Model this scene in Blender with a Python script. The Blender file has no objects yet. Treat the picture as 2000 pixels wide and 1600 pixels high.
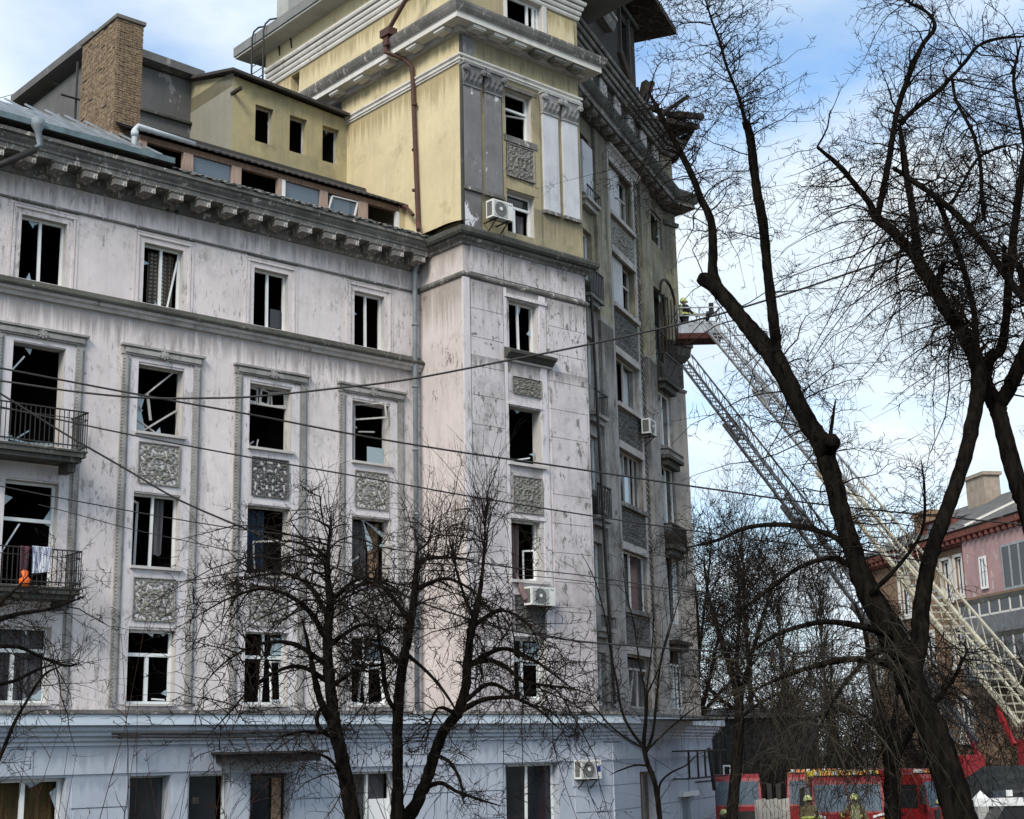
import bpy, math, random
import numpy as np
from mathutils import Matrix, Vector, noise as mnoise
R = math.radians
rnd = random.Random(7)
SC = bpy.context.scene
COL = SC.collection

# ------------------------------------------------------------------ camera
cam = bpy.data.objects.new('camera', bpy.data.cameras.new('camera'))
COL.objects.link(cam)
cam.data.sensor_width = 36.0
cam.data.lens = 51.62
cam.data.clip_start = 0.1
cam.data.clip_end = 3000
PITCH, ROLL = 0.2294, -0.0215
cp, sp, cr, sr = math.cos(PITCH), math.sin(PITCH), math.cos(ROLL), math.sin(ROLL)
right = Vector((cr, -sr * sp, sr * cp))
fwd = Vector((0, cp, sp))
up = Vector((-sr, -cr * sp, cr * cp))
m = Matrix((right, up, -fwd)).transposed().to_4x4()
m.translation = Vector((0, 0, 5.5))
cam.matrix_world = m
SC.camera = cam

# ------------------------------------------------------------------ light
SUN_EL, SUN_AZ = R(38), R(200)          # azimuth clockwise from +Y: behind the camera, to the left
sun = bpy.data.objects.new('sun', bpy.data.lights.new('sun', 'SUN'))
COL.objects.link(sun)
sun.data.energy = 2.4
sun.data.angle = R(20)
sun.data.color = (1.0, 0.93, 0.84)
sd = Vector((math.sin(SUN_AZ) * math.cos(SUN_EL), math.cos(SUN_AZ) * math.cos(SUN_EL), math.sin(SUN_EL)))
sun.rotation_euler = sd.to_track_quat('Z', 'Y').to_euler()

world = bpy.data.worlds.new('World')
SC.world = world
world.use_nodes = True
wn, wl = world.node_tree.nodes, world.node_tree.links
bg = wn['Background']
bg.inputs['Strength'].default_value = 0.145
sky = wn.new('ShaderNodeTexSky')
sky.sky_type = 'NISHITA'
sky.sun_disc = False
sky.sun_elevation = SUN_EL
sky.sun_rotation = SUN_AZ
tc = wn.new('ShaderNodeTexCoord')
sx = wn.new('ShaderNodeSeparateXYZ')
wl.new(tc.outputs['Generated'], sx.inputs[0])
def wmath(op, a, b):
    n = wn.new('ShaderNodeMath'); n.operation = op
    for i, v in enumerate((a, b)):
        if isinstance(v, (int, float)): n.inputs[i].default_value = v
        else: wl.new(v, n.inputs[i])
    return n.outputs[0]
zz = wmath('ADD', wmath('MAXIMUM', sx.outputs[2], 0.0), 0.22)
cx = wn.new('ShaderNodeCombineXYZ')
wl.new(wmath('DIVIDE', sx.outputs[0], zz), cx.inputs[0])
wl.new(wmath('DIVIDE', sx.outputs[1], zz), cx.inputs[1])
mp = wn.new('ShaderNodeMapping')
mp.inputs['Location'].default_value = (26.897, 26.99, 5.77)
wl.new(cx.outputs[0], mp.inputs[0])
def wnoise(scale, detail, rough, dist=0.0):
    n = wn.new('ShaderNodeTexNoise')
    n.inputs['Scale'].default_value = scale; n.inputs['Detail'].default_value = detail
    n.inputs['Roughness'].default_value = rough; n.inputs['Distortion'].default_value = dist
    wl.new(mp.outputs[0], n.inputs['Vector'])
    return n.outputs[0]
def wramp(fac, stops):
    n = wn.new('ShaderNodeValToRGB')
    while len(n.color_ramp.elements) < len(stops): n.color_ramp.elements.new(0.5)
    for e, (p, c) in zip(n.color_ramp.elements, stops):
        e.position = p; e.color = (c, c, c, 1) if isinstance(c, (int, float)) else (*c, 1)
    wl.new(fac, n.inputs[0])
    return n.outputs[0]
def wmix(fac, a, b, mode='MIX'):
    n = wn.new('ShaderNodeMix'); n.data_type = 'RGBA'; n.blend_type = mode
    for i, v in ((0, fac), (6, a), (7, b)):
        if isinstance(v, (int, float)): n.inputs[i].default_value = v
        elif isinstance(v, tuple): n.inputs[i].default_value = (*v, 1)
        else: wl.new(v, n.inputs[i])
    return n.outputs[2]
cloud_mask = wramp(wnoise(1.5, 8, 0.52, 0.2), [(0.39, 0.0), (0.54, 1.0)])
cloud_col = wramp(wnoise(2.3, 7, 0.55, 0.3), [(0.32, (3.5, 4.25, 5.0)), (0.50, (4.4, 5.0, 5.5)), (0.64, (5.3, 5.55, 5.7))])
blue = wmix(1.0, sky.outputs[0], (0.80, 1.06, 1.20), 'MULTIPLY')
veil = wmix(0.14, blue, (4.4, 5.2, 6.0))
low = wramp(sx.outputs[2], [(0.02, 0.85), (0.30, 0.0)])
wl.new(wmix(low, wmix(cloud_mask, veil, cloud_col), (4.9, 5.5, 6.0)), bg.inputs['Color'])

SC.view_settings.view_transform = 'Standard'
SC.view_settings.look = 'None'
SC.view_settings.exposure = 0.47
SC.view_settings.gamma = 1.0
SC.view_settings.use_curve_mapping = False

# ------------------------------------------------------------------ materials
class NT:
    def __init__(s, name, rough=0.85, spec=0.3, metal=0.0):
        s.m = bpy.data.materials.new(name); s.m.use_nodes = True
        s.n, s.l = s.m.node_tree.nodes, s.m.node_tree.links
        s.b = s.n['Principled BSDF']
        s.b.inputs['Roughness'].default_value = rough
        s.b.inputs['Specular IOR Level'].default_value = spec
        s.b.inputs['Metallic'].default_value = metal
        s.tc = s.n.new('ShaderNodeTexCoord').outputs['Object']
    def _in(s, sock, v):
        if isinstance(v, (int, float)): sock.default_value = v
        elif isinstance(v, tuple): sock.default_value = (*v, 1) if len(v) == 3 and sock.type == 'RGBA' else v
        else: s.l.new(v, sock)
    def map(s, scale, loc=(0, 0, 0), rot=(0, 0, 0)):
        n = s.n.new('ShaderNodeMapping'); s.l.new(s.tc, n.inputs[0])
        n.inputs['Scale'].default_value = scale; n.inputs['Location'].default_value = loc
        n.inputs['Rotation'].default_value = rot
        return n.outputs[0]
    def noise(s, scale, detail=5, rough=0.6, vec=None, dist=0.0):
        n = s.n.new('ShaderNodeTexNoise'); s.l.new(vec or s.tc, n.inputs['Vector'])
        n.inputs['Scale'].default_value = scale; n.inputs['Detail'].default_value = detail
        n.inputs['Roughness'].default_value = rough; n.inputs['Distortion'].default_value = dist
        return n.outputs[0]
    def ramp(s, fac, *stops):
        n = s.n.new('ShaderNodeValToRGB')
        while len(n.color_ramp.elements) < len(stops): n.color_ramp.elements.new(0.5)
        for e, (p, c) in zip(n.color_ramp.elements, stops):
            e.position = p; e.color = (c, c, c, 1) if isinstance(c, (int, float)) else (*c, 1)
        s.l.new(fac, n.inputs[0]); return n.outputs[0]
    def mix(s, fac, a, b, mode='MIX'):
        n = s.n.new('ShaderNodeMix'); n.data_type = 'RGBA'; n.blend_type = mode
        s._in(n.inputs[0], fac); s._in(n.inputs[6], a); s._in(n.inputs[7], b); return n.outputs[2]
    def math(s, op, a, b=0.0):
        n = s.n.new('ShaderNodeMath'); n.operation = op; n.use_clamp = False
        s._in(n.inputs[0], a); s._in(n.inputs[1], b); return n.outputs[0]
    def sep(s, vec=None):
        n = s.n.new('ShaderNodeSeparateXYZ'); s.l.new(vec or s.tc, n.inputs[0]); return n.outputs
    def color(s, v): s._in(s.b.inputs['Base Color'], v)
    def bump(s, h, strength=0.5, dist=0.02):
        n = s.n.new('ShaderNodeBump'); n.inputs['Strength'].default_value = strength; n.inputs['Distance'].default_value = dist
        s.l.new(h, n.inputs['Height']); s.l.new(n.outputs[0], s.b.inputs['Normal'])

def plaster(name, base, base2, patch, dirt, peel=0.63, streak=0.4, scratch=0.35, pscale=1.2, zsplit=None, off=(0, 0, 0), rough=0.92, dirtlo=0.56, runs=(), runamt=0.75):
    t = NT(name, rough, 0.2)
    v0 = t.map((1, 1, 1), off)
    big = t.ramp(t.noise(0.55, 6, 0.62, v0), (0.36, 0.0), (0.66, 1.0))
    col = t.mix(big, base, base2)
    if zsplit:
        z, (r0, r1, rest) = t.sep()[2], zsplit
        n = t.noise(1.1, 5, 0.6, v0)
        f = t.ramp(t.math('ADD', t.math('MULTIPLY', t.math('SUBTRACT', z, r0), 1.0 / (r1 - r0)), t.math('MULTIPLY', t.math('SUBTRACT', n, 0.5), 1.6)), (0.35, 0.0), (0.65, 1.0))
        col = t.mix(f, rest, col)
    col = t.mix(t.math('MULTIPLY', t.ramp(t.noise(0.8, 8, 0.7, v0), (dirtlo, 0.0), (dirtlo + 0.16, 1.0)), 0.62), col, dirt)
    st = t.ramp(t.noise(1.0, 6, 0.65, t.map((3.2, 3.2, 0.28), off)), (0.50, 0.0), (0.70, 1.0))
    col = t.mix(t.math('MULTIPLY', t.math('MULTIPLY', st, streak), t.ramp(t.noise(0.35, 4, 0.6, t.map((1, 1, 1), (11, 2, 7))), (0.38, 0.15), (0.62, 1.0))), col, dirt)
    if runs:
        z = t.sep()[2]; m_ = None
        for z0, hh in runs:
            f = t.math('MULTIPLY', t.math('SUBTRACT', z0, z), 1.0 / hh)
            f = t.math('MULTIPLY', t.math('MAXIMUM', t.math('SUBTRACT', 1.0, f), 0.0), t.math('GREATER_THAN', z0, z))
            m_ = f if m_ is None else t.math('MAXIMUM', m_, f)
        rn = t.noise(1.0, 6, 0.7, t.map((5.5, 5.5, 0.22), (2, 6, 1)))
        rm = t.ramp(t.math('ADD', t.math('MULTIPLY', m_, 0.42), t.math('SUBTRACT', rn, 0.42)), (0.22, 0.0), (0.42, 1.0))
        col = t.mix(t.math('MULTIPLY', t.math('MULTIPLY', rm, t.math('GREATER_THAN', m_, 0.001)), runamt), col, dirt)
    sc = t.ramp(t.noise(1.0, 4, 0.7, t.map((15, 15, 3.4), off)), (0.58, 0.0), (0.63, 1.0))
    zone = t.ramp(t.noise(0.55, 6, 0.68, t.map((1, 1, 0.8), (7, 3, 1))), (0.46, 0.0), (0.57, 1.0))
    scm = t.math('MULTIPLY', t.math('MULTIPLY', sc, zone), scratch)
    col = t.mix(scm, col, patch)
    s2 = t.ramp(t.noise(1.0, 7, 0.78, t.map((7, 7, 2.2), (3, 9, 4))), (0.55, 0.0), (0.60, 1.0))
    s2m = t.math('MULTIPLY', t.math('MULTIPLY', s2, t.ramp(t.noise(0.5, 6, 0.66, t.map((1, 1, 1), (1, 13, 5))), (0.49, 0.0), (0.56, 1.0))), scratch)
    col = t.mix(s2m, col, tuple(c * 1.5 for c in patch))
    mott = t.ramp(t.noise(4.5, 8, 0.75, t.map((1.6, 1.6, 0.8), off)), (0.42, 0.0), (0.70, 1.0))
    col = t.mix(t.math('MULTIPLY', mott, 0.38), col, tuple(0.55 * c + 0.45 * d for c, d in zip(base, dirt)))
    pl = t.ramp(t.noise(pscale, 10, 0.68, t.map((1.25, 1.25, 0.9), off)), (peel, 0.0), (peel + 0.012, 1.0))
    col = t.mix(pl, col, t.mix(t.noise(6, 4), patch, tuple(c * 1.55 for c in patch)))
    fine = t.noise(34, 4, 0.6)
    col = t.mix(t.math('MULTIPLY', t.math('SUBTRACT', fine, 0.35), 0.35), col, tuple(c * 0.55 for c in base))
    t.color(col)
    h = t.math('SUBTRACT', t.math('MULTIPLY', fine, 0.30), t.math('MULTIPLY', t.math('ADD', pl, t.math('MULTIPLY', t.math('ADD', scm, s2m), 0.5)), 0.7))
    t.bump(h, 0.7, 0.02)
    return t.m

def rough_mat(name, a, b, scale=3.0, rough=0.85, lo=0.35, hi=0.65, bump=0.4, bscale=25, stretch=(1, 1, 1), metal=0.0, spec=0.3, spots=None):
    t = NT(name, rough, spec, metal)
    col = t.mix(t.ramp(t.noise(scale, 7, 0.65, t.map(stretch)), (lo, 0.0), (hi, 1.0)), a, b)
    if spots:
        c, th = spots
        col = t.mix(t.ramp(t.noise(scale * 1.7, 8, 0.7, t.map(stretch, (5, 2, 9))), (th, 0.0), (th + 0.06, 1.0)), col, c)
    t.color(col)
    if bump: t.bump(t.noise(bscale, 5, 0.65, t.map(stretch)), bump, 0.02)
    return t.m

PINK = plaster('pink_plaster', (0.75, 0.68, 0.672), (0.60, 0.55, 0.54), (0.16, 0.15, 0.14), (0.22, 0.20, 0.195), peel=0.69, streak=0.42, scratch=0.8, runs=((17.15, 1.1), (20.45, 0.8), (17.6, 0.05)))
PINK_T = plaster('tower_pink_plaster', (0.64, 0.59, 0.605), (0.50, 0.465, 0.475), (0.15, 0.14, 0.13), (0.21, 0.19, 0.18), peel=0.60, streak=0.55, scratch=1.0, pscale=2.2, off=(3, 1, 8), dirtlo=0.50, runs=((20.85, 1.0), (19.78, 1.3), (17.35, 0.7)))
CREAM = plaster('cream_pink_plaster', (0.67, 0.605, 0.59), (0.56, 0.505, 0.49), (0.20, 0.17, 0.15), (0.24, 0.20, 0.17), peel=0.63, streak=0.5, scratch=0.9, off=(1, 9, 4), runs=((20.85, 1.0), (19.78, 2.2)))
SURR = plaster('window_surround_plaster', (0.68, 0.64, 0.655), (0.60, 0.565, 0.58), (0.20, 0.185, 0.175), (0.28, 0.26, 0.25), peel=0.68, streak=0.55, scratch=0.9, off=(6, 2, 1))
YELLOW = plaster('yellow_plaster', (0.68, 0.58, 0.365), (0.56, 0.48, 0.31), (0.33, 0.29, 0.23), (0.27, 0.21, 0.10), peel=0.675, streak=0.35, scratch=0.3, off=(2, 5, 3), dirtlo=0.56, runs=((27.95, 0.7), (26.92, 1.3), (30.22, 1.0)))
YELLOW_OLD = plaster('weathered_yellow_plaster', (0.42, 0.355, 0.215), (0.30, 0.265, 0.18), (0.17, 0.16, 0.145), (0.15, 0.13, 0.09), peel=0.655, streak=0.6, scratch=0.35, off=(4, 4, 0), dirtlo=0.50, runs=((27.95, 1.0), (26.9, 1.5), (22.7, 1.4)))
ANNEX = plaster('grey_yellow_plaster', (0.43, 0.37, 0.21), (0.31, 0.28, 0.185), (0.2, 0.18, 0.15), (0.15, 0.14, 0.09), peel=0.72, streak=0.6, scratch=0.2, off=(4, 0, 2), dirtlo=0.5)
ANNEX_GREY = plaster('olive_grey_plaster', (0.30, 0.285, 0.225), (0.25, 0.24, 0.20), (0.15, 0.14, 0.13), (0.12, 0.115, 0.10), peel=0.72, streak=0.4, scratch=0.3, off=(9, 0, 2))
GREY_RENDER = plaster('dark_grey_render', (0.15, 0.148, 0.15), (0.105, 0.102, 0.10), (0.22, 0.21, 0.20), (0.05, 0.05, 0.05), peel=0.6, streak=0.4, scratch=0.3, off=(9, 5, 2))
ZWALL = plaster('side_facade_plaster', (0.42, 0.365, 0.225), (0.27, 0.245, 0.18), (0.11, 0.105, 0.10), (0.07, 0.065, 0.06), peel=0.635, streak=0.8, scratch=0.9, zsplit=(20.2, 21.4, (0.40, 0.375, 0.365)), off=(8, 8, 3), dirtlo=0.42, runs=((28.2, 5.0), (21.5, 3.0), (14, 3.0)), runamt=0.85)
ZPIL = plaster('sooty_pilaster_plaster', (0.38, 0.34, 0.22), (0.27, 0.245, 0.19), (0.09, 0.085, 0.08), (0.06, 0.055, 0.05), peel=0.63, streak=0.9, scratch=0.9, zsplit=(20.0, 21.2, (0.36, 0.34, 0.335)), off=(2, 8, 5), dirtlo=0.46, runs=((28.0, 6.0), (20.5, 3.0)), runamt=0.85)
SOOT = plaster('burnt_masonry', (0.055, 0.05, 0.047), (0.035, 0.032, 0.03), (0.10, 0.085, 0.075), (0.018, 0.017, 0.016), peel=0.62, streak=0.5, scratch=0.5, off=(8, 1, 3), dirtlo=0.46)
TRIM = plaster('grimy_trim', (0.235, 0.225, 0.21), (0.14, 0.135, 0.127), (0.42, 0.39, 0.36), (0.05, 0.048, 0.045), peel=0.61, streak=0.5, scratch=0.9, pscale=3.0, off=(1, 1, 1), dirtlo=0.42)
CASE = plaster('case_trim', (0.40, 0.385, 0.37), (0.27, 0.26, 0.25), (0.15, 0.145, 0.14), (0.09, 0.085, 0.08), peel=0.62, streak=0.6, scratch=0.8, pscale=2.5, off=(5, 1, 2), dirtlo=0.47)
TRIM_LIGHT = plaster('pale_trim', (0.50, 0.47, 0.45), (0.38, 0.355, 0.34), (0.16, 0.15, 0.14), (0.10, 0.095, 0.09), peel=0.64, streak=0.5, scratch=0.5, pscale=2.5, off=(1, 6, 1), dirtlo=0.50)
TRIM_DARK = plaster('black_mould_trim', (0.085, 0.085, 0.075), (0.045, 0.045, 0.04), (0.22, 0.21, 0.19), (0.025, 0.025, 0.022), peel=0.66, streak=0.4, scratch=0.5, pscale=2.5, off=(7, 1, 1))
WHITE_TRIM = plaster('white_moulding', (0.72, 0.70, 0.66), (0.60, 0.58, 0.54), (0.30, 0.27, 0.23), (0.22, 0.20, 0.17), peel=0.66, streak=0.4, scratch=0.3, pscale=2, off=(0, 3, 1))
PIL_GREY = plaster('bare_grey_pilaster', (0.21, 0.205, 0.21), (0.145, 0.14, 0.14), (0.52, 0.52, 0.55), (0.07, 0.07, 0.065), peel=0.60, streak=0.4, scratch=0.2, pscale=0.8, off=(3, 3, 9))
PIL_WHITE = plaster('whitewashed_pilaster', (0.60, 0.61, 0.64), (0.47, 0.475, 0.50), (0.26, 0.26, 0.27), (0.22, 0.22, 0.22), peel=0.66, streak=0.4, scratch=0.5, pscale=1.0, off=(3, 7, 9))
RELIEF = plaster('relief_stone', (0.27, 0.26, 0.235), (0.19, 0.183, 0.165), (0.12, 0.115, 0.10), (0.09, 0.085, 0.075), peel=0.7, streak=0.3, scratch=0.2, off=(1, 2, 3), dirtlo=0.5)
RELIEF_DK = plaster('dark_relief_stone', (0.15, 0.145, 0.14), (0.09, 0.088, 0.085), (0.28, 0.28, 0.29), (0.04, 0.04, 0.038), peel=0.64, streak=0.3, scratch=0.3, off=(1, 8, 3), dirtlo=0.5)
BLUE = plaster('blue_paint', (0.46, 0.50, 0.57), (0.39, 0.425, 0.50), (0.24, 0.27, 0.33), (0.20, 0.23, 0.29), peel=0.80, streak=0.28, scratch=0.05, off=(1, 2, 6), rough=0.7, dirtlo=0.56, runs=((5.82, 0.6), (5.16, 0.5)), runamt=0.6)
BLUE_LT = plaster('pale_blue_paint', (0.60, 0.68, 0.76), (0.54, 0.61, 0.69), (0.3, 0.33, 0.36), (0.30, 0.33, 0.37), peel=0.80, streak=0.3, scratch=0.1, off=(4, 2, 6), rough=0.7, dirtlo=0.6)
BLUE_REV = plaster('bluish_reveal', (0.42, 0.46, 0.52), (0.38, 0.41, 0.46), (0.3, 0.33, 0.36), (0.25, 0.27, 0.3), peel=0.80, streak=0.3, scratch=0.1)
REVEAL = plaster('pale_reveal', (0.56, 0.53, 0.51), (0.46, 0.44, 0.42), (0.3, 0.28, 0.27), (0.2, 0.19, 0.18), peel=0.7, streak=0.3, scratch=0.3)
PVC = rough_mat('white_pvc', (0.78, 0.80, 0.80), (0.66, 0.68, 0.68), 2, 0.45, bump=0, spec=0.4)
OLDWOOD = rough_mat('old_white_wood', (0.55, 0.54, 0.52), (0.32, 0.30, 0.28), 4, 0.8, stretch=(3, 3, 0.6))
BROWNWOOD = rough_mat('brown_wood', (0.24, 0.155, 0.105), (0.13, 0.08, 0.055), 4, 0.75, stretch=(5, 5, 0.7))
PALEWOOD = rough_mat('weathered_pink_wood', (0.44, 0.32, 0.26), (0.27, 0.19, 0.15), 5, 0.85, stretch=(9, 9, 0.6))
CHAR = rough_mat('charred_timber', (0.03, 0.026, 0.023), (0.11, 0.055, 0.03), 3, 0.9, lo=0.5, hi=0.8)
GLASS = NT('dark_window_glass', 0.05, 0.5); GLASS.color((0.016, 0.02, 0.025)); GLASS = GLASS.m
SKYGLASS = NT('sky_reflecting_glass', 0.04, 0.5); SKYGLASS.color((0.10, 0.135, 0.17)); SKYGLASS.b.inputs['IOR'].default_value = 1.5; SKYGLASS = SKYGLASS.m
SHARD = NT('broken_glass', 0.08, 0.6); SHARD.color((0.30, 0.38, 0.42)); SHARD = SHARD.m
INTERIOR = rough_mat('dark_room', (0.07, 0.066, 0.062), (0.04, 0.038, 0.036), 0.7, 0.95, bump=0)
ROOFMETAL = rough_mat('zinc_roof', (0.30, 0.33, 0.36), (0.19, 0.21, 0.23), 1.2, 0.5, metal=0.3, bump=0.2, bscale=4)
SOFFIT = rough_mat('pale_soffit', (0.42, 0.42, 0.40), (0.30, 0.30, 0.28), 1.0, 0.8)
DARKROOF = rough_mat('bitumen_roof', (0.035, 0.033, 0.034), (0.07, 0.06, 0.055), 2, 0.85)
CORRUG = rough_mat('mossy_slate_sheet', (0.12, 0.12, 0.115), (0.24, 0.235, 0.22), 3, 0.9, spots=((0.03, 0.03, 0.027), 0.58))
RUST = rough_mat('rust_brown_pipe', (0.10, 0.045, 0.035), (0.06, 0.032, 0.028), 5, 0.7)
ZINC = rough_mat('galvanised_pipe', (0.26, 0.30, 0.33), (0.18, 0.21, 0.235), 3, 0.6, metal=0.2)
WPIPE = rough_mat('white_plastic_pipe', (0.52, 0.55, 0.57), (0.40, 0.43, 0.45), 3, 0.5, bump=0)
IRON = rough_mat('black_iron', (0.018, 0.018, 0.019), (0.035, 0.03, 0.028), 6, 0.6)
ACW = rough_mat('appliance_enamel', (0.70, 0.70, 0.67), (0.60, 0.60, 0.57), 3, 0.5, bump=0)
ACG = rough_mat('appliance_grille', (0.15, 0.15, 0.145), (0.10, 0.10, 0.10), 9, 0.6, bump=0)
CURT_GREY = rough_mat('grey_curtain', (0.16, 0.15, 0.16), (0.10, 0.095, 0.10), 4, 0.9, stretch=(6, 6, 0.4), bump=0)
CURT_BLUE = rough_mat('blue_curtain', (0.03, 0.065, 0.11), (0.015, 0.03, 0.055), 4, 0.9, stretch=(6, 6, 0.4), bump=0)
CURT_PINK = rough_mat('dusty_pink_curtain', (0.20, 0.14, 0.14), (0.12, 0.08, 0.08), 4, 0.9, stretch=(6, 6, 0.4), bump=0)
CURT_TAN = rough_mat('tan_curtain', (0.32, 0.22, 0.15), (0.22, 0.14, 0.09), 4, 0.9, stretch=(6, 6, 0.4), bump=0)
CURT_WHITE = rough_mat('pale_curtain', (0.58, 0.60, 0.60), (0.42, 0.44, 0.45), 4, 0.9, stretch=(6, 6, 0.4), bump=0)
t = NT('checked_curtain', 0.9); g = t.sep()
chk = t.math('MAXIMUM', t.math('GREATER_THAN', t.math('FRACT', t.math('MULTIPLY', g[0], 9.0)), 0.45), t.math('GREATER_THAN', t.math('FRACT', t.math('MULTIPLY', g[2], 9.0)), 0.5))
t.color(t.mix(chk, (0.36, 0.32, 0.26), (0.10, 0.085, 0.075))); CURT_CHECK = t.m
t = NT('chimney_brick', 0.9); t.color(t.mix(t.ramp(t.noise(5.0, 5, 0.8), (0.36, 0.0), (0.62, 1.0)), (0.29, 0.21, 0.13), (0.115, 0.08, 0.055))); t.bump(t.noise(40), 0.5, 0.01); BRICK = t.m
MORTAR = rough_mat('grey_mortar', (0.18, 0.155, 0.13), (0.10, 0.085, 0.075), 4, 0.95)
CEMENT = rough_mat('cement_cap', (0.17, 0.155, 0.14), (0.11, 0.10, 0.09), 3, 0.95)
BARK = NT('bark', 0.95, 0.0)
bv = BARK.map((14, 14, 2.2))
BARK.color(BARK.mix(BARK.ramp(BARK.noise(1.0, 7, 0.7, bv), (0.38, 0.0), (0.68, 1.0)), (0.005, 0.0045, 0.004), (0.024, 0.020, 0.016)))
BARK.bump(BARK.noise(1.6, 8, 0.75, bv), 1.0, 0.05); BARK = BARK.m
TWIG = rough_mat('twig_bark', (0.010, 0.008, 0.007), (0.024, 0.019, 0.016), 5, 0.9, bump=0, spec=0.03)
TWIG_PALE = rough_mat('pale_twig_bark', (0.062, 0.053, 0.04), (0.03, 0.026, 0.02), 5, 0.9, bump=0, spec=0.03)
TWIG_RED = rough_mat('reddish_stem', (0.06, 0.025, 0.022), (0.03, 0.014, 0.012), 5, 0.9, bump=0, spec=0.03)
TWIG_FAR = rough_mat('grey_brown_twig', (0.035, 0.029, 0.025), (0.055, 0.046, 0.04), 5, 0.9, bump=0, spec=0.03)
RED = rough_mat('fire_red_paint', (0.28, 0.014, 0.018), (0.19, 0.012, 0.015), 2, 0.35, bump=0, spec=0.5)
YEL = rough_mat('signal_yellow_paint', (0.62, 0.50, 0.05), (0.50, 0.40, 0.05), 2, 0.4, bump=0)
LADDER_Y = rough_mat('cream_yellow_ladder_paint', (0.48, 0.45, 0.35), (0.32, 0.295, 0.23), 2, 0.5, bump=0)
ALU = rough_mat('dull_aluminium', (0.40, 0.41, 0.42), (0.28, 0.29, 0.30), 3, 0.45, metal=0.5, bump=0)
LADDER_D = rough_mat('dark_ladder_steel', (0.07, 0.075, 0.08), (0.12, 0.12, 0.125), 3, 0.5, metal=0.4, bump=0)
RUBBER = rough_mat('rubber', (0.015, 0.015, 0.015), (0.025, 0.025, 0.025), 5, 0.9, bump=0)
WHITE = rough_mat('white_paint', (0.76, 0.76, 0.75), (0.66, 0.66, 0.65), 2, 0.5, bump=0)
ORANGE = rough_mat('orange_plastic', (0.72, 0.14, 0.02), (0.60, 0.11, 0.02), 4, 0.5, bump=0)
SUIT = rough_mat('tan_turnout_fabric', (0.20, 0.16, 0.08), (0.13, 0.105, 0.06), 5, 0.9)
SUITDK = rough_mat('dark_turnout_fabric', (0.022, 0.024, 0.03), (0.035, 0.035, 0.04), 5, 0.9)
REFLECT = rough_mat('lime_reflective_band', (0.62, 0.68, 0.16), (0.52, 0.58, 0.14), 5, 0.5, bump=0)
HELM = rough_mat('pale_lime_helmet', (0.66, 0.70, 0.30), (0.6, 0.64, 0.28), 5, 0.3, bump=0)
SKIN = rough_mat('skin', (0.42, 0.25, 0.18), (0.38, 0.22, 0.16), 5, 0.6, bump=0)
ASPH = rough_mat('asphalt', (0.05, 0.05, 0.05), (0.07, 0.068, 0.065), 2, 0.9)
SHEDM = rough_mat('dark_grey_boards', (0.040, 0.042, 0.043), (0.026, 0.027, 0.028), 2, 0.95, spec=0.05, stretch=(4, 4, 0.5))
LAMPM = NT('amber_beacon', 0.3, 0.5); LAMPM.color((0.75, 0.30, 0.10)); LAMPM = LAMPM.m

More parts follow.
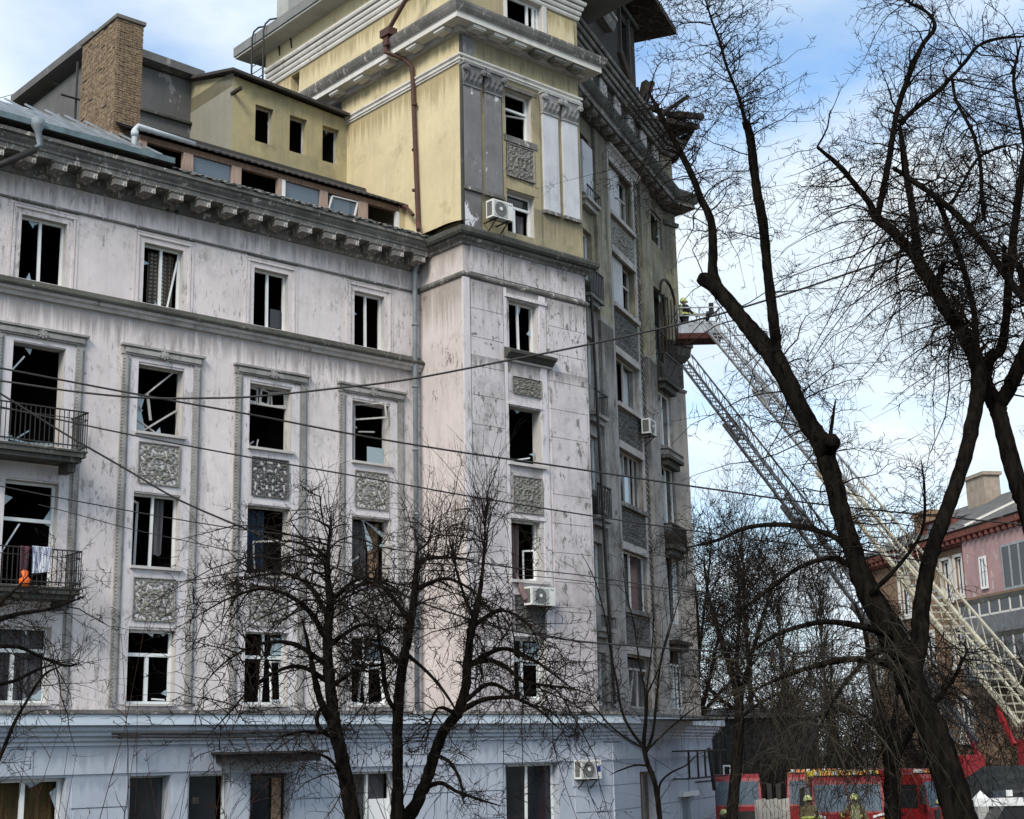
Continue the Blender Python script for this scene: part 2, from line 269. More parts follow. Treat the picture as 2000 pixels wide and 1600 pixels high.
# ------------------------------------------------------------------ mesh helpers
class MB:
    def __init__(s): s.v, s.f, s.mi = [], [], []
    def _add(s, vs, fs, mi=0):
        o = len(s.v); s.v += [tuple(p) for p in vs]
        s.f += [tuple(i + o for i in f) for f in fs]; s.mi += [mi] * len(fs); return s
    def box(s, x0, x1, y0, y1, z0, z1, mi=0, xf=None):
        vs = [Vector(p) for p in ((x0, y0, z0), (x1, y0, z0), (x1, y1, z0), (x0, y1, z0), (x0, y0, z1), (x1, y0, z1), (x1, y1, z1), (x0, y1, z1))]
        if xf is not None: vs = [xf @ p for p in vs]
        return s._add(vs, [(0, 3, 2, 1), (4, 5, 6, 7), (0, 1, 5, 4), (1, 2, 6, 5), (2, 3, 7, 6), (3, 0, 4, 7)], mi)
    def quad(s, *p, mi=0): return s._add(p, [tuple(range(len(p)))], mi)
    def bar(s, a, b, w, h=None, mi=0):          # rectangular bar between two points
        a, b = Vector(a), Vector(b); h = h or w; d = (b - a).normalized()
        r = d.cross(Vector((0, 0, 1)) if abs(d.z) < 0.9 else Vector((0, 1, 0))).normalized(); u = r.cross(d)
        vs = [p + r * sx_ * w / 2 + u * sy_ * h / 2 for p in (a, b) for sx_, sy_ in ((-1, -1), (1, -1), (1, 1), (-1, 1))]
        return s._add(vs, [(0, 1, 2, 3), (7, 6, 5, 4), (0, 4, 5, 1), (1, 5, 6, 2), (2, 6, 7, 3), (3, 7, 4, 0)], mi)
    def tube(s, pts, rad, n=8, mi=0, cap=True):
        pts = [Vector(p) for p in pts]; k = len(pts); rad = rad if isinstance(rad, (list, tuple)) else [rad] * k
        vs, fs = [], []; ref = None
        for i, p in enumerate(pts):
            d = (pts[min(i + 1, k - 1)] - pts[max(i - 1, 0)]).normalized()
            if ref is None: ref = d.cross(Vector((0.13, 0.31, 0.94)) if abs(d.z) < 0.9 else Vector((1, 0.2, 0))).normalized()
            ref = (ref - d * ref.dot(d)).normalized(); b = d.cross(ref)
            vs += [p + (ref * math.cos(a) + b * math.sin(a)) * rad[i] for a in (2 * math.pi * j / n for j in range(n))]
        for i in range(k - 1):
            for j in range(n):
                fs.append((i * n + j, i * n + (j + 1) % n, (i + 1) * n + (j + 1) % n, (i + 1) * n + j))
        if cap: fs += [tuple(range(n))[::-1], tuple(range((k - 1) * n, k * n))]
        return s._add(vs, fs, mi)
    def wall(s, x0, x1, z0, z1, y, holes=(), depth=0.35, mi=0, mr=None):
        mr = mi if mr is None else mr
        xs = sorted({x0, x1, *[h[0] for h in holes], *[h[1] for h in holes]}); zs = sorted({z0, z1, *[h[2] for h in holes], *[h[3] for h in holes]})
        xs = [x for x in xs if x0 <= x <= x1]; zs = [z for z in zs if z0 <= z <= z1]
        for i in range(len(xs) - 1):
            for j in range(len(zs) - 1):
                a, b, c, d = xs[i], xs[i + 1], zs[j], zs[j + 1]; mx, mz = (a + b) / 2, (c + d) / 2
                if any(h[0] < mx < h[1] and h[2] < mz < h[3] for h in holes): continue
                s.quad((a, y, c), (b, y, c), (b, y, d), (a, y, d), mi=mi)
                s.quad((a, y + depth, c), (a, y + depth, d), (b, y + depth, d), (b, y + depth, c), mi=mi)
        for h in holes:
            a, b, c, d = h; e = y + depth
            s.quad((a, y, c), (a, y, d), (a, e, d), (a, e, c), mi=mr); s.quad((b, y, c), (b, e, c), (b, e, d), (b, y, d), mi=mr)
            s.quad((a, y, d), (b, y, d), (b, e, d), (a, e, d), mi=mr); s.quad((a, y, c), (a, e, c), (b, e, c), (b, y, c), mi=mr)
        return s
    def sweep(s, path, prof, mi=0, z0=0.0):     # profile (out, z) carried along a plan path, mitred; 'out' lies to the right of the walk
        P = [Vector((p[0], p[1])) for p in path]; k = len(P); nn = []
        for i in range(k - 1):
            d = (P[i + 1] - P[i]).normalized(); nn.append(Vector((d.y, -d.x)))
        vs, q = [], len(prof)
        for i in range(k):
            a, b = nn[max(i - 1, 0)], nn[min(i, k - 2)]
            mm = (a + b) / (1 + a.dot(b))
            for o, z in prof:
                w = P[i] + mm * o; vs.append((w.x, w.y, z + z0))
        fs = []
        for i in range(k - 1):
            for j in range(q):
                fs.append((i * q + j, i * q + (j + 1) % q, (i + 1) * q + (j + 1) % q, (i + 1) * q + j))
        fs += [tuple(range(q)), tuple(range((k - 1) * q, k * q))[::-1]]
        return s._add(vs, fs, mi)
    def disc(s, c, n, r, th=0.02, seg=16, mi=0):
        c, n = Vector(c), Vector(n).normalized(); return s.tube([c - n * th / 2, c + n * th / 2], r, seg, mi)
    def mesh(s, name, mats, smooth=False):
        me = bpy.data.meshes.new(name); me.from_pydata(s.v, [], s.f)
        for mm in (mats if isinstance(mats, (list, tuple)) else [mats]): me.materials.append(mm)
        me.polygons.foreach_set('material_index', s.mi)
        if smooth: me.polygons.foreach_set('use_smooth', [True] * len(s.f))
        me.update(); return me
    def build(s, name, mats, parent=None, frame=None, kind=None, label=None, smooth=False):
        return put(name, s.mesh(name, mats, smooth), parent, frame, kind, label)
def put(name, me, parent=None, frame=None, kind=None, label=None):
    o = bpy.data.objects.new(name, me); COL.objects.link(o)
    if parent: o.parent = parent
    if frame is not None: o.matrix_local = frame
    if kind: o['kind'] = kind
    if label: o['label'] = label
    return o
def thing(name, label, cat, frame=None, group=None):
    o = bpy.data.objects.new(name, None); COL.objects.link(o); o.empty_display_size = 0.3
    if frame is not None: o.matrix_local = frame
    o['label'] = label; o['category'] = cat
    if group: o['group'] = group
    return o
def tag(o, label, cat, group=None):
    o['label'] = label; o['category'] = cat
    if group: o['group'] = group
    return o
def T(x, y, z=0.0, rz=0.0): return Matrix.Translation((x, y, z)) @ Matrix.Rotation(rz, 4, 'Z')
I4 = Matrix.Identity(4)
# ------------------------------------------------------------------ ground
gm = MB()
gm.quad((-900, -300, 1.7), (900, -300, 1.7), (900, 1500, 1.7), (-900, 1500, 1.7))
gm.build('ground', rough_mat('wet_soil_and_grass', (0.05, 0.046, 0.035), (0.065, 0.068, 0.04), 0.6, 0.95, bscale=6), kind='structure')
gm = MB(); gm.quad((8.6, -20, 1.704), (16.5, -20, 1.704), (20.0, 300, 1.704), (8.8, 300, 1.704))
gm.build('street', ASPH, kind='structure')

# ------------------------------------------------------------------ the apartment building
BFR = T(-1.4194, 43.0, 0, 0.72797)
ZA = R(26.522)
ZFR = T(5.25, 1.0, 0, ZA)
EX, EY = 5.25 + 13.0 * math.cos(ZA), 1.0 + 13.0 * math.sin(ZA)
EFR = T(EX, EY)
B = thing('apartment_building', 'large fire-damaged pink and yellow apartment building with blown-out windows and blue ground floor', 'apartment building', BFR)

# window recess and fittings --------------------------------------------------------------
SRND = random.Random(99)
def window(fr, x0, x1, z0, z1, y, mull=(), trans=(), mat=None, fw=0.055, frame=True, sashes=(), panes=(), curtains=(), bars=(), parent=None, shards=(), tmull=(), hood=False, auto=3):
    mat = mat or PVC; w, h = x1 - x0, z1 - z0; mb = MB(); d = 0.07
    X = lambda f: x0 + f * w
    Zf = lambda f: z0 + f * h
    if frame:
        mb.box(x0, x0 + fw, y, y + d, z0, z1); mb.box(x1 - fw, x1, y, y + d, z0, z1)
        mb.box(x0 + fw, x1 - fw, y, y + d, z0, z0 + fw); mb.box(x0 + fw, x1 - fw, y, y + d, z1 - fw, z1)
    else:
        mb.box(x0, x1, y, y + d, z0, z0 + 0.035)
    o = mb.build('window', mat, parent or B, fr)
    kf = lambda bm, nm, mt: bm.build(nm, mt, o, None)
    zt = Zf(trans[0]) if trans else z1 - (fw if frame else 0)
    for f in mull:
        if isinstance(f, tuple): a, b = f
        else: a = b = f
        bm = MB(); bm.bar((X(a), y + d / 2 + .002, z0 + fw * .7), (X(b), y + d / 2 + .002, zt - .003), fw * 1.35, d * .9); kf(bm, 'mullion', mat)
    for f in trans:
        bm = MB(); bm.box(x0 + fw * .5, x1 - fw * .5, y - .012, y + d - .01, Zf(f), Zf(f) + fw * 1.3); kf(bm, 'transom', mat)
        for g in tmull:
            bm = MB(); bm.box(X(g) - fw * .5, X(g) + fw * .5, y + .006, y + d - .006, Zf(f) + fw * 1.3, z1 - fw); kf(bm, 'mullion', mat)
    for (a, b, c, e, hinge, ang, tilt) in sashes:     # open casements: rotated about a jamb, tilted in the wall plane
        sw, sh, s = (b - a) * w, (e - c) * h, 0.05
        bm = MB()
        px = X(a) if hinge == 'l' else X(b)
        sg = 1 if hinge == 'l' else -1
        M = Matrix.Translation((px, y + 0.04, Zf(c))) @ Matrix.Rotation(tilt, 4, 'Y') @ Matrix.Rotation(ang, 4, 'Z')
        u0, u1 = (0, sw) if sg > 0 else (-sw, 0)
        for q in ((u0, u0 + s, 0, sh), (u1 - s, u1, 0, sh), (u0 + s, u1 - s, 0, s), (u0 + s, u1 - s, sh - s, sh)):
            bm.box(q[0], q[1], -.025, .025, q[2], q[3], xf=M)
        kf(bm, 'sash', mat)
    for (a, b, c, e, gm_) in panes:
        bm = MB(); bm.box(X(a), X(b), y + .03, y + .036, Zf(c), Zf(e)); kf(bm, 'pane', gm_)
    shards = list(shards)
    if not panes and not sashes:
        for q in range(auto):
            side = SRND.choice('blrt'); a_ = SRND.uniform(.06, .75); w2 = SRND.uniform(.06, .22); h2 = SRND.uniform(.05, .20)
            if side == 'b': shards.append(((a_, .02), (a_ + w2, .02), (a_ + w2 * SRND.uniform(.2, .9), h2), (a_ + w2 * .1, h2 * .4)))
            elif side == 't': shards.append(((a_, .98), (a_ + w2, .98), (a_ + w2 * SRND.uniform(.2, .9), 1 - h2)))
            elif side == 'l': shards.append(((.04, a_), (.04, a_ + w2), (.04 + h2, a_ + w2 * SRND.uniform(.1, .9))))
            else: shards.append(((.96, a_), (.96, a_ + w2), (.96 - h2, a_ + w2 * SRND.uniform(.1, .9))))
    for poly in shards:
        bm = MB(); p = [(X(a), y + .03, Zf(c)) for a, c in poly]; n = len(p); q = [(v[0], v[1] + .006, v[2]) for v in p]
        bm._add(p + q, [tuple(range(n)), tuple(range(n, 2 * n))[::-1]] + [(i, (i + 1) % n, n + (i + 1) % n, n + i) for i in range(n)]); kf(bm, 'glass_shard', SHARD)
    for (a, b, c, e, cm, amp) in curtains:
        n = max(6, int((b - a) * w / .05)); bm = MB(); top, bot = [], []
        for i in range(n + 1):
            f = a + (b - a) * i / n; yy = y + .28 + amp * math.sin(i * 1.9) + amp * .6 * math.sin(i * .83)
            top.append((X(f), yy, Zf(e))); bot.append((X(f) + .04 * math.sin(i * .7), yy + amp * math.sin(i * 1.1), Zf(c) + .03 * math.sin(i * 1.3)))
        bm._add(top + bot, [(i, i + 1, n + 2 + i, n + 1 + i) for i in range(n)]); kf(bm, 'curtain', cm)
    for (a, c, b, e, bw) in bars:
        bm = MB(); bm.bar((X(a), y + .02, Zf(c)), (X(b), y + .05, Zf(e)), bw, .04); kf(bm, 'broken_bar', mat)
    return o

# relief panels: one carved height field, shared ------------------------------------------
def relief_mesh(w, h, mat, seed, nx=56, nz=50, circ=0.15):
    rg = random.Random(seed); mb = MB(); ph = [rg.uniform(0, 6.28) for _ in range(8)]
    cxs = [(0.0, 0.0)]
    def H(x, z):
        ax = abs(x); r = math.hypot(x, z); a = math.atan2(z, x); v = 0.0
        v += 0.8 * max(0, 1 - abs(r - circ) / .03) + 0.7 * max(0, 1 - r / .06) + 0.5 * max(0, math.sin(10 * a)) * max(0, 1 - abs(r - .6 * circ) / .04)
        for (sx_, sz_, q0) in ((.30, .26, 1), (.30, -.26, -1), (.12, .38, 1), (.12, -.38, -1), (.40, .03, 1), (.22, .10, -1), (.22, -.12, 1)):
            q = math.hypot(ax - sx_, z - sz_); b = math.atan2(z - sz_, ax - sx_)
            v += 0.8 * max(0.0, math.sin(48 * q + q0 * b * 2 + ph[1])) * max(0, 1 - q / .15)
        n = mnoise.fractal(Vector((ax * 13 + ph[2], z * 13, ph[3])), 0.6, 2.2, 4)
        v += 0.75 * n + 0.35 * abs(mnoise.noise(Vector((ax * 30, z * 30, ph[4])))) + rg.uniform(-.15, .15)
        e = min(.5 - ax, .5 - abs(z))
        return max(-0.5, min(1.1, v)) * min(1, e / .05) + (0.8 if e < .025 else 0)
    vs = []
    for j in range(nz + 1):
        for i in range(nx + 1):
            x, z = i / nx - .5, j / nz - .5
            vs.append((x * w, -0.05 * H(x, z), z * h))
    fs = [(j * (nx + 1) + i, j * (nx + 1) + i + 1, (j + 1) * (nx + 1) + i + 1, (j + 1) * (nx + 1) + i) for j in range(nz) for i in range(nx)]
    mb._add(vs, fs)
    n = len(vs); b = [(-w / 2, .03, -h / 2), (w / 2, .03, -h / 2), (w / 2, .03, h / 2), (-w / 2, .03, h / 2)]
    mb._add(b, [(0, 1, 2, 3)])
    return mb.mesh('relief_panel', mat)
REL_W = relief_mesh(1.24, 1.14, RELIEF, 3)
REL_WD = relief_mesh(1.24, 1.14, RELIEF_DK, 4)
REL_T = relief_mesh(1.24, 0.55, RELIEF, 5, 60, 28, .1)
REL_Z = relief_mesh(2.9, 1.35, RELIEF_DK, 6, 74, 40)
REL_ZL = relief_mesh(2.9, 1.35, RELIEF, 8, 74, 40)
def relief(me, fr, x, y, z): return put('relief_panel', me, B, fr @ Matrix.Translation((x, y, z)))

# ---- wing -------------------------------------------------------------------------------
WV = 2.17
cols = {'A': (-13.1, -11.7), 'B': (-9.62, -8.25), 'C': (-6.15, -4.75), 'D': (-2.6, -1.2), 'X': (-16.6, -15.2)}
holes = []
W4 = {'A': (-13.06, -11.82), 'B': (-9.57, -8.37), 'C': (-6.07, -4.9), 'D': (-2.52, -1.38), 'X': (-16.5, -15.3)}
for k, (a, b) in cols.items():
    c, d = W4[k]; holes.append((c, d, 17.66, 19.39))
    if k == 'A': holes += [(a, b, 13.18, 15.95), (a, b, 9.75, 12.4), (a - .1, b, 6.92, 8.78)]
    else: holes += [(a, b, 14.06, 15.92), (a, b, 10.46, 12.4), (a, b, 6.92, 8.82 + (.1 if k in 'CD' else 0))]
MB().wall(-20, 0, 6.4, 21.0, WV, holes, .38, 0, 1).build('wall', [PINK, REVEAL], B)
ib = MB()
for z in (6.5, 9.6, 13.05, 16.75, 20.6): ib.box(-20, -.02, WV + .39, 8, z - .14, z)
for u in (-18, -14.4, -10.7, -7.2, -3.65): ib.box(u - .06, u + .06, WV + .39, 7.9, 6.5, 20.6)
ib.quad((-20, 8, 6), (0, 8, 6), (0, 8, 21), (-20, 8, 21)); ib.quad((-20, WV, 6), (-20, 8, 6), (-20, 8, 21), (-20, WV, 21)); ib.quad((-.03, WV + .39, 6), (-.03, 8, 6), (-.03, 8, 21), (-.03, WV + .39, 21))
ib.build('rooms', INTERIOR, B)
RB = WV + 0.20
# top storey
for k in 'ABCD':
    a, b = W4[k]
    kw = {'A': dict(mull=((.50, .48),)), 'B': dict(mull=(.52,), curtains=((.30, .95, 0, .97, CURT_CHECK, .05),), bars=((.98, 1, .72, 0, .04),)), 'C': dict(mull=((.50, .49),), panes=((.60, .93, .06, .38, SKYGLASS if False else GLASS),)), 'D': dict(mull=((.50, .49),))}[k]
    window(None, a, b, 17.66, 19.39, RB, **kw)
    # moulded surround: three stepped fillets
    for n, (o, t_) in enumerate(((.16, .035), (.25, .02))):
        mb = MB(); x0, x1 = a - o - .09, b + o + .09; zt = 19.39 + o + .07
        yy = WV - t_
        mb.box(a - o - .07, a - o, yy, WV + .01, 17.62, zt - .07); mb.box(b + o, b + o + .07, yy, WV + .01, 17.62, zt - .07); mb.box(a - o - .07, b + o + .07, yy - .015, WV + .01, zt - .07, zt)
        mb.build('window_surround', PINK, B)
    MB().box(a - .28, b + .30, WV - .07, WV + .005, 19.70, 19.74).build('window_hood', TRIM_DARK, B)
# third storey
window(None, *cols['A'], 13.18, 15.95, RB, frame=False, bars=((.0, .70, .30, .90, .02),))
window(None, *cols['B'], 14.06, 15.92, RB, mat=OLDWOOD, bars=((.02, .42, .85, .98, .05), (.14, .0, .96, .42, .10), (.30, .60, .40, .22, .07), (.05, .25, .12, .02, .05), (.1, .2, .62, .0, .04)), shards=(((.0, .02), (.30, .02), (.18, .35), (.24, .52), (.02, .62)),), fw=.04)
o = window(None, *cols['C'], 14.06, 15.92, RB, mat=OLDWOOD, trans=(.70,), sashes=((.02, .32, .74, .98, 'l', .15, .05), (.34, .62, .74, .98, 'l', .3, .10), (.66, .98, .74, .98, 'r', -.3, -.08)), fw=.045, bars=((.08, .04, .22, .12, .05), (.28, .03, .33, .16, .03)))
window(None, *cols['D'], 14.06, 15.92, RB, mat=OLDWOOD, mull=(.17,), sashes=((.18, .93, .70, .97, 'l', -.35, -.14), (.02, .16, .45, .75, 'l', .9, .0)), fw=.045, bars=((.0, .68, .25, .58, .04), (.28, .52, .72, .56, .05)), panes=((.52, .96, .02, .30, SHARD),))
# second storey
window(None, *cols['A'], 9.75, 12.4, RB, trans=(.62,), fw=.07, bars=((.05, .30, .38, .60, .02),))
window(None, *cols['B'], 10.46, 12.4, RB, mull=((.48, .50),), sashes=((.02, .40, .0, .93, 'l', .75, .02),), curtains=((.62, .82, .2, .98, CURT_GREY, .04),), fw=.05)
window(None, *cols['C'], 10.46, 12.4, RB, sashes=((.28, .88, .02, .50, 'l', -.5, -.06),), curtains=((.0, .60, 0, .97, CURT_BLUE, .05),), fw=.05, mat=OLDWOOD)
window(None, *cols['D'], 10.46, 12.4, RB, mat=OLDWOOD, curtains=((.05, .60, .1, .97, CURT_GREY, .06), (.66, .98, .0, .95, CURT_TAN, .04)), shards=(((.42, .96), (.72, .56), (.54, .50)), ((.45, .97), (.98, .80), (.92, .74))), bars=((.03, .40, .22, .02, .06), (.06, .30, .30, .40, .09)), fw=.05)
# first storey
window(None, cols['A'][0] - .1, cols['A'][1], 6.92, 8.78, RB, mull=(.42,), trans=(.66,), curtains=((.22, 1, .0, .98, CURT_GREY, .05),), fw=.07, shards=(((.62, .05), (.98, .05), (.98, .22), (.85, .12)),))
window(None, *cols['B'], 6.92, 8.82, RB, mull=((.49, .49),), trans=(.64,), fw=.07, bars=((.62, .07, .9, .06, .03),))
window(None, *cols['C'], 6.92, 8.92, RB, mull=((.47, .52),), trans=(.62,), tmull=(.52,), sashes=((.55, .97, .05, .6, 'r', .5, -.05),), fw=.07, panes=((.70, .95, .68, .92, SHARD),))
window(None, *cols['D'], 6.92, 8.92, RB, mull=(.52,), trans=(.60,), tmull=(.42,), sashes=((.04, .45, .04, .57, 'l', .35, .10), (.56, .97, .04, .57, 'r', -.4, -.12)), panes=((.50, .95, .66, .93, SKYGLASS),), fw=.07)
# tall surrounds, roped mouldings, reliefs, sills
def roped(name, x, z0, z1, y, mat, w=.13, step=.12):
    mb = MB(); n = int((z1 - z0) / step)
    for i in range(n):
        z = z0 + i * step
        mb.box(-w / 2, w / 2, -.03, .03, -.04, .04, xf=Matrix.Translation((x, y, z + step / 2)) @ Matrix.Rotation(R(28), 4, 'Y'))
    return mb
for k in 'XABCD':
    a, b = cols[k]; L0, L1 = a - .37, b + .40
    for x0, x1 in ((L0 + .12, a), (b, L1 - .12)):
        MB().wall(x0, x1, 6.9, 16.05, WV - .03, (), .04).build('surround_strip', SURR, B)
    segs = [(8.86 if k != 'A' else 8.80, 10.42), (12.42, 14.02), (15.96, 16.05)] if k != 'A' else [(8.80, 9.72), (12.42, 13.15), (15.96, 16.05)]
    for z0, z1 in segs: MB().box(a + .003, b - .003, WV - .028, WV + .03, z0 + .02, z1).build('surround_panel', SURR, B)
    mb = MB(); mb.sweep([(0, 0), (1, 0)], [(0, 0)] * 3) if False else None
    for x0, x1 in ((L0 - .10, L0 + .12), (L1 - .12, L1 + .12)):
        mb.box(x0, x1, WV - .055, WV + .01, 6.86, 16.12); mb.box(x0 + .06, x1 - .05, WV - .085, WV - .05, 6.86, 16.05)
    mb.box(L0 - .14, L1 + .16, WV - .075, WV + .01, 16.12, 16.34); mb.box(L0 - .05, L1 + .08, WV - .12, WV - .07, 16.17, 16.29)
    mb.box(L0 - .18, L1 + .20, WV - .15, WV + .01, 16.34, 16.40)
    mb.build('window_case_moulding', CASE, B)
    rb = roped('rope', L0 - .015, 6.95, 16.1, WV - .075, TRIM, .11, .09)
    if k in 'AB': rb2 = roped('rope', L1 - .01, 6.95, 16.1, WV - .075, TRIM, .11, .09); rb._add(rb2.v, rb2.f)
    rb.build('rope_moulding', CASE, B, kind='stuff')
    rs = MB(); cx_ = (L0 + L1) / 2
    for i in range(8):
        an = i * math.pi / 4; rs.bar((cx_, WV - .13, 16.23), (cx_ + .14 * math.cos(an), WV - .13, 16.23 + .11 * math.sin(an)), .06, .05)
    rs.tube([(cx_, WV - .17, 16.23), (cx_, WV - .10, 16.23)], .05, 10); rs.build('rosette', CASE, B)
    if k != 'A':
        relief(REL_W if k in 'X' else REL_WD if k == 'C' else REL_W, I4, (a + b) / 2, WV - .03, 13.22)
        relief(REL_W, I4, (a + b) / 2, WV - .03, 9.60)
        for z in (14.06, 10.46): MB().box(a - .05, b + .09, WV - .13, WV + .21, z - .07, z).build('window_sill', REVEAL, B)
    MB().box(a - .03, b + .03, WV - .11, WV + .21, 6.86, 6.915).build('window_sill', REVEAL, B)
# storey ledge
MB().sweep([(-20, WV), (-.02, WV)], [(-.02, 17.14), (.10, 17.16), (.13, 17.24), (.20, 17.28), (.22, 17.36), (-.02, 17.36)]).build('ledge', TRIM_LIGHT, B)
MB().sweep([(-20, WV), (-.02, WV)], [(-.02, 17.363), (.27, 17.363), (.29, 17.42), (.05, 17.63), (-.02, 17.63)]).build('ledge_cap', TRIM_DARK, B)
MB().sweep([(-20, WV), (-.02, WV)], [(-.01, 19.73), (.05, 19.74), (.06, 19.79), (-.01, 19.81)]).build('string_course', TRIM, B)
# wing cornice
MB().sweep([(-20, WV), (-.01, WV)], [(-.02, 20.42), (.05, 20.44), (.10, 20.56), (.12, 20.80), (-.02, 20.80)]).build('cornice_bed', TRIM, B)
MB().sweep([(-20, WV), (.28, WV)], [(-.02, 20.803), (.66, 20.803), (.66, 20.94), (.70, 20.96), (.70, 21.02), (.78, 21.10), (.80, 21.17), (.88, 21.20), (.88, 21.30), (-.02, 21.42)]).build('cornice', TRIM, B)
mme = MB().box(-.18, .18, -.62, .02, 0, .245).box(-.22, .22, -.65, .02, .19, .248).mesh('modillion', TRIM)
for i in range(23): put('modillion', mme, B, Matrix.Translation((-19.2 + i * .85, WV - .1, 20.55)))
mb = MB()
for i in range(70):      # crumbled sheet edge above the cornice
    x = -9.0 + i * .135
    mb.box(x, x + .125, WV - .92 + .02 * math.sin(i * 1.7), WV - .55, 21.32 + .02 * math.sin(i * 2.3), 21.37 + .025 * math.sin(i * 1.1))
mb.build('crumbling_edge', CORRUG, B, kind='stuff')
# corrugated strip rising to the veranda
mb = MB(); n = 140
for i in range(n):
    x0, x1 = -9.2 + i * 9.3 / n, -9.2 + (i + 1) * 9.3 / n; h0, h1 = .028 * math.sin(i * math.pi / 1.5), .028 * math.sin((i + 1) * math.pi / 1.5)
    mb.quad((x0, WV - .93, 21.36 + h0), (x1, WV - .93, 21.36 + h1), (x1, 2.92, 22.06 + h1), (x0, 2.92, 22.06 + h0))
mb.build('corrugated_sheet', CORRUG, B)
# metal roof, left of the chimney
MB().quad((-20, 1.27, 21.62), (-9.3, 1.27, 21.56), (-9.3, 5.0, 23.66), (-20, 5.0, 23.78)).quad((-20, 5.0, 23.78), (-9.3, 5.0, 23.66), (-9.3, 9.0, 21.9), (-20, 9.0, 22.0)).build('metal_roof', ROOFMETAL, B)
mb = MB()
for i in range(18): mb.bar((-19.8 + i * .6, 1.27, 21.65), (-19.8 + i * .6, 5.0, 23.8), .03, .05)
mb.build('roof_seam', ROOFMETAL, B)
MB().box(-20, -9.25, 1.19, 1.275, 21.46, 21.62).build('gutter', rough_mat('gutter_metal', (0.14, 0.20, 0.22), (0.09, 0.12, 0.13), 3, 0.5), B)
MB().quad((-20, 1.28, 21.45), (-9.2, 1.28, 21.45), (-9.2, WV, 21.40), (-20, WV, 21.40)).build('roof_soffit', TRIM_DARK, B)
# gutter funnel, pipes
mb = MB(); mb.tube([(-13.22, 1.10, 21.62), (-13.22, 1.10, 21.42), (-13.2, 1.12, 21.28), (-13.12, 1.14, 20.95), (-13.2, 1.2, 20.86)], [.17, .17, .09, .075, .075], 12)
mb.build('downpipe', ZINC, B, smooth=True)
MB().tube([(-13.2, 1.2, 20.82), (-13.9, 1.5, 20.35), (-15.0, 2.0, 19.7)], .09, 10).build('downpipe', IRON, B, smooth=True)
mb = MB(); mb.tube([(-9.88, 2.4, 21.9), (-9.88, 2.4, 22.70), (-9.80, 2.4, 22.83), (-8.0, 2.38, 22.78)], [.085, .085, .085, .06], 10); mb.tube([(-9.88, 2.4, 22.5), (-9.88, 2.4, 22.66)], .11, 10)
mb.build('roof_pipe', WPIPE, B, smooth=True)
mb = MB(); mb.tube([(-.10, 1.55, 21.55), (-.10, 1.55, 21.30), (-.12, 1.6, 21.16), (-.28, 1.85, 20.75), (-.33, 1.98, 20.4), (-.34, 1.98, 6.75)], [.17, .17, .085, .08, .08, .08], 12)
for z in (18.6, 16.6, 14.6, 12.6, 10.6, 8.6): mb.tube([(-.34, 1.98, z), (-.34, 1.98, z + .06)], .105, 12)
mb.build('downpipe', ZINC, B, smooth=True)
# balconies on the wing
def balcony(z, ztop, x0=-13.95, x1=-11.45, y0=1.2, junk=True):
    sb = MB(); sb.box(x0, x1, y0, WV - .15, z, z + .12); sb.box(x0 + .08, x1 - .08, y0 + .08, WV - .15, z - .12, z - .003); sb.box(x0 - .03, x1 + .03, y0 - .03, WV - .15, z + .123, z + .17)
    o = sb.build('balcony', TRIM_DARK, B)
    for xx in (x0 + .25, x1 - .25): MB().box(xx - .1, xx + .1, y0 + .25, WV - .16, z - .34, z - .123).build('bracket', TRIM_DARK, o)
    rb = MB(); zb = z + .20
    for a, b in (((x0, y0), (x1, y0)), ((x1, y0), (x1, WV - .05)), ((x0, y0), (x0, WV - .05))):
        rb.bar((*a, ztop), (*b, ztop), .05, .03); rb.bar((*a, zb + .08), (*b, zb + .08), .03); rb.bar((*a, (ztop * .8 + zb * .2)), (*b, (ztop * .8 + zb * .2)), .02)
    rb.build('railing', IRON, o)
    n = 20; bme = MB().box(-.009, .009, -.009, .009, 0, ztop - zb).mesh('baluster', IRON)
    for i in range(n + 1): put('baluster', bme, o, Matrix.Translation((x0 + (x1 - x0) * i / n, y0, zb)))
    for i in range(1, 8):
        for x in (x0, x1): put('baluster', bme, o, Matrix.Translation((x, y0 + (WV - y0) * i / 8, zb)))
    return o
balcony(12.95, 14.12); balcony(9.50, 10.58)
sb = MB(); sb.bar((-13.6, 1.5, 13.14), (-12.0, 1.7, 13.30), .3, .03); sb.bar((-13.3, 1.35, 13.2), (-12.9, 1.4, 13.5), .06, .03); sb.bar((-13.7, 1.6, 13.35), (-12.8, 1.5, 13.2), .07, .04)
tag(sb.build('debris', SHARD, None, BFR), 'broken window pieces lying on the upper balcony', 'debris')
def towel(x0, x1, zt, zb, mat, label, name='towel'):
    mb = MB(); n = 10; top = []; bot = []
    for i in range(n + 1):
        f = i / n; top.append((x0 + (x1 - x0) * f, 1.14 - .02 * math.sin(f * 9), zt)); bot.append((x0 + (x1 - x0) * f + .02 * math.sin(f * 5), 1.13 - .03 * math.sin(f * 11 + 1), zb + .08 * f))
    mb._add(top + bot, [(i, i + 1, n + 2 + i, n + 1 + i) for i in range(n)])
    mb._add([(p[0], p[1] + .05, p[2] + .03) for p in top] + top, [(i, i + 1, n + 2 + i, n + 1 + i) for i in range(n)])
    return tag(mb.build(name, mat, None, BFR), label, 'laundry')
towel(-12.75, -12.25, 10.6, 9.95, rough_mat('striped_towel', (0.60, 0.61, 0.66), (0.10, 0.12, 0.22), 5, 0.9, stretch=(7, 1, .5), lo=.48, hi=.55), 'white and navy striped towel hung on the lower balcony railing')
towel(-13.05, -12.82, 10.58, 9.85, rough_mat('dark_red_cloth', (0.06, 0.04, 0.05), (0.12, 0.03, 0.04), 5, 0.9), 'dark cloth hung beside the striped towel on the lower balcony', 'cloth')
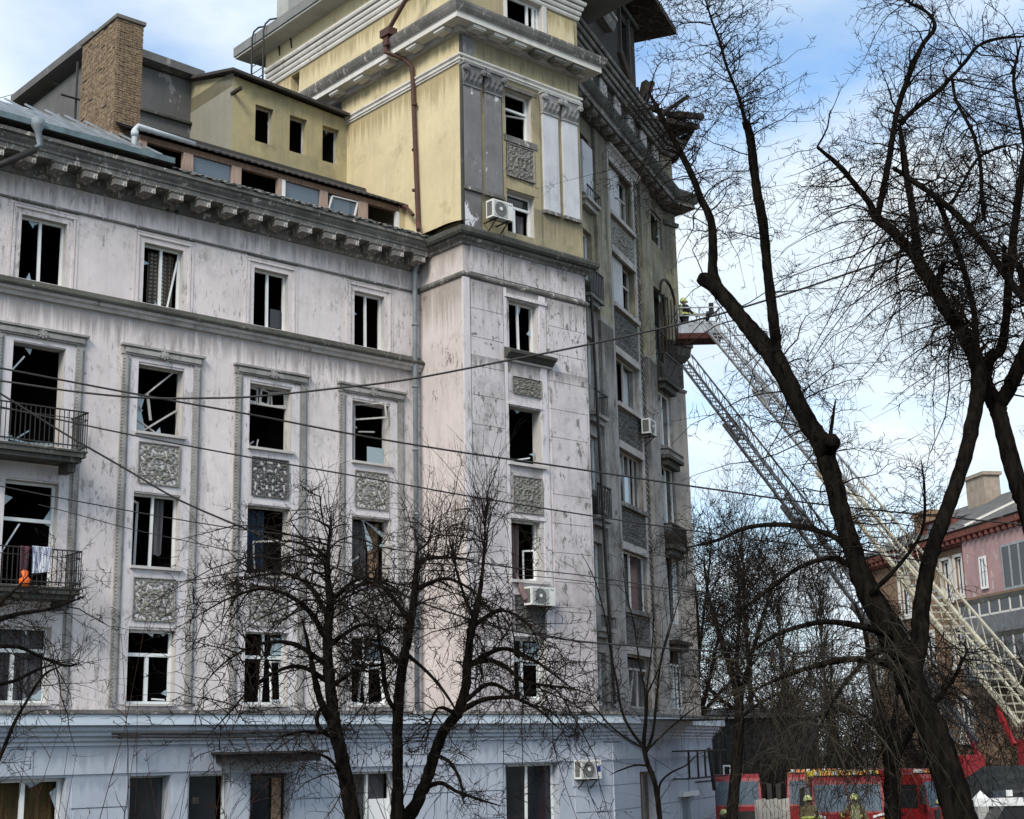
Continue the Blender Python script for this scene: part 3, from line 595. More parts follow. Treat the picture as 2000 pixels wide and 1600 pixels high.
mb = MB(); mb.tube([(-12.92, 1.12, 9.62), (-12.92, 1.12, 9.66), (-12.9, 1.12, 9.80), (-12.9, 1.12, 9.86), (-12.93, 1.12, 9.98), (-12.92, 1.12, 10.02)], [.05, .12, .14, .07, .10, .03], 12)
tag(mb.build('watering_can', ORANGE, None, BFR, smooth=True), 'small bright orange plastic item hanging on the lower balcony railing', 'plastic item')
mb = MB(); mb.box(-9.05, -8.80, 1.80, 1.86, 20.42, 20.47); mb.bar((-8.95, WV, 20.48), (-8.92, 1.75, 20.36), .05); mb.bar((-9.08, 1.65, 20.33), (-8.82, 1.78, 20.42), .14, .10); mb.tube([(-8.86, 1.85, 20.44), (-8.80, 1.78, 20.30)], [.05, .08], 8)
tag(mb.build('wall_lamp', IRON, None, BFR), 'small dark floodlight fixed under the wing cornice', 'lamp')

# ---- chimney: bricks laid one by one ----------------------------------------------------
cx0, cx1, cy0, cy1, cz0, cz1 = -9.77, -8.93, 4.0, 6.3, 22.3, 26.85
ch = MB().box(cx0 + .03, cx1 - .03, cy0 + .03, cy1 - .03, cz0 + .0, cz1).build('chimney', MORTAR, B)
mb = MB(); row = 0; z = cz0 + .95
bl, bh, jt = .245, .066, .012
while z < cz1 - .02:
    for (ox, oy, dx, dy, ln) in ((cx0, cy0, 1, 0, cx1 - cx0), (cx1, cy0, 0, 1, cy1 - cy0), (cx0, cy0, 0, 1, cy1 - cy0), (cx0, cy1 - .1, 1, 0, cx1 - cx0)):
        s = -(.125 if row % 2 else 0)
        while s < ln - .03:
            a, b = max(s, 0), min(s + bl, ln); pr = rnd.uniform(-.010, .010)
            if rnd.random() > .02 and b - a > .03:
                if dx: mb.box(ox + a, ox + b - jt, oy + pr, oy + .1, z, z + bh)
                else: mb.box(ox - pr if ox == cx0 else ox - .1, ox + .1 if ox == cx0 else ox + pr, oy + a, oy + b - jt, z, z + bh)
            s += bl + jt
    z += bh + jt; row += 1
mb.build('brick', BRICK, ch, kind='stuff')
MB().box(cx0 - .05, cx1 + .06, cy0 - .05, cy1 + .06, cz1, cz1 + .11).build('chimney_cap', CEMENT, ch)
MB().box(cx0 - .06, cx1 + .04, cy0 - .06, cy1 + .03, cz0, cz0 + .94).build('chimney_base', plaster('spalled_render', (0.30, 0.25, 0.20), (0.14, 0.13, 0.12), (0.42, 0.27, 0.17), (0.10, 0.09, 0.08), peel=.5, pscale=3), ch)

# ---- veranda on the wing roof -------------------------------------------------------------
ver = MB().box(-9.45, 0, 2.90, 3.05, 22.68, 22.86).box(-9.45, 0, 2.93, 3.02, 22.0, 22.08).build('veranda', BROWNWOOD, B)
for a, b, mm in ((-8.08, -7.76, PALEWOOD), (-6.47, -6.15, PALEWOOD), (-4.86, -4.74, PALEWOOD), (-4.73, -4.60, WHITE), (-3.32, -3.04, PALEWOOD), (-1.86, -1.50, PALEWOOD), (-.36, -.24, WHITE), (-9.45, -9.25, PALEWOOD)):
    MB().box(a, b, 2.88, 3.03, 22.083, 22.677).build('post', mm, ver)
for a, b in ((-7.75, -6.48), (-4.59, -3.33)): MB().box(a, b, 2.96, 2.966, 22.09, 22.67).build('pane', SKYGLASS, ver)
MB().box(-2.95, -1.95, 2.97, 2.976, 22.12, 22.6, xf=Matrix.Translation((-2.4, 0, 22.1)) @ Matrix.Rotation(.04, 4, 'Y') @ Matrix.Translation((2.4, 0, -22.1))).build('pane', SKYGLASS, ver)
mb = MB(); mb.bar((-3.0, 2.93, 22.1), (-2.85, 2.93, 22.6), .05); mb.bar((-2.0, 2.93, 22.08), (-1.88, 2.93, 22.64), .05); mb.bar((-2.85, 2.93, 22.61), (-1.9, 2.93, 22.64), .04); mb.build('sash', WHITE, ver)
mb = MB(); n = 120
for i in range(n):
    x0, x1 = -9.7 + i * 9.72 / n, -9.7 + (i + 1) * 9.72 / n; h0, h1 = .022 * math.sin(i * 2.1), .022 * math.sin((i + 1) * 2.1)
    mb.quad((x0, 2.72, 22.88 + h0), (x1, 2.72, 22.88 + h1), (x1, 6.2, 24.62 + h1), (x0, 6.2, 24.62 + h0)); mb.quad((x0, 2.72, 22.88 + h0), (x1, 2.72, 22.88 + h1), (x1, 2.72, 22.93 + h1), (x0, 2.72, 22.93 + h0)); mb.quad((x0, 2.72, 22.93 + h0), (x1, 2.72, 22.93 + h1), (x1, 6.2, 24.67 + h1), (x0, 6.2, 24.67 + h0))
mb.build('roof', DARKROOF, ver)
MB().box(-9.4, -.05, 5.0, 5.1, 21.8, 24.2).quad((-9.4, 2.95, 22.05), (0, 2.95, 22.05), (0, 5, 22.05), (-9.4, 5, 22.05)).quad((-9.4, 3.05, 22.0), (-9.4, 5, 22), (-9.4, 5, 23.9), (-9.4, 3.05, 22.9)).build('room', INTERIOR, ver)
MB().box(-.23, 0, 2.9, 3.0, 22.0, 22.9).build('wall', YELLOW, ver)

# ---- annex with three openings, grey block behind -----------------------------------------
hs = [(-3.69, -2.99, 25.36, 26.66), (-2.35, -1.66, 25.36, 26.66), (-1.02, -.33, 25.36, 26.66)]
MB().wall(-4.55, 0, 22.0, 27.1, 6.2, hs, .3).build('annex_wall', ANNEX, B)
SIDE2 = Matrix.Translation((-4.55, 9.0, 0)) @ Matrix.Rotation(-math.pi / 2, 4, 'Z')
MB().wall(0, 2.8, 22.0, 27.6, 0, (), .2).build('annex_wall', ANNEX_GREY, B, SIDE2)
MB().box(-4.3, -.02, 8.9, 9.1, 22, 28.5).quad((-.03, 6.52, 24), (-.03, 9, 24), (-.03, 9, 28), (-.03, 6.52, 28)).quad((-4.3, 6.52, 26.98), (0, 6.52, 26.98), (0, 9, 27.9), (-4.3, 9, 27.9)).box(-4.3, -.02, 6.52, 9, 24.7, 24.8).build('annex_room', INTERIOR, B)
for h in hs: window(None, h[0], h[1], h[2], h[3], 6.42, mat=OLDWOOD, fw=.04)
mb = MB()
rp = [(-4.78, 5.85, 27.42), (.12, 5.85, 27.12), (.12, 9.3, 28.1), (-4.78, 9.3, 28.35)]
mb._add(rp + [(p[0], p[1], p[2] + .10) for p in rp], [(0, 1, 2, 3), (7, 6, 5, 4), (0, 4, 5, 1), (1, 5, 6, 2), (2, 6, 7, 3), (3, 7, 4, 0)])
mb.build('annex_roof', DARKROOF, B)
mb = MB(); mb._add([(-4.55, 6.2, 27.1), (0, 6.2, 27.1), (0, 6.2, 27.14), (-4.55, 6.2, 27.42)], [(0, 1, 2, 3)]); mb._add([(-4.55, 6.2, 27.09), (-4.55, 6.2, 27.43), (-4.55, 9, 28.25), (-4.55, 9, 27.09)], [(0, 1, 2, 3)]); mb.build('annex_gable', ANNEX, B)
MB().box(-4.60, -4.50, 5.7, 6.3, 26.75, 26.85).build('broken_beam', CHAR, B)
MB().wall(-8.0, -4.55, 22.0, 28.25, 9.0, (), .3).box(-8, -7.9, 9, 15, 22, 28.2).build('grey_block_wall', GREY_RENDER, B)
mb = MB(); rp = [(-8.45, 8.55, 28.42), (-4.3, 8.55, 28.28), (-4.3, 15, 28.4), (-8.45, 15, 28.5)]
mb._add(rp + [(p[0], p[1], p[2] + .28) for p in rp], [(0, 1, 2, 3), (7, 6, 5, 4), (0, 4, 5, 1), (1, 5, 6, 2), (2, 6, 7, 3), (3, 7, 4, 0)]); mb.build('grey_block_roof', GREY_RENDER, B)
MB().box(-8.05, -4.56, 8.86, 8.99, 26.62, 26.70).build('ledge', TRIM_DARK, B)
mb = MB(); mb.tube([(-8.6, 9.2, 25.4), (-8.6, 9.2, 27.8)], .04, 8); mb.tube([(-9.2, 9.0, 26.4), (-8.4, 9.2, 26.5)], .035, 8); mb.build('vent_pipe', IRON, B)

# ---- tower --------------------------------------------------------------------------------
tw = {'0': (1.77, 3.02, 7.0, 8.84), '1': (1.74, 2.98, 10.57, 12.4), '2': (1.74, 3.10, 14.17, 15.95), '3': (1.85, 3.05, 17.8, 19.39), '4': (1.82, 3.06, 21.68, 23.06), '5': (1.85, 3.02, 24.98, 26.58), '6': (2.12, 3.72, 29.12, 30.2)}
MB().wall(0, 5.25, 6.4, 20.9, 0, [tw[k] for k in '0123'], .4, 0, 1).build('tower_wall', [PINK_T, REVEAL], B)
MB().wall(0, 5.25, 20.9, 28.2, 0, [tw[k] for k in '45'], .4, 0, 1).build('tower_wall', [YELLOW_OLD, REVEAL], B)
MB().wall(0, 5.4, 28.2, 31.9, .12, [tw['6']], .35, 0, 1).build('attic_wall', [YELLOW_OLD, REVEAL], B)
SIDE = Matrix.Translation((0, 12.0, 0)) @ Matrix.Rotation(-math.pi / 2, 4, 'Z')     # local x = 12 - v
MB().wall(12 - WV - .02, 12, 6.4, 20.9, 0, (), .3).build('tower_side_wall', CREAM, B, SIDE)
MB().wall(.4, 12, 20.9, 28.3, 0, (), .35).build('tower_side_wall', YELLOW, B, SIDE)
MB().wall(.4, 11.88, 28.3, 31.75, 0, [(2.2, 2.75, 29.35, 30.15)], .35).build('attic_side_wall', YELLOW, B, SIDE)
RS = Matrix.Translation((5.25, 0, 0)) @ Matrix.Rotation(math.pi / 2, 4, 'Z')       # right flank
MB().wall(0, 1.35, 6.4, 28.2, 0, (), .3).build('tower_flank', PINK_T, B, RS)
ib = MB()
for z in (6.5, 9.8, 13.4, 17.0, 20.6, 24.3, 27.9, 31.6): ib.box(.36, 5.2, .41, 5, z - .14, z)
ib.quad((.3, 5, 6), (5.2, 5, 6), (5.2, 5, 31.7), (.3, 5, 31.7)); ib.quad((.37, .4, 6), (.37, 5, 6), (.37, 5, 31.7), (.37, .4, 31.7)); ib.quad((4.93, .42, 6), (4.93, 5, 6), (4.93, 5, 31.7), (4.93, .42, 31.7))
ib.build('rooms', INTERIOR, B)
TR = .22
window(None, *tw['0'], TR, mull=(.40,), trans=(.62,), tmull=(.42,), sashes=((.45, .95, .04, .6, 'r', -.4, 0),), panes=((.52, .94, .68, .93, SHARD),), bars=((.05, .75, .3, .66, .05),), fw=.07)
window(None, *tw['1'], TR, sashes=((.66, .98, .03, .55, 'r', -.9, 0),), curtains=((.30, .66, .05, .96, CURT_PINK, .05), (.02, .2, .55, .8, CURT_PINK, .03)), bars=((.02, .80, .18, .62, .03),), fw=.05)
window(None, *tw['2'], TR, frame=False, bars=((.05, .03, .80, .16, .05),))
window(None, *tw['3'], TR, mull=((.50, .48),), fw=.05)
window(None, *tw['4'], TR, mull=(.45,), trans=(.66,), curtains=((.66, 1, .0, .62, CURT_GREY, .03),), panes=((.05, .95, .72, .95, GLASS),), fw=.06)
window(None, *tw['5'], TR, trans=(.62,), sashes=((.32, .97, .0, .60, 'r', -.35, .03),), fw=.055)
window(None, *tw['6'], .30, mull=(.70, .88), fw=.07)
pm = MB(); pm.tube([(1.92, -.02, 10.75), (2.02, -.10, 10.3), (2.12, -.2, 10.0), (2.3, -.25, 9.85)], [.02, .09, .11, .06], 8)
tag(pm.build('cloth', CURT_PINK, None, BFR), 'pinkish cloth hanging out of the window above the air conditioner', 'cloth')
# rusticated blocks
hb = .875; n = int((19.75 - 6.95) / hb); hb = (19.75 - 6.95) / n
bl_ = MB().box(0, 1.30, -.035, .02, .006, hb - .012).mesh('plaster_block', PINK_T); br_ = MB().box(0, 1.62, -.035, .02, .006, hb - .012).mesh('plaster_block', PINK_T)
for i in range(n):
    for me_, x, w_ in ((bl_, .28, 1.30), (br_, 3.50, 1.62)):
        mb = MB().box(x, x + w_, -.035, .02, 6.95 + i * hb + .006, 6.95 + (i + 1) * hb - .012); mb.build('plaster_block', PINK_T, B)
for a, b in ((.28, 1.62), (1.66, 3.44), (3.5, 5.12)): MB().box(a, b, -.04, .02, 19.99, 20.84).build('plaster_block', PINK_T, B)
MB().box(-.03, .22, -.05, .02, 6.9, 19.77).build('corner_strip', SURR, B)
for x0, x1 in ((1.62, 1.74), (3.12, 3.40)): MB().box(x0, x1, -.03, .02, 6.95, 19.75).build('surround_strip', SURR, B)
mb = MB(); mb.box(1.66, 3.44, -.075, .02, 19.45, 19.56); mb.build('window_hood', SURR, B)
MB().sweep([(1.62, 0), (3.62, 0)], [(-.01, 17.42), (.10, 17.45), (.20, 17.56), (.30, 17.60), (.32, 17.68), (.06, 17.80), (-.01, 17.80)]).build('window_hood', TRIM_DARK, B)
MB().sweep([(1.62, 0), (3.60, 0)], [(-.01, 17.36), (.09, 17.36), (.12, 17.417), (-.01, 17.417)]).build('window_hood', TRIM_LIGHT, B)
relief(REL_T, I4, 2.52, -.02, 16.64); relief(REL_W, I4, 2.45, -.02, 13.2); relief(REL_WD, I4, 2.42, -.02, 9.55)
for z in (14.17, 10.57): MB().box(1.66, 3.25, -.12, .22, z - .09, z).build('window_sill', REVEAL, B)
for z0, z1 in ((12.44, 12.56), (15.99, 16.1), (8.88, 8.98)): MB().box(1.70, 3.2, -.05, .02, z0, z1).build('lintel', SURR, B)
TP = [(0, WV + .0), (0, 0), (5.25, 0), (5.25, 1.15)]
MB().sweep(TP, [(-.02, 19.78), (.06, 19.79), (.09, 19.84), (.09, 19.90), (.03, 19.96), (-.02, 19.96)]).build('string_course', TRIM, B)
MB().sweep(TP, [(-.02, 20.82), (.06, 20.84), (.10, 20.92), (.20, 20.98), (.22, 21.06), (-.02, 21.06)]).build('lower_cornice', TRIM, B)
MB().sweep(TP, [(-.02, 21.063), (.32, 21.063), (.37, 21.14), (.37, 21.26), (.30, 21.34), (-.02, 21.46)]).build('lower_cornice', TRIM_DARK, B)
mb = MB()
for i in range(14):
    a, b = i / 13, (i + 1) / 13
    if i < 13: mb.quad((-.43 - .03 * math.sin(a * 9), 2.2 - 2.6 * a, 21.38 + .10 * math.sin(a * 3.1)), (-.43 - .03 * math.sin(b * 9), 2.2 - 2.6 * b, 21.38 + .10 * math.sin(b * 3.1)), (0.0, 2.2 - 2.6 * b, 21.52 + .1 * math.sin(b * 3.1)), (0.0, 2.2 - 2.6 * a, 21.52 + .1 * math.sin(a * 3.1)))
mb.build('flashing', RUST, B)
TP2 = [(0, 11.6), (0, 0), (5.25, 0), (5.25, 1.12)]
MB().sweep(TP2, [(-.01, 26.92), (.05, 26.94), (.05, 26.99), (.09, 27.01), (.09, 27.06), (.05, 27.08), (.05, 27.13), (.11, 27.16), (.11, 27.22), (-.01, 27.24)]).build('string_course', WHITE_TRIM, B)
MB().sweep(TP2, [(-.01, 27.92), (.14, 27.96), (.18, 28.12), (-.01, 28.12)]).build('cornice_bed', TRIM_LIGHT, B)
MB().sweep(TP2, [(-.01, 28.123), (.58, 28.123), (.58, 28.30), (.62, 28.33), (-.01, 28.33)]).build('cornice', WHITE_TRIM, B)
MB().sweep(TP2, [(-.01, 28.333), (.64, 28.333), (.70, 28.44), (.74, 28.58), (.74, 28.66), (.66, 28.70), (-.01, 28.92)]).build('cornice_gutter', TRIM, B)
mut = MB().box(-.26, .26, -.52, -.16, -.10, 0).box(-.22, .22, -.48, -.2, -.14, -.10).mesh('modillion', WHITE_TRIM)
mut_d = mut.copy(); mut_d.materials.clear(); mut_d.materials.append(TRIM)
for i in range(6): put('modillion', mut if i < 3 else mut_d, B, Matrix.Translation((.42 + i * .88, 0, 28.12)))
for i in range(8): put('modillion', mut, B, Matrix.Translation((0, .42 + i * 1.5 * .98, 28.12)) @ Matrix.Rotation(-math.pi / 2, 4, 'Z'))
AP = [(0, 11.3), (0, .12), (5.4, .12), (5.4, .9)]
for z0, o in ((30.22, .05), (30.40, .10), (30.58, .16), (30.76, .24)):
    MB().sweep(AP, [(-.01, z0), (o, z0), (o + .03, z0 + .06), (o + .03, z0 + .13), (o, z0 + .14), (-.01, z0 + .16)]).build('attic_moulding', WHITE_TRIM, B)
MB().box(.3, 1.95, .06, .13, 28.95, 30.1).build('attic_panel', YELLOW_OLD, B); MB().box(3.95, 5.2, .06, .13, 28.95, 30.1).build('attic_panel', YELLOW, B)
for x0, x1 in ((1.96, 2.11), (3.73, 3.9)): MB().box(x0, x1, .04, .13, 28.9, 30.2).build('attic_jamb', WHITE_TRIM, B)
mb = MB(); mb.box(-.75, .0, -.7, 12.6, 31.70, 31.78); mb.build('eave_soffit', SOFFIT, B)
MB().box(-.80, 8, -.75, 12.65, 31.783, 32.15).build('tower_roof', rough_mat('grey_roof_edge', (0.22, 0.22, 0.22), (0.15, 0.15, 0.145), 1, .7), B)
MB().box(.4, 8, .5, 11.7, 27.0, 31.7).build('attic_core', INTERIOR, B) if False else None
MB().box(-.3, 1.2, 9.6, 10.4, 32.15, 33.4).build('roof_vent', SOFFIT, B)
# pilasters with capitals
def capital(mat):
    mb = MB(); mb._add([(-.34, -.09, 0), (.34, -.09, 0), (.34, .02, 0), (-.34, .02, 0), (-.43, -.22, .62), (.43, -.22, .62), (.43, .02, .62), (-.43, .02, .62)], [(0, 1, 5, 4), (1, 2, 6, 5), (2, 3, 7, 6), (3, 0, 4, 7), (0, 3, 2, 1), (4, 5, 6, 7)])
    mb.box(-.46, .46, -.26, .02, .62, .72); mb.box(-.37, .37, -.13, .02, -.05, 0)
    for sx_ in (-.36, .36): mb.tube([(sx_, -.29, .50), (sx_, -.16, .50)], .105, 10); mb.tube([(sx_, -.32, .50), (sx_, -.28, .50)], .05, 8)
    for r_, zz0, zz1 in ((4, .03, .30), (3, .22, .46)):
        for i in range(r_):
            x = (i - (r_ - 1) / 2) * .19
            mb._add([(x - .08, -.10, zz0), (x + .08, -.10, zz0), (x + .06, -.19, zz1 - .05), (x - .06, -.19, zz1 - .05), (x, -.27, zz1), (x, -.20, zz1 - .12)], [(0, 1, 2, 3), (3, 2, 4), (2, 5, 4), (3, 4, 5), (0, 3, 5), (1, 5, 2)])
    return mb.mesh('capital', mat)
cap_g, cap_w = capital(PIL_GREY), capital(plaster('capital_stone', (0.40, 0.395, 0.39), (0.27, 0.265, 0.26), (0.15, 0.15, 0.15), (0.10, 0.10, 0.10), peel=.66, pscale=3))
for x, mt, cm in ((.42, PIL_GREY, cap_g), (1.30, PIL_GREY, cap_g), (3.82, PIL_WHITE, cap_w), (4.72, PIL_WHITE, cap_w)):
    o = MB().box(x - .34, x + .34, -.09, .02, 22.75, 26.20).build('pilaster', mt, B)
    MB().box(x - .39, x + .39, -.13, .02, 22.64, 22.747).build('base', TRIM, o); put('capital', cm, o, Matrix.Translation((x, 0, 26.2)))
MB().box(-.02, .06, -.06, .02, 21.4, 27.9).build('corner_strip', TRIM_DARK, B)
MB().box(.08, .74, -.05, .01, 21.46, 22.62).build('pedestal', PIL_GREY, B); MB().box(.08, .55, -.04, .01, 27.26, 27.9).build('frieze_patch', PIL_GREY, B)
for x0, x1 in ((1.70, 1.84), (3.04, 3.34)): MB().box(x0, x1, -.05, .01, 21.46, 26.80).build('surround_strip', YELLOW_OLD, B)
MB().box(1.72, 3.24, -.07, .01, 26.62, 26.74).build('lintel', TRIM, B)
relief(REL_W, Matrix.Translation((2.48, -.03, 24.13)) @ Matrix.Scale(1.0, 4, (0, 0, 1)), 0, 0, 0)
MB().box(1.74, 3.2, -.08, .05, 24.74, 24.95).build('window_sill', TRIM, B); MB().box(1.74, 3.2, -.06, .05, 23.1, 23.42).build('lintel', YELLOW_OLD, B)
# brown downpipe with hopper on the yellow flank
mb = MB(); mb.tube([(-.62, 1.2, 30.4), (-.7, 2.0, 29.6), (-.72, 2.9, 28.9), (-.72, 2.95, 28.2), (-.3, 2.55, 27.95), (-.14, 2.3, 27.6), (-.13, 2.05, 22.1), (-.35, 1.75, 21.7)], .075, 10)
mb.box(-.88, -.52, 2.6, 3.1, 28.72, 28.98); mb.box(-.82, -.58, 2.75, 3.0, 28.4, 28.72)
for z in (26.2, 24.6, 23.2): mb.tube([(-.135, 2.2, z), (-.135, 2.19, z + .07)], .10, 10)
mb.build('downpipe', RUST, B)
mb = MB(); mb.tube([(-.12, 3.15, 22.95), (-.2, 2.6, 22.8), (-.25, 2.15, 22.35)], .06, 8); mb.tube([(-.2, 3.4, 22.9), (-.14, 3.1, 23.0)], .09, 8); mb.build('roof_pipe', RUST, B)
# roof ladder with hoops
LD = thing('roof_ladder', 'dark iron roof ladder with two curved hoops above the yellow eave', 'ladder', BFR @ Matrix.Translation((-.95, 10.6, 28.9)))
for i, y in enumerate((.45, -.35)):
    pts = [(0, y, 0), (0, y, 3.0)] + [(.45 - .45 * math.cos(a), y - .2 * (1 - math.cos(a)), 3.0 + .55 * math.sin(a)) for a in (.5, 1.0, 1.57, 2.1, 2.7, 3.14)] + [(.95, y - .45, 2.4)]
    MB().tube(pts, .035, 8).build('rail', IRON, LD)
for i in range(9): MB().tube([(0, -.35, .3 + i * .3), (0, .45, .3 + i * .3)], .018, 6).build('rung', IRON, LD)

# ---- oblique facade -----------------------------------------------------------------------
ZL = [(6.95, 8.80), (10.4, 12.5), (14.2, 16.2), (17.9, 19.75), (21.7, 23.7), (25.3, 27.35)]
hz = [(5.28, 8.25, a, b) for a, b in ZL]
hl = [(2.05, 3.15, a, b - .1) for a, b in ZL]
hr = [(10.95, 12.75, 7.0, 9.3), (10.95, 12.75, 10.3, 13.0), (10.95, 12.75, 14.2, 16.6), (10.95, 12.75, 17.4, 19.6), (10.75, 12.95, 20.9, 24.0), (11.0, 12.6, 26.0, 27.4)]
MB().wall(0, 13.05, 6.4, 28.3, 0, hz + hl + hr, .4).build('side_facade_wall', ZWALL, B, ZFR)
ib = MB()
for z in (6.5, 9.9, 13.6, 17.1, 20.7, 24.6, 28.2): ib.box(.2, 13, .41, 4, z - .14, z)
for x in (1.2, 4.4, 9.6, 13.0): ib.box(x - .05, x + .05, .41, 4, 6.5, 28.2)
ib.quad((.1, 4, 6), (13, 4, 6), (13, 4, 28.2), (.1, 4, 28.2)); ib.build('rooms', INTERIOR, B, ZFR)
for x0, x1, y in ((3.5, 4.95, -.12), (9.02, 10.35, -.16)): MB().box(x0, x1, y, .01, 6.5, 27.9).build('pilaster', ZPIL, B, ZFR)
MB().box(4.95, 5.27, -.07, .01, 6.5, 27.9).build('surround_strip', plaster('pale_sooty_strip', (0.42, 0.39, 0.36), (0.30, 0.28, 0.26), (0.12, 0.11, 0.10), (0.08, 0.075, 0.07), peel=.64, zsplit=(20.2, 21.4, (0.38, 0.37, 0.375))), B, ZFR)
MB().box(8.27, 8.45, -.06, .01, 6.5, 27.4).build('surround_strip', TRIM_LIGHT, B, ZFR)
roped('r', 8.74, 6.9, 27.4, -.05, TRIM, .34, .22).build('rope_moulding', TRIM, B, ZFR, kind='stuff'); MB().box(8.47, 9.0, -.035, .01, 6.5, 27.6).build('moulding_bed', ZPIL, B, ZFR)
for i in range(5):
    top, nxt = ZL[i][1], ZL[i + 1][0]
    relief(REL_Z if i not in (4,) else REL_ZL, ZFR @ Matrix.Translation((6.76, -.03, (top + nxt) / 2 + .02)) @ Matrix.Scale((nxt - top - .55) / 1.35, 4, (0, 0, 1)), 0, 0, 0)
for a, b in ZL:
    MB().box(5.27, 8.30, -.10, .02, b + .0, b + .27).build('lintel', TRIM_LIGHT, B, ZFR); MB().box(5.25, 8.35, -.16, .2, a - .16, a).build('window_sill', TRIM_LIGHT if a > 17 else TRIM, B, ZFR)
MB().sweep([(5.0, 0), (8.9, 0)], [(0, 27.62), (.10, 27.66), (.14, 27.76), (.24, 27.84), (.26, 27.92), (0, 27.96)]).build('window_hood', TRIM_LIGHT, B, ZFR)
PIER = plaster('pale_pier', (0.55, 0.55, 0.56), (0.40, 0.40, 0.41), (0.2, 0.2, 0.2), (0.12, 0.12, 0.12), peel=.68)
for i in (4, 5): MB().box(5.85, 7.05, .10, .22, *ZL[i]).build('pier', PIER, B, ZFR)
zr = .24
window(ZFR, 5.28, 8.25, *ZL[5], zr, trans=(.6,), mull=(.55, .80), mat=OLDWOOD, curtains=((.82, 1, 0, 1, CURT_WHITE, .03),))
window(ZFR, 5.28, 8.25, *ZL[4], zr, trans=(.62,), mat=OLDWOOD, mull=(.18,))
window(ZFR, 5.28, 8.25, *ZL[3], zr - .08, mull=(.22, .52), mat=OLDWOOD, curtains=((.20, .55, 0, .97, CURT_PINK, .04), (.74, 1.0, 0, .97, CURT_WHITE, .03)))
window(ZFR, 5.28, 8.25, *ZL[2], zr - .08, mull=(.2, .4, .62, .8), curtains=((.0, .3, 0, 1, CURT_GREY, .04), (.42, .60, .0, 1, CURT_WHITE, .04), (.66, .95, .0, 1, CURT_GREY, .04)), panes=((.42, .62, .04, .6, SHARD),), mat=OLDWOOD)
window(ZFR, 5.28, 8.25, *ZL[1], zr - .10, mull=(.18, .46), curtains=((.16, .46, 0, .97, CURT_TAN, .03), (.50, .98, .0, .97, CURT_WHITE, .04)), panes=((.50, .97, .03, .97, GLASS),))
window(ZFR, 5.28, 8.25, *ZL[0], zr - .08, mull=((.30, .26), .62), trans=(.72,), curtains=((.5, 1, 0, .95, CURT_GREY, .05),), bars=((.3, .1, .5, .7, .06),), mat=OLDWOOD)
for i, (a, b) in enumerate(ZL):
    window(ZFR, 2.05, 3.15, a, b - .1, .2, mull=(.5,), curtains=((.1, .95, 0, 1, (CURT_WHITE, CURT_WHITE, CURT_GREY, CURT_WHITE, CURT_WHITE, CURT_GREY)[i], .03),))
for i, (z, h) in enumerate(((9.35, .5), (13.1, 1.2), (16.7, .9), (20.95, 1.05), (24.55, .5))):
    sb = MB(); sb.box(1.85, 3.36, -.34, -.0, z, z + .12); sb.box(1.95, 3.25, -.22, -.0, z - .18, z - .003); o = sb.build('balcony', CASE if i != 3 else TRIM, B, ZFR)
    rb = MB(); rb.bar((1.87, -.32, z + h), (3.34, -.32, z + h), .05); rb.bar((3.34, -.32, z + h), (3.34, 0, z + h), .05)
    for q in range(9): rb.box(1.87 + q * .18, 1.89 + q * .18, -.33, -.31, z + .16, z + h)
    rb.build('railing', IRON, o)
    if i in (1, 3): MB().box(1.9, 3.32, -.305, -.285, z + .2, z + h - .03).build('panel', (TRIM if i == 1 else GREY_RENDER), o)
MB().tube([(1.75, -.38, 20.9), (1.9, -.40, 17), (2.2, -.40, 12), (2.6, -.42, 7)], .05, 8).build('downpipe', IRON, B, ZFR)
MB().box(2.1, 3.2, -.12, .0, 24.9, 26.9).build('pilaster', PIL_WHITE, B, ZFR)
# right loggia column
for i, (a, b, c, d) in enumerate(hr):
    kw = [dict(mull=(.45, .7), curtains=((.05, .95, 0, .7, CURT_WHITE, .04),), trans=(.72,)), dict(curtains=((.05, .7, 0, .95, CURT_WHITE, .06),), mull=(.8,)), dict(mull=(.5,), curtains=((.1, .9, 0, .9, CURT_WHITE, .05),)), dict(mull=(.45,), curtains=((.3, 1, 0, .95, CURT_WHITE, .04),), bars=((.02, .0, .9, -.25, .05), (.2, .05, .7, -.3, .05), (.0, -.1, .95, -.32, .05))), dict(mull=(.3, .5, .75), trans=(.45,), mat=IRON), dict(mat=OLDWOOD)][i]
    window(ZFR, a, b, c, d, .1, **kw)
for z, h, pm_ in ((9.45, .0, None), (13.15, .95, SOOT), (16.75, .35, None), (19.9, 1.15, GREY_RENDER)):
    sb = MB(); sb.box(10.7, 12.85, -.42, 0, z, z + .14); sb.box(10.85, 12.7, -.28, 0, z - .25, z - .003); o = sb.build('balcony', TRIM_DARK if z > 12 else IRON, B, ZFR)
    if h:
        rb = MB(); rb.bar((10.72, -.40, z + h), (12.83, -.40, z + h), .06); rb.bar((10.72, -.40, z + h), (10.72, 0, z + h), .06)
        for q in range(12): rb.box(10.72 + q * .185, 10.74 + q * .185, -.41, -.39, z + .18, z + h)
        rb.build('railing', IRON, o)
        if pm_: MB().box(10.75, 12.8, -.385, -.365, z + .2, z + h - .04).build('panel', pm_, o)
mb = MB()
for q in range(5): mb.box(10.80 + q * .5, 10.84 + q * .5, -.35, -.31, 21.1, 23.7 - .0 * q)
for i in range(8):
    a0, a1 = math.pi * i / 8, math.pi * (i + 1) / 8; mb.bar((11.85 - 1.08 * math.cos(a0), -.33, 23.65 + .75 * math.sin(a0)), (11.85 - 1.08 * math.cos(a1), -.33, 23.65 + .75 * math.sin(a1)), .09)
mb.build('burnt_balcony_frame', CHAR, B, ZFR)
MB().box(10.6, 13.0, -.06, .0, 23.2, 25.6).build('soot_patch_panel', SOOT, B, ZFR) if False else None
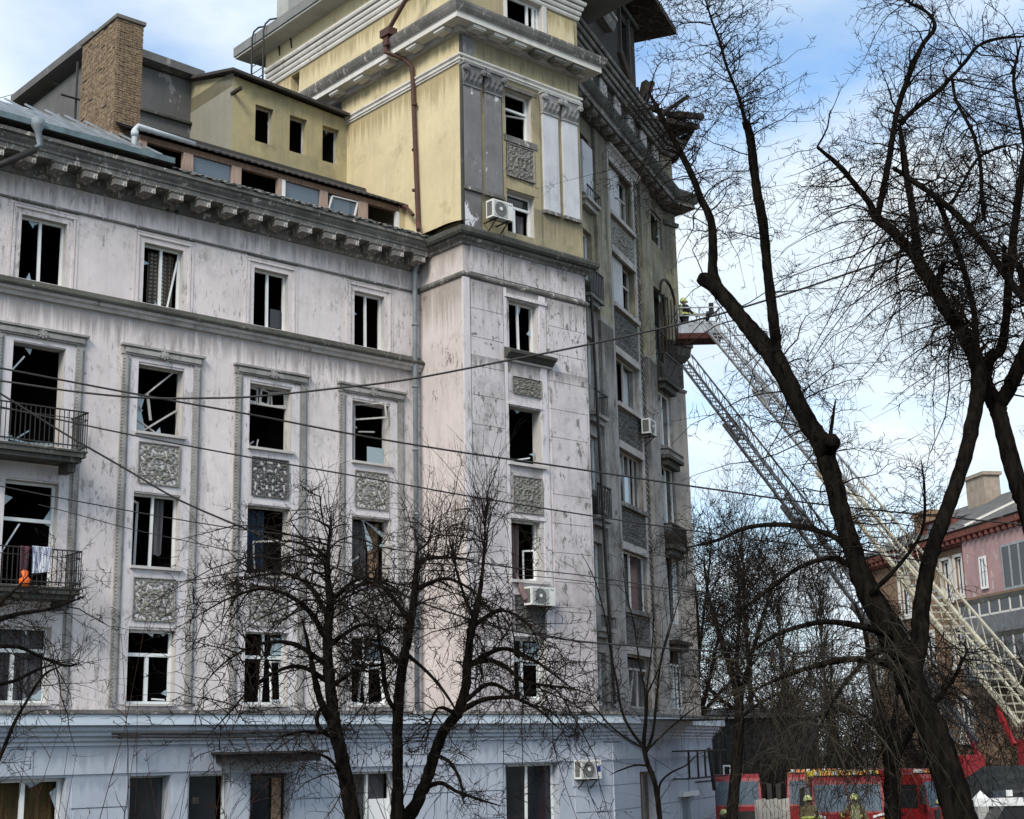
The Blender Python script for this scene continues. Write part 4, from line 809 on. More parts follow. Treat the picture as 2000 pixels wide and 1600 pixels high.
# end block
for a, b, p in ((6.4, 20.15, .06), (20.15, 29.6, 0)):
    MB().box(-.1, .72 + p, -p, 1.6, a, b).build('end_pier', ZWALL if b > 25 else plaster('end_pier_plaster', (0.42, 0.385, 0.35), (0.33, 0.30, 0.28), (0.14, 0.12, 0.10), (0.09, 0.085, 0.08), peel=.62, streak=.7, scratch=.6), B, EFR)
MB().sweep([(-.2, 0), (.72, 0), (.72, 1.6)], [(-.02, 21.25), (.10, 21.3), (.26, 21.55), (.30, 21.9), (.36, 21.95), (.36, 22.1), (-.02, 22.2)]).build('console', TRIM_DARK, B, EFR)
relief(REL_WD, EFR @ Matrix.Translation((.33, -.02, 20.75)) @ Matrix.Scale(.62, 4, (1, 0, 0)), 0, 0, 0)
MB().sweep([(-.1, 0), (.72, 0), (.72, 1.6)], [(-.02, 19.95), (.10, 19.98), (.12, 20.1), (-.02, 20.14)]).build('string_course', TRIM, B, EFR)
MB().sweep([(-.1, 0), (.72, 0), (.72, 1.6)], [(-.02, 27.3), (.10, 27.33), (.12, 27.5), (-.02, 27.52)]).build('string_course', TRIM_DARK, B, EFR)
# cornices of the oblique facade, upper parapet, burnt attic
ZP = [(0, 0), (13.0, 0)]
KP = [(5.25 + .6 * math.cos(ZA), 1.0 + .6 * math.sin(ZA)), (EX, EY), (EX + .72, EY), (EX + .72, EY + 2)]
MB().sweep(KP, [(-.01, 27.92), (.16, 27.96), (.20, 28.10), (-.01, 28.12)]).build('cornice_bed', TRIM_DARK, B)
MB().sweep(KP, [(-.01, 28.123), (.62, 28.123), (.62, 28.32), (.68, 28.36), (-.01, 28.36)]).build('cornice', TRIM, B)
MB().sweep(KP, [(-.01, 28.363), (.70, 28.363), (.76, 28.5), (.80, 28.66), (.80, 28.76), (-.01, 29.0)]).build('cornice_gutter', TRIM_DARK, B)
for i in range(14): put('modillion', mut_d, B, ZFR @ Matrix.Translation((.8 + i * .88, 0, 28.12)))
MB().wall(0, 13.1, 28.3, 30.6, .05, (), .4).build('parapet', SOOT, B, ZFR)
MB().box(-.0, .72, .02, 1.6, 28.9, 31.4).build('parapet_pier', ZWALL, B, EFR)
for i in range(6):
    mb = MB(); x = 3.0 + i * 1.75
    mb._add([(x, -.02, 29.75), (x + .9, -.02, 29.75), (x + .85, -.02, 30.5), (x + .1, -.02, 30.55), (x, .06, 29.75), (x + .9, .06, 29.75), (x + .85, .06, 30.5), (x + .1, .06, 30.55)], [(0, 1, 2, 3), (0, 4, 5, 1), (1, 5, 6, 2), (2, 6, 7, 3), (3, 7, 4, 0)])
    mb.build('parapet_panel', TRIM_LIGHT, B, ZFR)
for z0, o in ((30.55, .12), (30.75, .22), (30.95, .34), (31.15, .44)):
    MB().sweep(KP, [(-.01, z0), (o, z0), (o + .04, z0 + .06), (o + .04, z0 + .14), (-.01, z0 + .17)]).build('parapet_moulding', TRIM, B)
MB().wall(1.0, 14.85, 30.5, 38.2, 1.5, [(12.55, 13.65, 34.6, 37.2), (7.5, 8.6, 34.6, 37.2)], .4).build('attic_wall', SOOT, B, ZFR)
mb = MB(); mb.quad((14.85, 1.5, 30.5), (14.85, 5, 30.5), (14.85, 5, 38.2), (14.85, 1.5, 38.2)); mb.quad((1, 4.5, 30), (15, 4.5, 30), (15, 4.5, 38), (1, 4.5, 38)); mb.build('attic_flank', SOOT, B, ZFR)
mb = MB()
for x, w_ in ((12.4, .15), (13.66, .15), (9.5, .6)): mb.box(x, x + w_, 1.38, 1.5, 33.5, 37.6)
mb.box(1, 14.95, 1.3, 1.5, 37.6, 37.85); mb.box(1, 14.95, 1.36, 1.5, 33.9, 34.05); mb.build('attic_moulding', TRIM_DARK, B, ZFR)
MB().box(0, 17.2, .1, 5, 38.2, 38.5).build('attic_eave', CHAR, B, ZFR)
mb = MB(); mb.box(14.9, 15.6, 1.4, 4, 30.5, 33.8); mb.quad((14.9, 1.4, 34.8), (16.2, 1.4, 31.0), (16.2, 4, 31), (14.9, 4, 34.8)); mb.build('broken_gable', SOOT, B, ZFR)
mb = MB(); mb.box(.8, 6.4, .2, 1.6, 31.2, 33.2); mb.build('dormer', SOOT, B, ZFR)
MB().sweep([(.5, .2), (6.5, .2)], [(-.02, 33.2), (.3, 33.2), (.4, 33.4), (.42, 33.55), (.5, 33.6), (.5, 33.72), (-.02, 33.75)]).build('dormer_cornice', TRIM, B, ZFR)
MB().box(-.3, 3.5, -.8, 2.5, 34.6, 34.9).build('broken_eave', CHAR, B, ZFR)
# charred roof edge over the end pier
mb = MB(); rp = [(-2.4, -.75, 31.35), (2.05, -.55, 32.1), (2.2, 2.2, 32.3), (-2.4, 2.2, 31.6)]
mb._add(rp + [(p[0], p[1], p[2] + .22) for p in rp], [(0, 1, 2, 3), (7, 6, 5, 4), (0, 4, 5, 1), (1, 5, 6, 2), (2, 6, 7, 3), (3, 7, 4, 0)])
mb._add([(.8, -.2, 30.3), (2.0, -.3, 32.1), (2.0, 1.4, 32.1), (.8, 1.4, 30.3)], [(0, 1, 2, 3)]); mb.build('charred_roof', CHAR, B, EFR)
for a, b, w_ in (((-2.6, -.4, 32.2), (1.5, -.2, 32.5), .2), ((-1.6, -.5, 31.6), (-2.6, -.3, 34.4), .22), ((-1.3, 0, 31.8), (-.5, .2, 33.8), .3), ((.4, -.6, 32.3), (2.3, -.5, 32.75), .24), ((-.4, -.5, 32.1), (1.3, -.6, 33.4), .16), ((-.9, .3, 32), (-.2, .1, 33.9), .18), ((-2.2, 0, 31.6), (-1.8, .2, 33.5), .3)):
    MB().bar(a, b, w_).build('charred_beam', CHAR, B, EFR)
mb = MB()
for i in range(26): 
    x = rnd.uniform(-2.6, 1.6); mb.bar((x, rnd.uniform(-.6, .6), 31.9), (x + rnd.uniform(-.5, .5), rnd.uniform(-.6, .8), 32.3 + rnd.uniform(0, .9)), rnd.uniform(.05, .14), .03)
mb.build('roof_splinters', CHAR, B, EFR, kind='stuff')

# ---- ground floor ---------------------------------------------------------------------------
G = -.18
gh = [(-16.0, -12.22, 2.4, 5.15), (-10.62, -9.55, 1.75, 5.14), (-9.05, -7.90, 1.75, 5.14), (-7.32, -6.15, 1.75, 5.12), (-4.3, -2.75, 2.2, 5.08), (1.2, 3.30, 2.0, 5.17)]
MB().wall(-20, 5.6, 1.7, 6.3, G, gh, .45, 0, 1).build('ground_floor_wall', [BLUE, BLUE_REV], B)
GP = [(-20, G), (5.55, G), (5.55 + 8.1 * math.cos(ZA), G + 8.1 * math.sin(ZA) + .0), (5.55 + 12.3 * math.cos(ZA), G + 12.3 * math.sin(ZA)), (5.55 + 12.3 * math.cos(ZA) - 1.5, G + 12.3 * math.sin(ZA) + 3)]
gz = Matrix.Translation((5.55, G, 0)) @ Matrix.Rotation(ZA, 4, 'Z')
MB().wall(0, 12.3, 1.7, 6.2, 0, [(2.75, 4.55, 1.75, 4.80), (7.4, 8.6, 1.75, 3.85)], .45, 0, 1).build('ground_floor_wall', [BLUE, BLUE_REV], B, gz)
MB().sweep(GP, [(-.02, 5.83), (.05, 5.86), (.05, 5.93), (.12, 5.97), (.12, 6.04), (.22, 6.08), (.22, 6.14), (.30, 6.20), (.30, 6.30), (-.02, 6.30)]).build('ledge_mouldings', BLUE, B)
MB().sweep(GP, [(-.02, 6.303), (.42, 6.303), (.45, 6.32), (.45, 6.56), (.40, 6.565), (-.02, 6.57)]).build('ledge_fascia', BLUE_LT, B)
MB().sweep(GP, [(-.02, 6.573), (.50, 6.573), (.50, 6.66), (-2.6, 6.78), (-2.6, 6.573)]).build('ledge_cap', TRIM, B)
MB().box(-20, 5.4, G + .46, WV + .4, 6.3, 6.5).quad((0.1, .1, 6.45), (13, .1, 6.45), (13, 4, 6.45), (.1, 4, 6.45)).build('floor_slab', INTERIOR, B)
def panels(fr, x0, x1, z0, z1, y, step, jit=.0, holes_=(), name='cladding_panel'):
    n = max(1, round((x1 - x0) / step)); w_ = (x1 - x0) / n
    for i in range(n):
        a, b = x0 + i * w_ + .010, x0 + (i + 1) * w_ - .010
        MB().box(a, b, y - .045 - rnd.uniform(0, .006), y + .01, z0 + .014, z1 - .014).build(name, BLUE, B, fr)
panels(None, -20, 5.5, 5.20, 5.80, G, 2.3)
piers = [(-12.1, -10.7), (-9.5, -9.1), (-7.85, -7.37), (-6.1, -4.36), (-2.70, 1.12), (3.85, 5.5)]
for a, b in piers:
    for z0, z1, gg in ((4.45, 5.16, .0), (3.7, 4.45, .06), (2.95, 3.7, .06), (2.2, 2.95, .06)):
        if b - a < .6: MB().box(a, b, G - .03, G + .01, z0 + .0, z1).build('cladding_panel', BLUE, B)
        else: panels(None, a + gg, b - gg, z0, z1, G + (.0 if gg == 0 else .012), 1.3)
panels(gz, 0, 12.2, 5.20, 5.80, 0, 1.9)
for a, b in ((0, 2.7), (4.6, 7.35), (8.65, 12.25)):
    for z0, z1 in ((4.45, 5.16), (3.7, 4.45), (2.95, 3.7), (2.2, 2.95)): panels(gz, a, b, z0, z1, 0, 1.35)
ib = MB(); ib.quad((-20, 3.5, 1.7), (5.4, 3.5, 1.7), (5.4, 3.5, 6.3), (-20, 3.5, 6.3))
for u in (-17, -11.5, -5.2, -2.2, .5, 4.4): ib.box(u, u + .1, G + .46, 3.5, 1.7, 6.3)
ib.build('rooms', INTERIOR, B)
gy = G + .28
window(None, -14.6, -12.22, 2.4, 5.15, gy, mull=(.62,), curtains=((.0, 1, 0, 1, rough_mat('amber_blind', (0.10, 0.065, 0.02), (0.04, 0.03, 0.012), 3, .8, stretch=(4, 4, .3)), .02),), fw=.08)
window(None, -10.62, -9.55, 1.75, 5.14, gy, mat=ALU, fw=.05, panes=((.05, .95, .02, .98, GLASS),))
window(None, -9.05, -7.90, 1.75, 5.14, gy, mat=PVC, fw=.05, panes=((.05, .8, .02, .98, GLASS),))
window(None, -7.32, -6.15, 1.75, 5.12, gy, mat=IRON, fw=.05, panes=((.05, .95, .02, .98, GLASS),))
MB().box(-6.55, -6.28, gy - .06, gy - .03, 3.9, 5.0).build('posted_notice', CURT_TAN, B)
window(None, -4.3, -2.75, 2.2, 5.08, gy, mull=((.47, .50),), fw=.06, panes=((.55, .97, .0, .75, NT('greenish_glass', .2).m),), curtains=((0, 1, 0, 1, CURT_GREY, .01),))
window(None, 1.2, 3.30, 2.0, 5.17, gy, mull=((.47, .50),), fw=.07, panes=((.03, .97, .0, .98, GLASS),))
window(gz, 2.75, 4.55, 1.75, 4.80, .25, mat=BROWNWOOD, fw=.1, mull=(.6,), panes=((.1, .55, .0, .95, BROWNWOOD),))
window(gz, 7.4, 8.6, 1.75, 3.85, .25, mull=(.45,), fw=.1, panes=((.1, .9, .02, .95, GLASS),)); MB().box(7.1, 9.2, -.25, .05, 3.86, 4.02).build('door_hood', WHITE, B, gz)
MB().box(-8.98, -8.86, G - .16, G - .04, 4.45, 4.6).build('entry_lamp', IRON, B)
# canopy over the entrance
cn = MB().box(-8.5, -5.75, -1.35, G - .02, 5.60, 5.66).box(-8.35, -5.9, -1.2, G - .02, 5.40, 5.598).build('canopy', IRON, B)
for x in (-8.0, -6.9, -6.1): MB().tube([(x, -1.25, 5.66), (x + .35, G, 6.25)], .03, 6).build('tie_rod', IRON, cn)
mb = MB(); mb.tube([(-11.4, -.72, 6.12), (-9, -.74, 6.10), (-6, -.70, 6.13), (-4.6, -.66, 6.18)], .035, 8); mb.tube([(-11.4, -.75, 6.05), (-8.5, -.76, 6.0), (-5, -.7, 6.08)], .025, 8); mb.box(-11.2, -10.7, -.78, -.62, 6.0, 6.12); mb.build('cable_bundle', IRON, B)
# iron rack on the corner
mb = MB()
for z in (5.42, 4.48): mb.bar((6.6, -.55, z), (12.3, -.55, z), .06); mb.bar((6.6, -.02, z), (6.6, -.55, z), .05); mb.bar((12.3, -.02, z), (12.3, -.55, z), .05)
for x in (6.9, 8.1, 9.1, 10.2, 11.3): mb.bar((x, -.55, 4.48), (x, -.55, 5.42), .06)
mb.bar((9.7, -.56, 5.5), (10.2, -.56, 4.0), .12); mb.bar((9.4, -.04, 4.30), (12.3, -.04, 4.30), .05)
mb.build('iron_rack', IRON, B, gz)

# ---- air conditioners -----------------------------------------------------------------------
def aircon(fr, label, w_=.82, h=.58, dep=.34, mark=False):
    o = thing('air_conditioner', label, 'air conditioner', fr, 'air conditioners on the facade')
    MB().box(-w_ / 2, w_ / 2, -dep, 0, 0, h).build('casing', ACW, o)
    MB().box(-w_ / 2 + .05, w_ * .22, -dep - .012, -dep + .005, .05, h - .05).build('grille_plate', rough_mat('grille_ring', (0.42, 0.42, 0.40), (0.36, 0.36, 0.34), 3, .6, bump=0), o)
    MB().disc((-w_ * .13, -dep - .02, h / 2), (0, 1, 0), h * .40, .02, 20).build('fan_grille', ACG, o)
    MB().disc((-w_ * .13, -dep - .04, h / 2), (0, 1, 0), h * .10, .02, 12).build('fan_hub', ACW, o)
    for x in (-w_ * .3, w_ * .3): mb = MB(); mb.bar((x, -dep - .05, -.03), (x, .3, -.03), .04); mb.bar((x, -dep + .05, -.05), (x, .1, -.35), .03); mb.build('bracket', IRON, o)
    MB().box(-w_ / 2 - .004, -w_ / 2 + .01, -dep + .05, -.05, .06, h - .06).build('side_grille', ACG, o)
    if mark: MB().box(w_ * .30, w_ * .46, -dep - .006, -dep + .002, .20, .38).build('label_plate', rough_mat('blue_label', (0.02, 0.03, 0.25), (0.02, 0.03, 0.2), 3, .5, bump=0), o)
    for i in range(2): MB().box(w_ * .30 + i * .07, w_ * .30 + i * .07 + .04, -dep - .005, -dep + .002, h - .10, h - .06).build('label_mark', ACG, o)
    return o
aircon(BFR @ T(1.12, -.32, 21.72), 'white air conditioner by the yellow corner windows, highest on the tower')
aircon(BFR @ T(2.62, -.10, 9.80), 'white air conditioner below the window with pink curtains on the tower', .98, .55)
aircon(BFR @ T(4.30, G - .06, 4.68), 'white air conditioner on the blue ground floor wall beside a wide window', .86, .56, .30, True)
aircon(BFR @ ZFR @ T(8.15, -.20, 17.15), 'grey-white air conditioner on the sooty oblique facade above the trees')
LIMBS = {
 'R1': [
  [(4.59,15.5,3.75,0.185),(4.54,15.65,4.54,0.172),(4.51,15.79,4.94,0.164),(4.4,15.94,5.56,0.158),(4.24,16.09,6.11,0.157),(4.08,16.24,6.72,0.153),(3.9,16.38,7.19,0.123),(3.82,16.53,7.61,0.109),(3.76,16.68,8.05,0.107),(3.7,16.82,8.55,0.108),(3.65,16.97,8.95,0.122),(3.54,17.12,9.23,0.113),(3.39,17.26,9.68,0.114),(3.23,17.41,10.14,0.126),(3.02,17.56,10.51,0.105),(2.8,17.71,10.9,0.094),(2.61,17.85,11.22,0.095),(2.48,18,11.38,0.09)],
  [(2.65,18,11.23,0.102),(2.63,18.07,11.49,0.068),(2.66,18.13,11.87,0.06),(2.66,18.2,12.24,0.051),(2.56,18.27,12.56,0.046),(2.48,18.33,12.87,0.043),(2.37,18.4,13.2,0.042),(2.25,18.47,13.52,0.039),(2.1,18.53,13.89,0.032),(1.97,18.6,14.26,0.0156)],
  [(3.18,17.4,10.1,0.093),(3.24,17.32,10.31,0.071),(3.21,17.25,10.75,0.065),(3.17,17.18,11.25,0.059),(3.14,17.1,11.75,0.059),(3.08,17.02,12.13,0.056),(3.04,16.95,12.5,0.056),(3.01,16.88,12.81,0.053),(2.95,16.8,13,0.05)],
  [(2.98,16.9,12.96,0.027),(2.92,16.83,13.17,0.023),(2.86,16.77,13.38,0.02),(2.74,16.7,13.69,0.017),(2.66,16.63,14,0.017),(2.57,16.57,14.24,0.014),(2.48,16.5,14.56,0.0072)],
  [(3.59,16.9,8.87,0.106),(3.7,16.75,8.91,0.1),(3.69,16.6,8.94,0.078)],
  [(3.84,16.5,7.55,0.041),(3.7,16.67,7.78,0.035),(3.51,16.83,7.91,0.032),(3.14,17,8.02,0.03),(2.74,17.17,8.02,0.024),(2.4,17.33,7.9,0.021),(2.05,17.5,7.84,0.009)],
  [(3.82,16.5,7.44,0.04),(3.51,16.36,7.54,0.029),(3.13,16.22,7.42,0.025),(2.81,16.08,7.21,0.022),(2.44,15.94,6.95,0.017),(2.13,15.8,6.73,0.0066)],
  [(4.03,16,6.65,0.05),(3.72,15.8,6.72,0.039),(3.3,15.6,6.77,0.03),(2.93,15.4,6.71,0.024),(2.57,15.2,6.57,0.019),(2.27,15,6.36,0.0078)],
  [(4.12,15.8,6.26,0.05),(3.69,15.56,6.36,0.038),(3.32,15.32,6.35,0.032),(2.95,15.08,6.27,0.024),(2.59,14.84,6.16,0.018),(2.29,14.6,6.03,0.0078)],
  [(4.07,15.8,6.36,0.04),(3.76,15.4,6.45,0.032),(3.45,15,6.28,0.024),(3.14,14.6,6.02,0.018),(2.84,14.2,5.67,0.0072)],
  [(3.68,16.7,8.95,0.026),(3.72,16.6,9.23,0.017),(3.74,16.5,9.39,0.0072)],
  [(3.9,16.2,7.12,0.034),(4.16,16.05,7.37,0.022),(4.43,15.9,7.74,0.017),(4.46,15.75,8.17,0.014),(4.41,15.6,8.48,0.0048)],
 ],
 'R2': [
  [(4.15,16,6.08,0.1139),(4.36,16.12,6.54,0.0983),(4.46,16.24,6.99,0.0936),(4.61,16.35,7.46,0.0858),(4.83,16.47,7.93,0.0827),(5.08,16.59,8.42,0.0811),(5.28,16.71,8.86,0.0819),(5.44,16.82,9.31,0.0866),(5.55,16.94,9.65,0.0913),(5.58,17.06,9.99,0.0963),(5.49,17.18,10.35,0.0873),(5.34,17.29,10.71,0.0828),(5.24,17.41,11.05,0.0837),(5.14,17.53,11.39,0.0747),(5.03,17.65,11.64,0.0675),(4.89,17.76,11.89,0.063),(4.77,17.88,12.08,0.063),(4.74,18,12.23,0.0558)],
  [(4.75,18,12.16,0.045),(4.69,17.9,12.29,0.042),(4.48,17.8,12.54,0.037),(4.28,17.7,12.75,0.034),(3.99,17.6,12.98,0.0204)],
  [(4.78,18,12.15,0.051),(4.84,18.05,12.31,0.044),(4.92,18.09,12.58,0.041),(5.03,18.14,12.95,0.041),(5.14,18.18,13.4,0.038),(5.25,18.23,13.79,0.038),(5.44,18.27,14.25,0.035),(5.67,18.32,14.72,0.032),(5.88,18.36,15.01,0.029),(5.82,18.41,15.26,0.022),(5.62,18.45,15.42,0.019),(5.47,18.5,15.59,0.0096)],
  [(5.3,18.4,13.63,0.038),(5.52,18.31,13.82,0.032),(5.79,18.23,14,0.032),(5.98,18.14,14.18,0.025),(6.15,18.06,14.35,0.025),(6.31,17.97,14.53,0.022),(6.56,17.89,14.59,0.022),(6.94,17.8,14.57,0.0114)],
  [(5.23,17.8,11.45,0.056),(5.24,17.9,11.79,0.051),(5.25,18,12.25,0.048),(5.25,18.1,12.72,0.045),(5.26,18.2,13.05,0.044),(5.27,18.3,13.56,0.0246)],
  [(5.33,17.6,11.07,0.044),(5.37,17.45,11.19,0.04),(5.38,17.3,11.29,0.0234)],
  [(5.58,17,9.85,0.043),(5.59,17,10.23,0.039),(5.59,17,10.62,0.036),(5.51,17,11.14,0.036),(5.39,17,11.6,0.036),(5.32,17,11.87,0.033),(5.23,17,12.04,0.018)],
  [(4.83,17.2,12.51,0.027),(4.99,17.03,12.28,0.033),(5.23,16.87,11.98,0.038),(5.46,16.7,11.62,0.039),(5.68,16.53,11.17,0.042),(5.88,16.37,10.66,0.046),(6.03,16.2,10.36,0.051)],
  [(5.93,18,14.07,0.022),(5.94,17.92,13.7,0.019),(6.08,17.84,13.23,0.022),(6.11,17.76,12.77,0.025),(6.06,17.68,12.32,0.025),(6.02,17.6,11.94,0.015)],
  [(5.51,17.2,12.01,0.021),(5.65,17.15,12.25,0.018),(5.86,17.1,12.57,0.018),(6.11,17.05,12.68,0.015),(6.41,17,12.72,0.0072)],
 ],
 'R3': [
  [(6.17,16.8,6.32,0.148),(6.08,16.9,7.38,0.1295),(6.01,17,8.11,0.1184),(5.96,17.1,8.43,0.111),(5.91,17.2,8.88,0.1036),(5.89,17.3,9.28,0.1006),(5.87,17.4,9.53,0.0969)],
  [(5.88,17.4,9.5,0.104),(5.82,17.44,9.69,0.098),(5.8,17.47,9.87,0.093),(5.91,17.51,10.11,0.071),(6.07,17.55,10.24,0.061),(6.18,17.58,10.65,0.05),(6.26,17.62,11.06,0.053),(6.35,17.65,11.48,0.053),(6.46,17.69,11.97,0.05),(6.57,17.73,12.39,0.05),(6.69,17.76,12.83,0.045),(6.84,17.8,13.34,0.0258)],
  [(5.89,17.4,9.48,0.104),(5.99,17.3,9.61,0.092),(6.1,17.2,9.83,0.089),(6.25,17.1,10.18,0.086),(6.45,17,10.6,0.08)],
  [(6.26,17,10.6,0.053),(6.14,16.87,11.08,0.041),(5.94,16.73,11.04,0.035),(5.89,16.6,11.25,0.0174)],
  [(5.8,17.2,9.58,0.024),(5.64,17.05,10.05,0.018),(5.53,16.9,10.33,0.015),(5.32,16.75,10.48,0.015),(5.04,16.6,10.54,0.0072)],
  [(6.66,17.6,12.83,0.028),(6.59,17.53,13.37,0.024),(6.55,17.47,13.83,0.021),(6.67,17.4,14.3,0.0108)],
 ],
 'M1': [
  [(6.47,27,2.66,0.168),(6.58,27.06,3.86,0.1525),(6.63,27.12,4.56,0.1426),(6.67,27.19,5.18,0.1321),(6.63,27.25,5.63,0.106),(6.55,27.31,6.18,0.08),(6.48,27.38,6.83,0.0583),(6.45,27.44,7.48,0.0415),(6.31,27.5,8.06,0.0236)],
  [(6.67,27,5.18,0.0949),(6.83,26.8,5.53,0.0837),(7.04,26.6,5.88,0.0676),(7.28,26.4,6.13,0.0465),(7.62,26.2,6.56,0.0341),(7.88,26,7.08,0.0134)],
  [(6.53,27,5.72,0.0409),(6.16,26.67,5.99,0.0285),(5.64,26.33,6.08,0.0229),(5.12,26,5.99,0.0086)],
  [(6.66,27,5.62,0.0471),(6.84,27.17,6.17,0.0409),(6.98,27.33,6.81,0.0298),(7.23,27.5,7.57,0.0127)],
 ],
 'M2': [
  [(5.89,44,0.97,0.1914),(6.05,44.11,2.92,0.1736),(6.19,44.22,4.06,0.165),(6.39,44.33,5.21,0.1564),(6.53,44.44,6.39,0.1472),(6.53,44.56,7.14,0.1294),(6.36,44.67,7.9,0.0924),(6.12,44.78,8.83,0.0719),(5.88,44.89,9.93,0.0462),(5.79,45,11.04,0.031)],
  [(6.57,44.5,6.84,0.0924),(6.84,44.38,7.73,0.0733),(7.19,44.25,8.77,0.0614),(7.54,44.12,9.81,0.0409),(7.8,44,10.71,0.0151)],
  [(6.49,44.5,6.54,0.0614),(5.94,44.75,7.01,0.0515),(5.61,45,7.48,0.0218)],
  [(6.57,44.5,6.39,0.0614),(7.19,44,6.81,0.0455),(7.72,43.5,7.07,0.0182)],
  [(6.56,44.5,7.29,0.0739),(6.64,44.83,8.36,0.062),(6.84,45.17,9.62,0.0469),(6.88,45.5,10.92,0.019)],
 ],
 'M3': [
  [(7.55,63,3.47,0.1584),(7.64,63.07,5.96,0.1424),(7.62,63.14,7.01,0.1344),(7.6,63.21,8.29,0.1144),(7.75,63.29,9.79,0.088),(7.74,63.36,11.54,0.0704),(7.65,63.43,13.31,0.0528),(7.67,63.5,15.34,0.0352)],
  [(7.63,63,6.8,0.1056),(8.03,62.67,8.25,0.0784),(8.38,62.33,9.71,0.0608),(8.85,62,11.17,0.0259)],
  [(7.63,63,6.8,0.0968),(8.3,62.5,7.61,0.0784),(8.9,62,8.2,0.052)],
  [(7.65,63.3,8.29,0.0704),(7.32,63.45,9.6,0.0528),(7.17,63.6,10.7,0.0211)],
  [(7.7,63.3,9.15,0.0704),(8.02,63.2,11.08,0.0528),(8.33,63.1,13.04,0.044),(8.5,63,14.35,0.0158)],
 ],
 'Y': [
  [(3.06,33,2.34,0.0651),(3.03,33,3.6,0.0616),(2.98,33,4.46,0.0581),(2.91,33,4.89,0.0546),(2.79,33,5.22,0.0567),(2.73,33,5.6,0.0483),(2.8,33,6.2,0.0406),(2.83,33,6.76,0.0483)],
  [(2.82,33,6.65,0.0245),(2.72,33.1,7.32,0.0203),(2.63,33.2,8.24,0.0161),(2.48,33.3,9.05,0.0119),(2.44,33.4,9.77,0.005)],
  [(2.82,33,6.69,0.0203),(2.95,33,7.42,0.0161),(3.05,33,8.21,0.0119),(3.05,33,8.9,0.005)],
  [(2.82,33,6.65,0.0203),(3.09,32.87,7.19,0.0161),(3.28,32.73,7.85,0.0119),(3.51,32.6,8.62,0.0046)],
  [(2.73,33,5.55,0.0364),(2.49,33.09,5.88,0.0322),(2.29,33.17,6.33,0.028),(2.2,33.26,7.01,0.0245),(2.09,33.34,7.69,0.0203),(1.99,33.43,8.5,0.0161),(1.79,33.51,9.33,0.0126),(1.52,33.6,9.93,0.005)],
  [(2.77,33,5.44,0.0364),(2.93,32.88,5.87,0.0322),(3.02,32.76,6.52,0.028),(3.13,32.64,7.29,0.0196),(3.36,32.52,8.05,0.0161),(3.63,32.4,8.82,0.0071)],
  [(2.71,33,5.53,0.028),(2.32,33.12,5.78,0.0245),(2,33.25,6.06,0.0203),(1.74,33.38,6.4,0.0161),(1.58,33.5,6.58,0.0076)],
  [(2.8,33,5.49,0.0245),(3.2,32.83,5.86,0.0203),(3.65,32.67,6.23,0.0161),(3.88,32.5,6.39,0.0071)],
  [(3,33,4.46,0.0322),(3.04,32.85,4.78,0.0238),(3.26,32.7,5,0.0203),(3.58,32.55,5.15,0.0161),(3.8,32.4,5.36,0.0071)],
  [(2.78,33,5.16,0.0245),(2.52,33,5.17,0.0203),(2.18,33,5.07,0.0161),(1.95,33,4.97,0.005)],
 ],
 'C1': [
  [(-2.32,21.5,3.26,0.1282),(-2.35,21.55,4.21,0.119),(-2.42,21.59,4.84,0.1098),(-2.54,21.64,5.41,0.1028),(-2.65,21.68,5.91,0.0936),(-2.72,21.73,6.35,0.0838),(-2.77,21.77,6.8,0.0746),(-2.79,21.82,7.25,0.0676),(-2.76,21.86,7.63,0.0626),(-2.8,21.91,8.01,0.0437),(-2.81,21.95,8.4,0.0324),(-2.78,22,8.95,0.0106)],
  [(-2.64,21.6,5.84,0.0619),(-2.77,21.44,6.13,0.0521),(-2.86,21.28,6.41,0.0472),(-2.91,21.12,6.76,0.0373),(-2.97,20.96,7.11,0.0261),(-3.02,20.8,7.39,0.0093)],
  [(-2.6,21.6,5.77,0.0373),(-2.74,21.5,5.8,0.0317),(-2.87,21.4,5.95,0.0317),(-2.84,21.3,6.12,0.0261),(-2.74,21.2,6.25,0.0139)],
  [(-2.41,21.5,5.02,0.0317),(-2.53,21.32,5.27,0.0261),(-2.69,21.14,5.48,0.0204),(-2.95,20.96,5.56,0.0155),(-3.21,20.78,5.5,0.0098),(-3.32,20.6,5.36,0.0047)],
  [(-2.63,21.5,5.98,0.0366),(-2.76,21.13,5.84,0.0261),(-3,20.77,5.84,0.0176),(-3.29,20.4,5.77,0.0076)],
  [(-2.81,22,7.18,0.045),(-3.14,21.72,7.68,0.0336),(-3.63,21.44,7.9,0.0239),(-4.11,21.16,7.75,0.0156),(-4.47,20.88,7.5,0.0091),(-4.74,20.6,7.28,0.0042)],
  [(-2.8,22,6.81,0.045),(-3.29,21.72,7.12,0.0326),(-3.78,21.45,7.09,0.0196),(-4.22,21.17,6.79,0.0116),(-4.47,20.9,6.41,0.0042)],
  [(-2.76,21.8,6.56,0.0441),(-3.2,21.55,6.78,0.0295),(-3.7,21.3,6.56,0.0196),(-4.08,21.05,6.11,0.0116),(-4.33,20.8,5.78,0.0042)],
  [(-2.81,22,7.56,0.045),(-3.14,22.15,8.03,0.0302),(-3.56,22.3,8.23,0.0202),(-4.11,22.45,8.18,0.0121),(-4.63,22.6,8.03,0.0042)],
  [(-2.81,22,7.72,0.0377),(-2.33,21.77,8.05,0.025),(-1.86,21.53,7.93,0.0149),(-1.53,21.3,7.68,0.0042)],
  [(-2.81,22,7.09,0.0414),(-2.3,21.67,7.36,0.025),(-1.9,21.33,7.25,0.0149),(-1.59,21,7,0.0042)],
  [(-2.76,21.8,6.47,0.0377),(-2.3,21.5,6.7,0.022),(-1.94,21.2,6.53,0.0125),(-1.77,20.9,6.09,0.0042)],
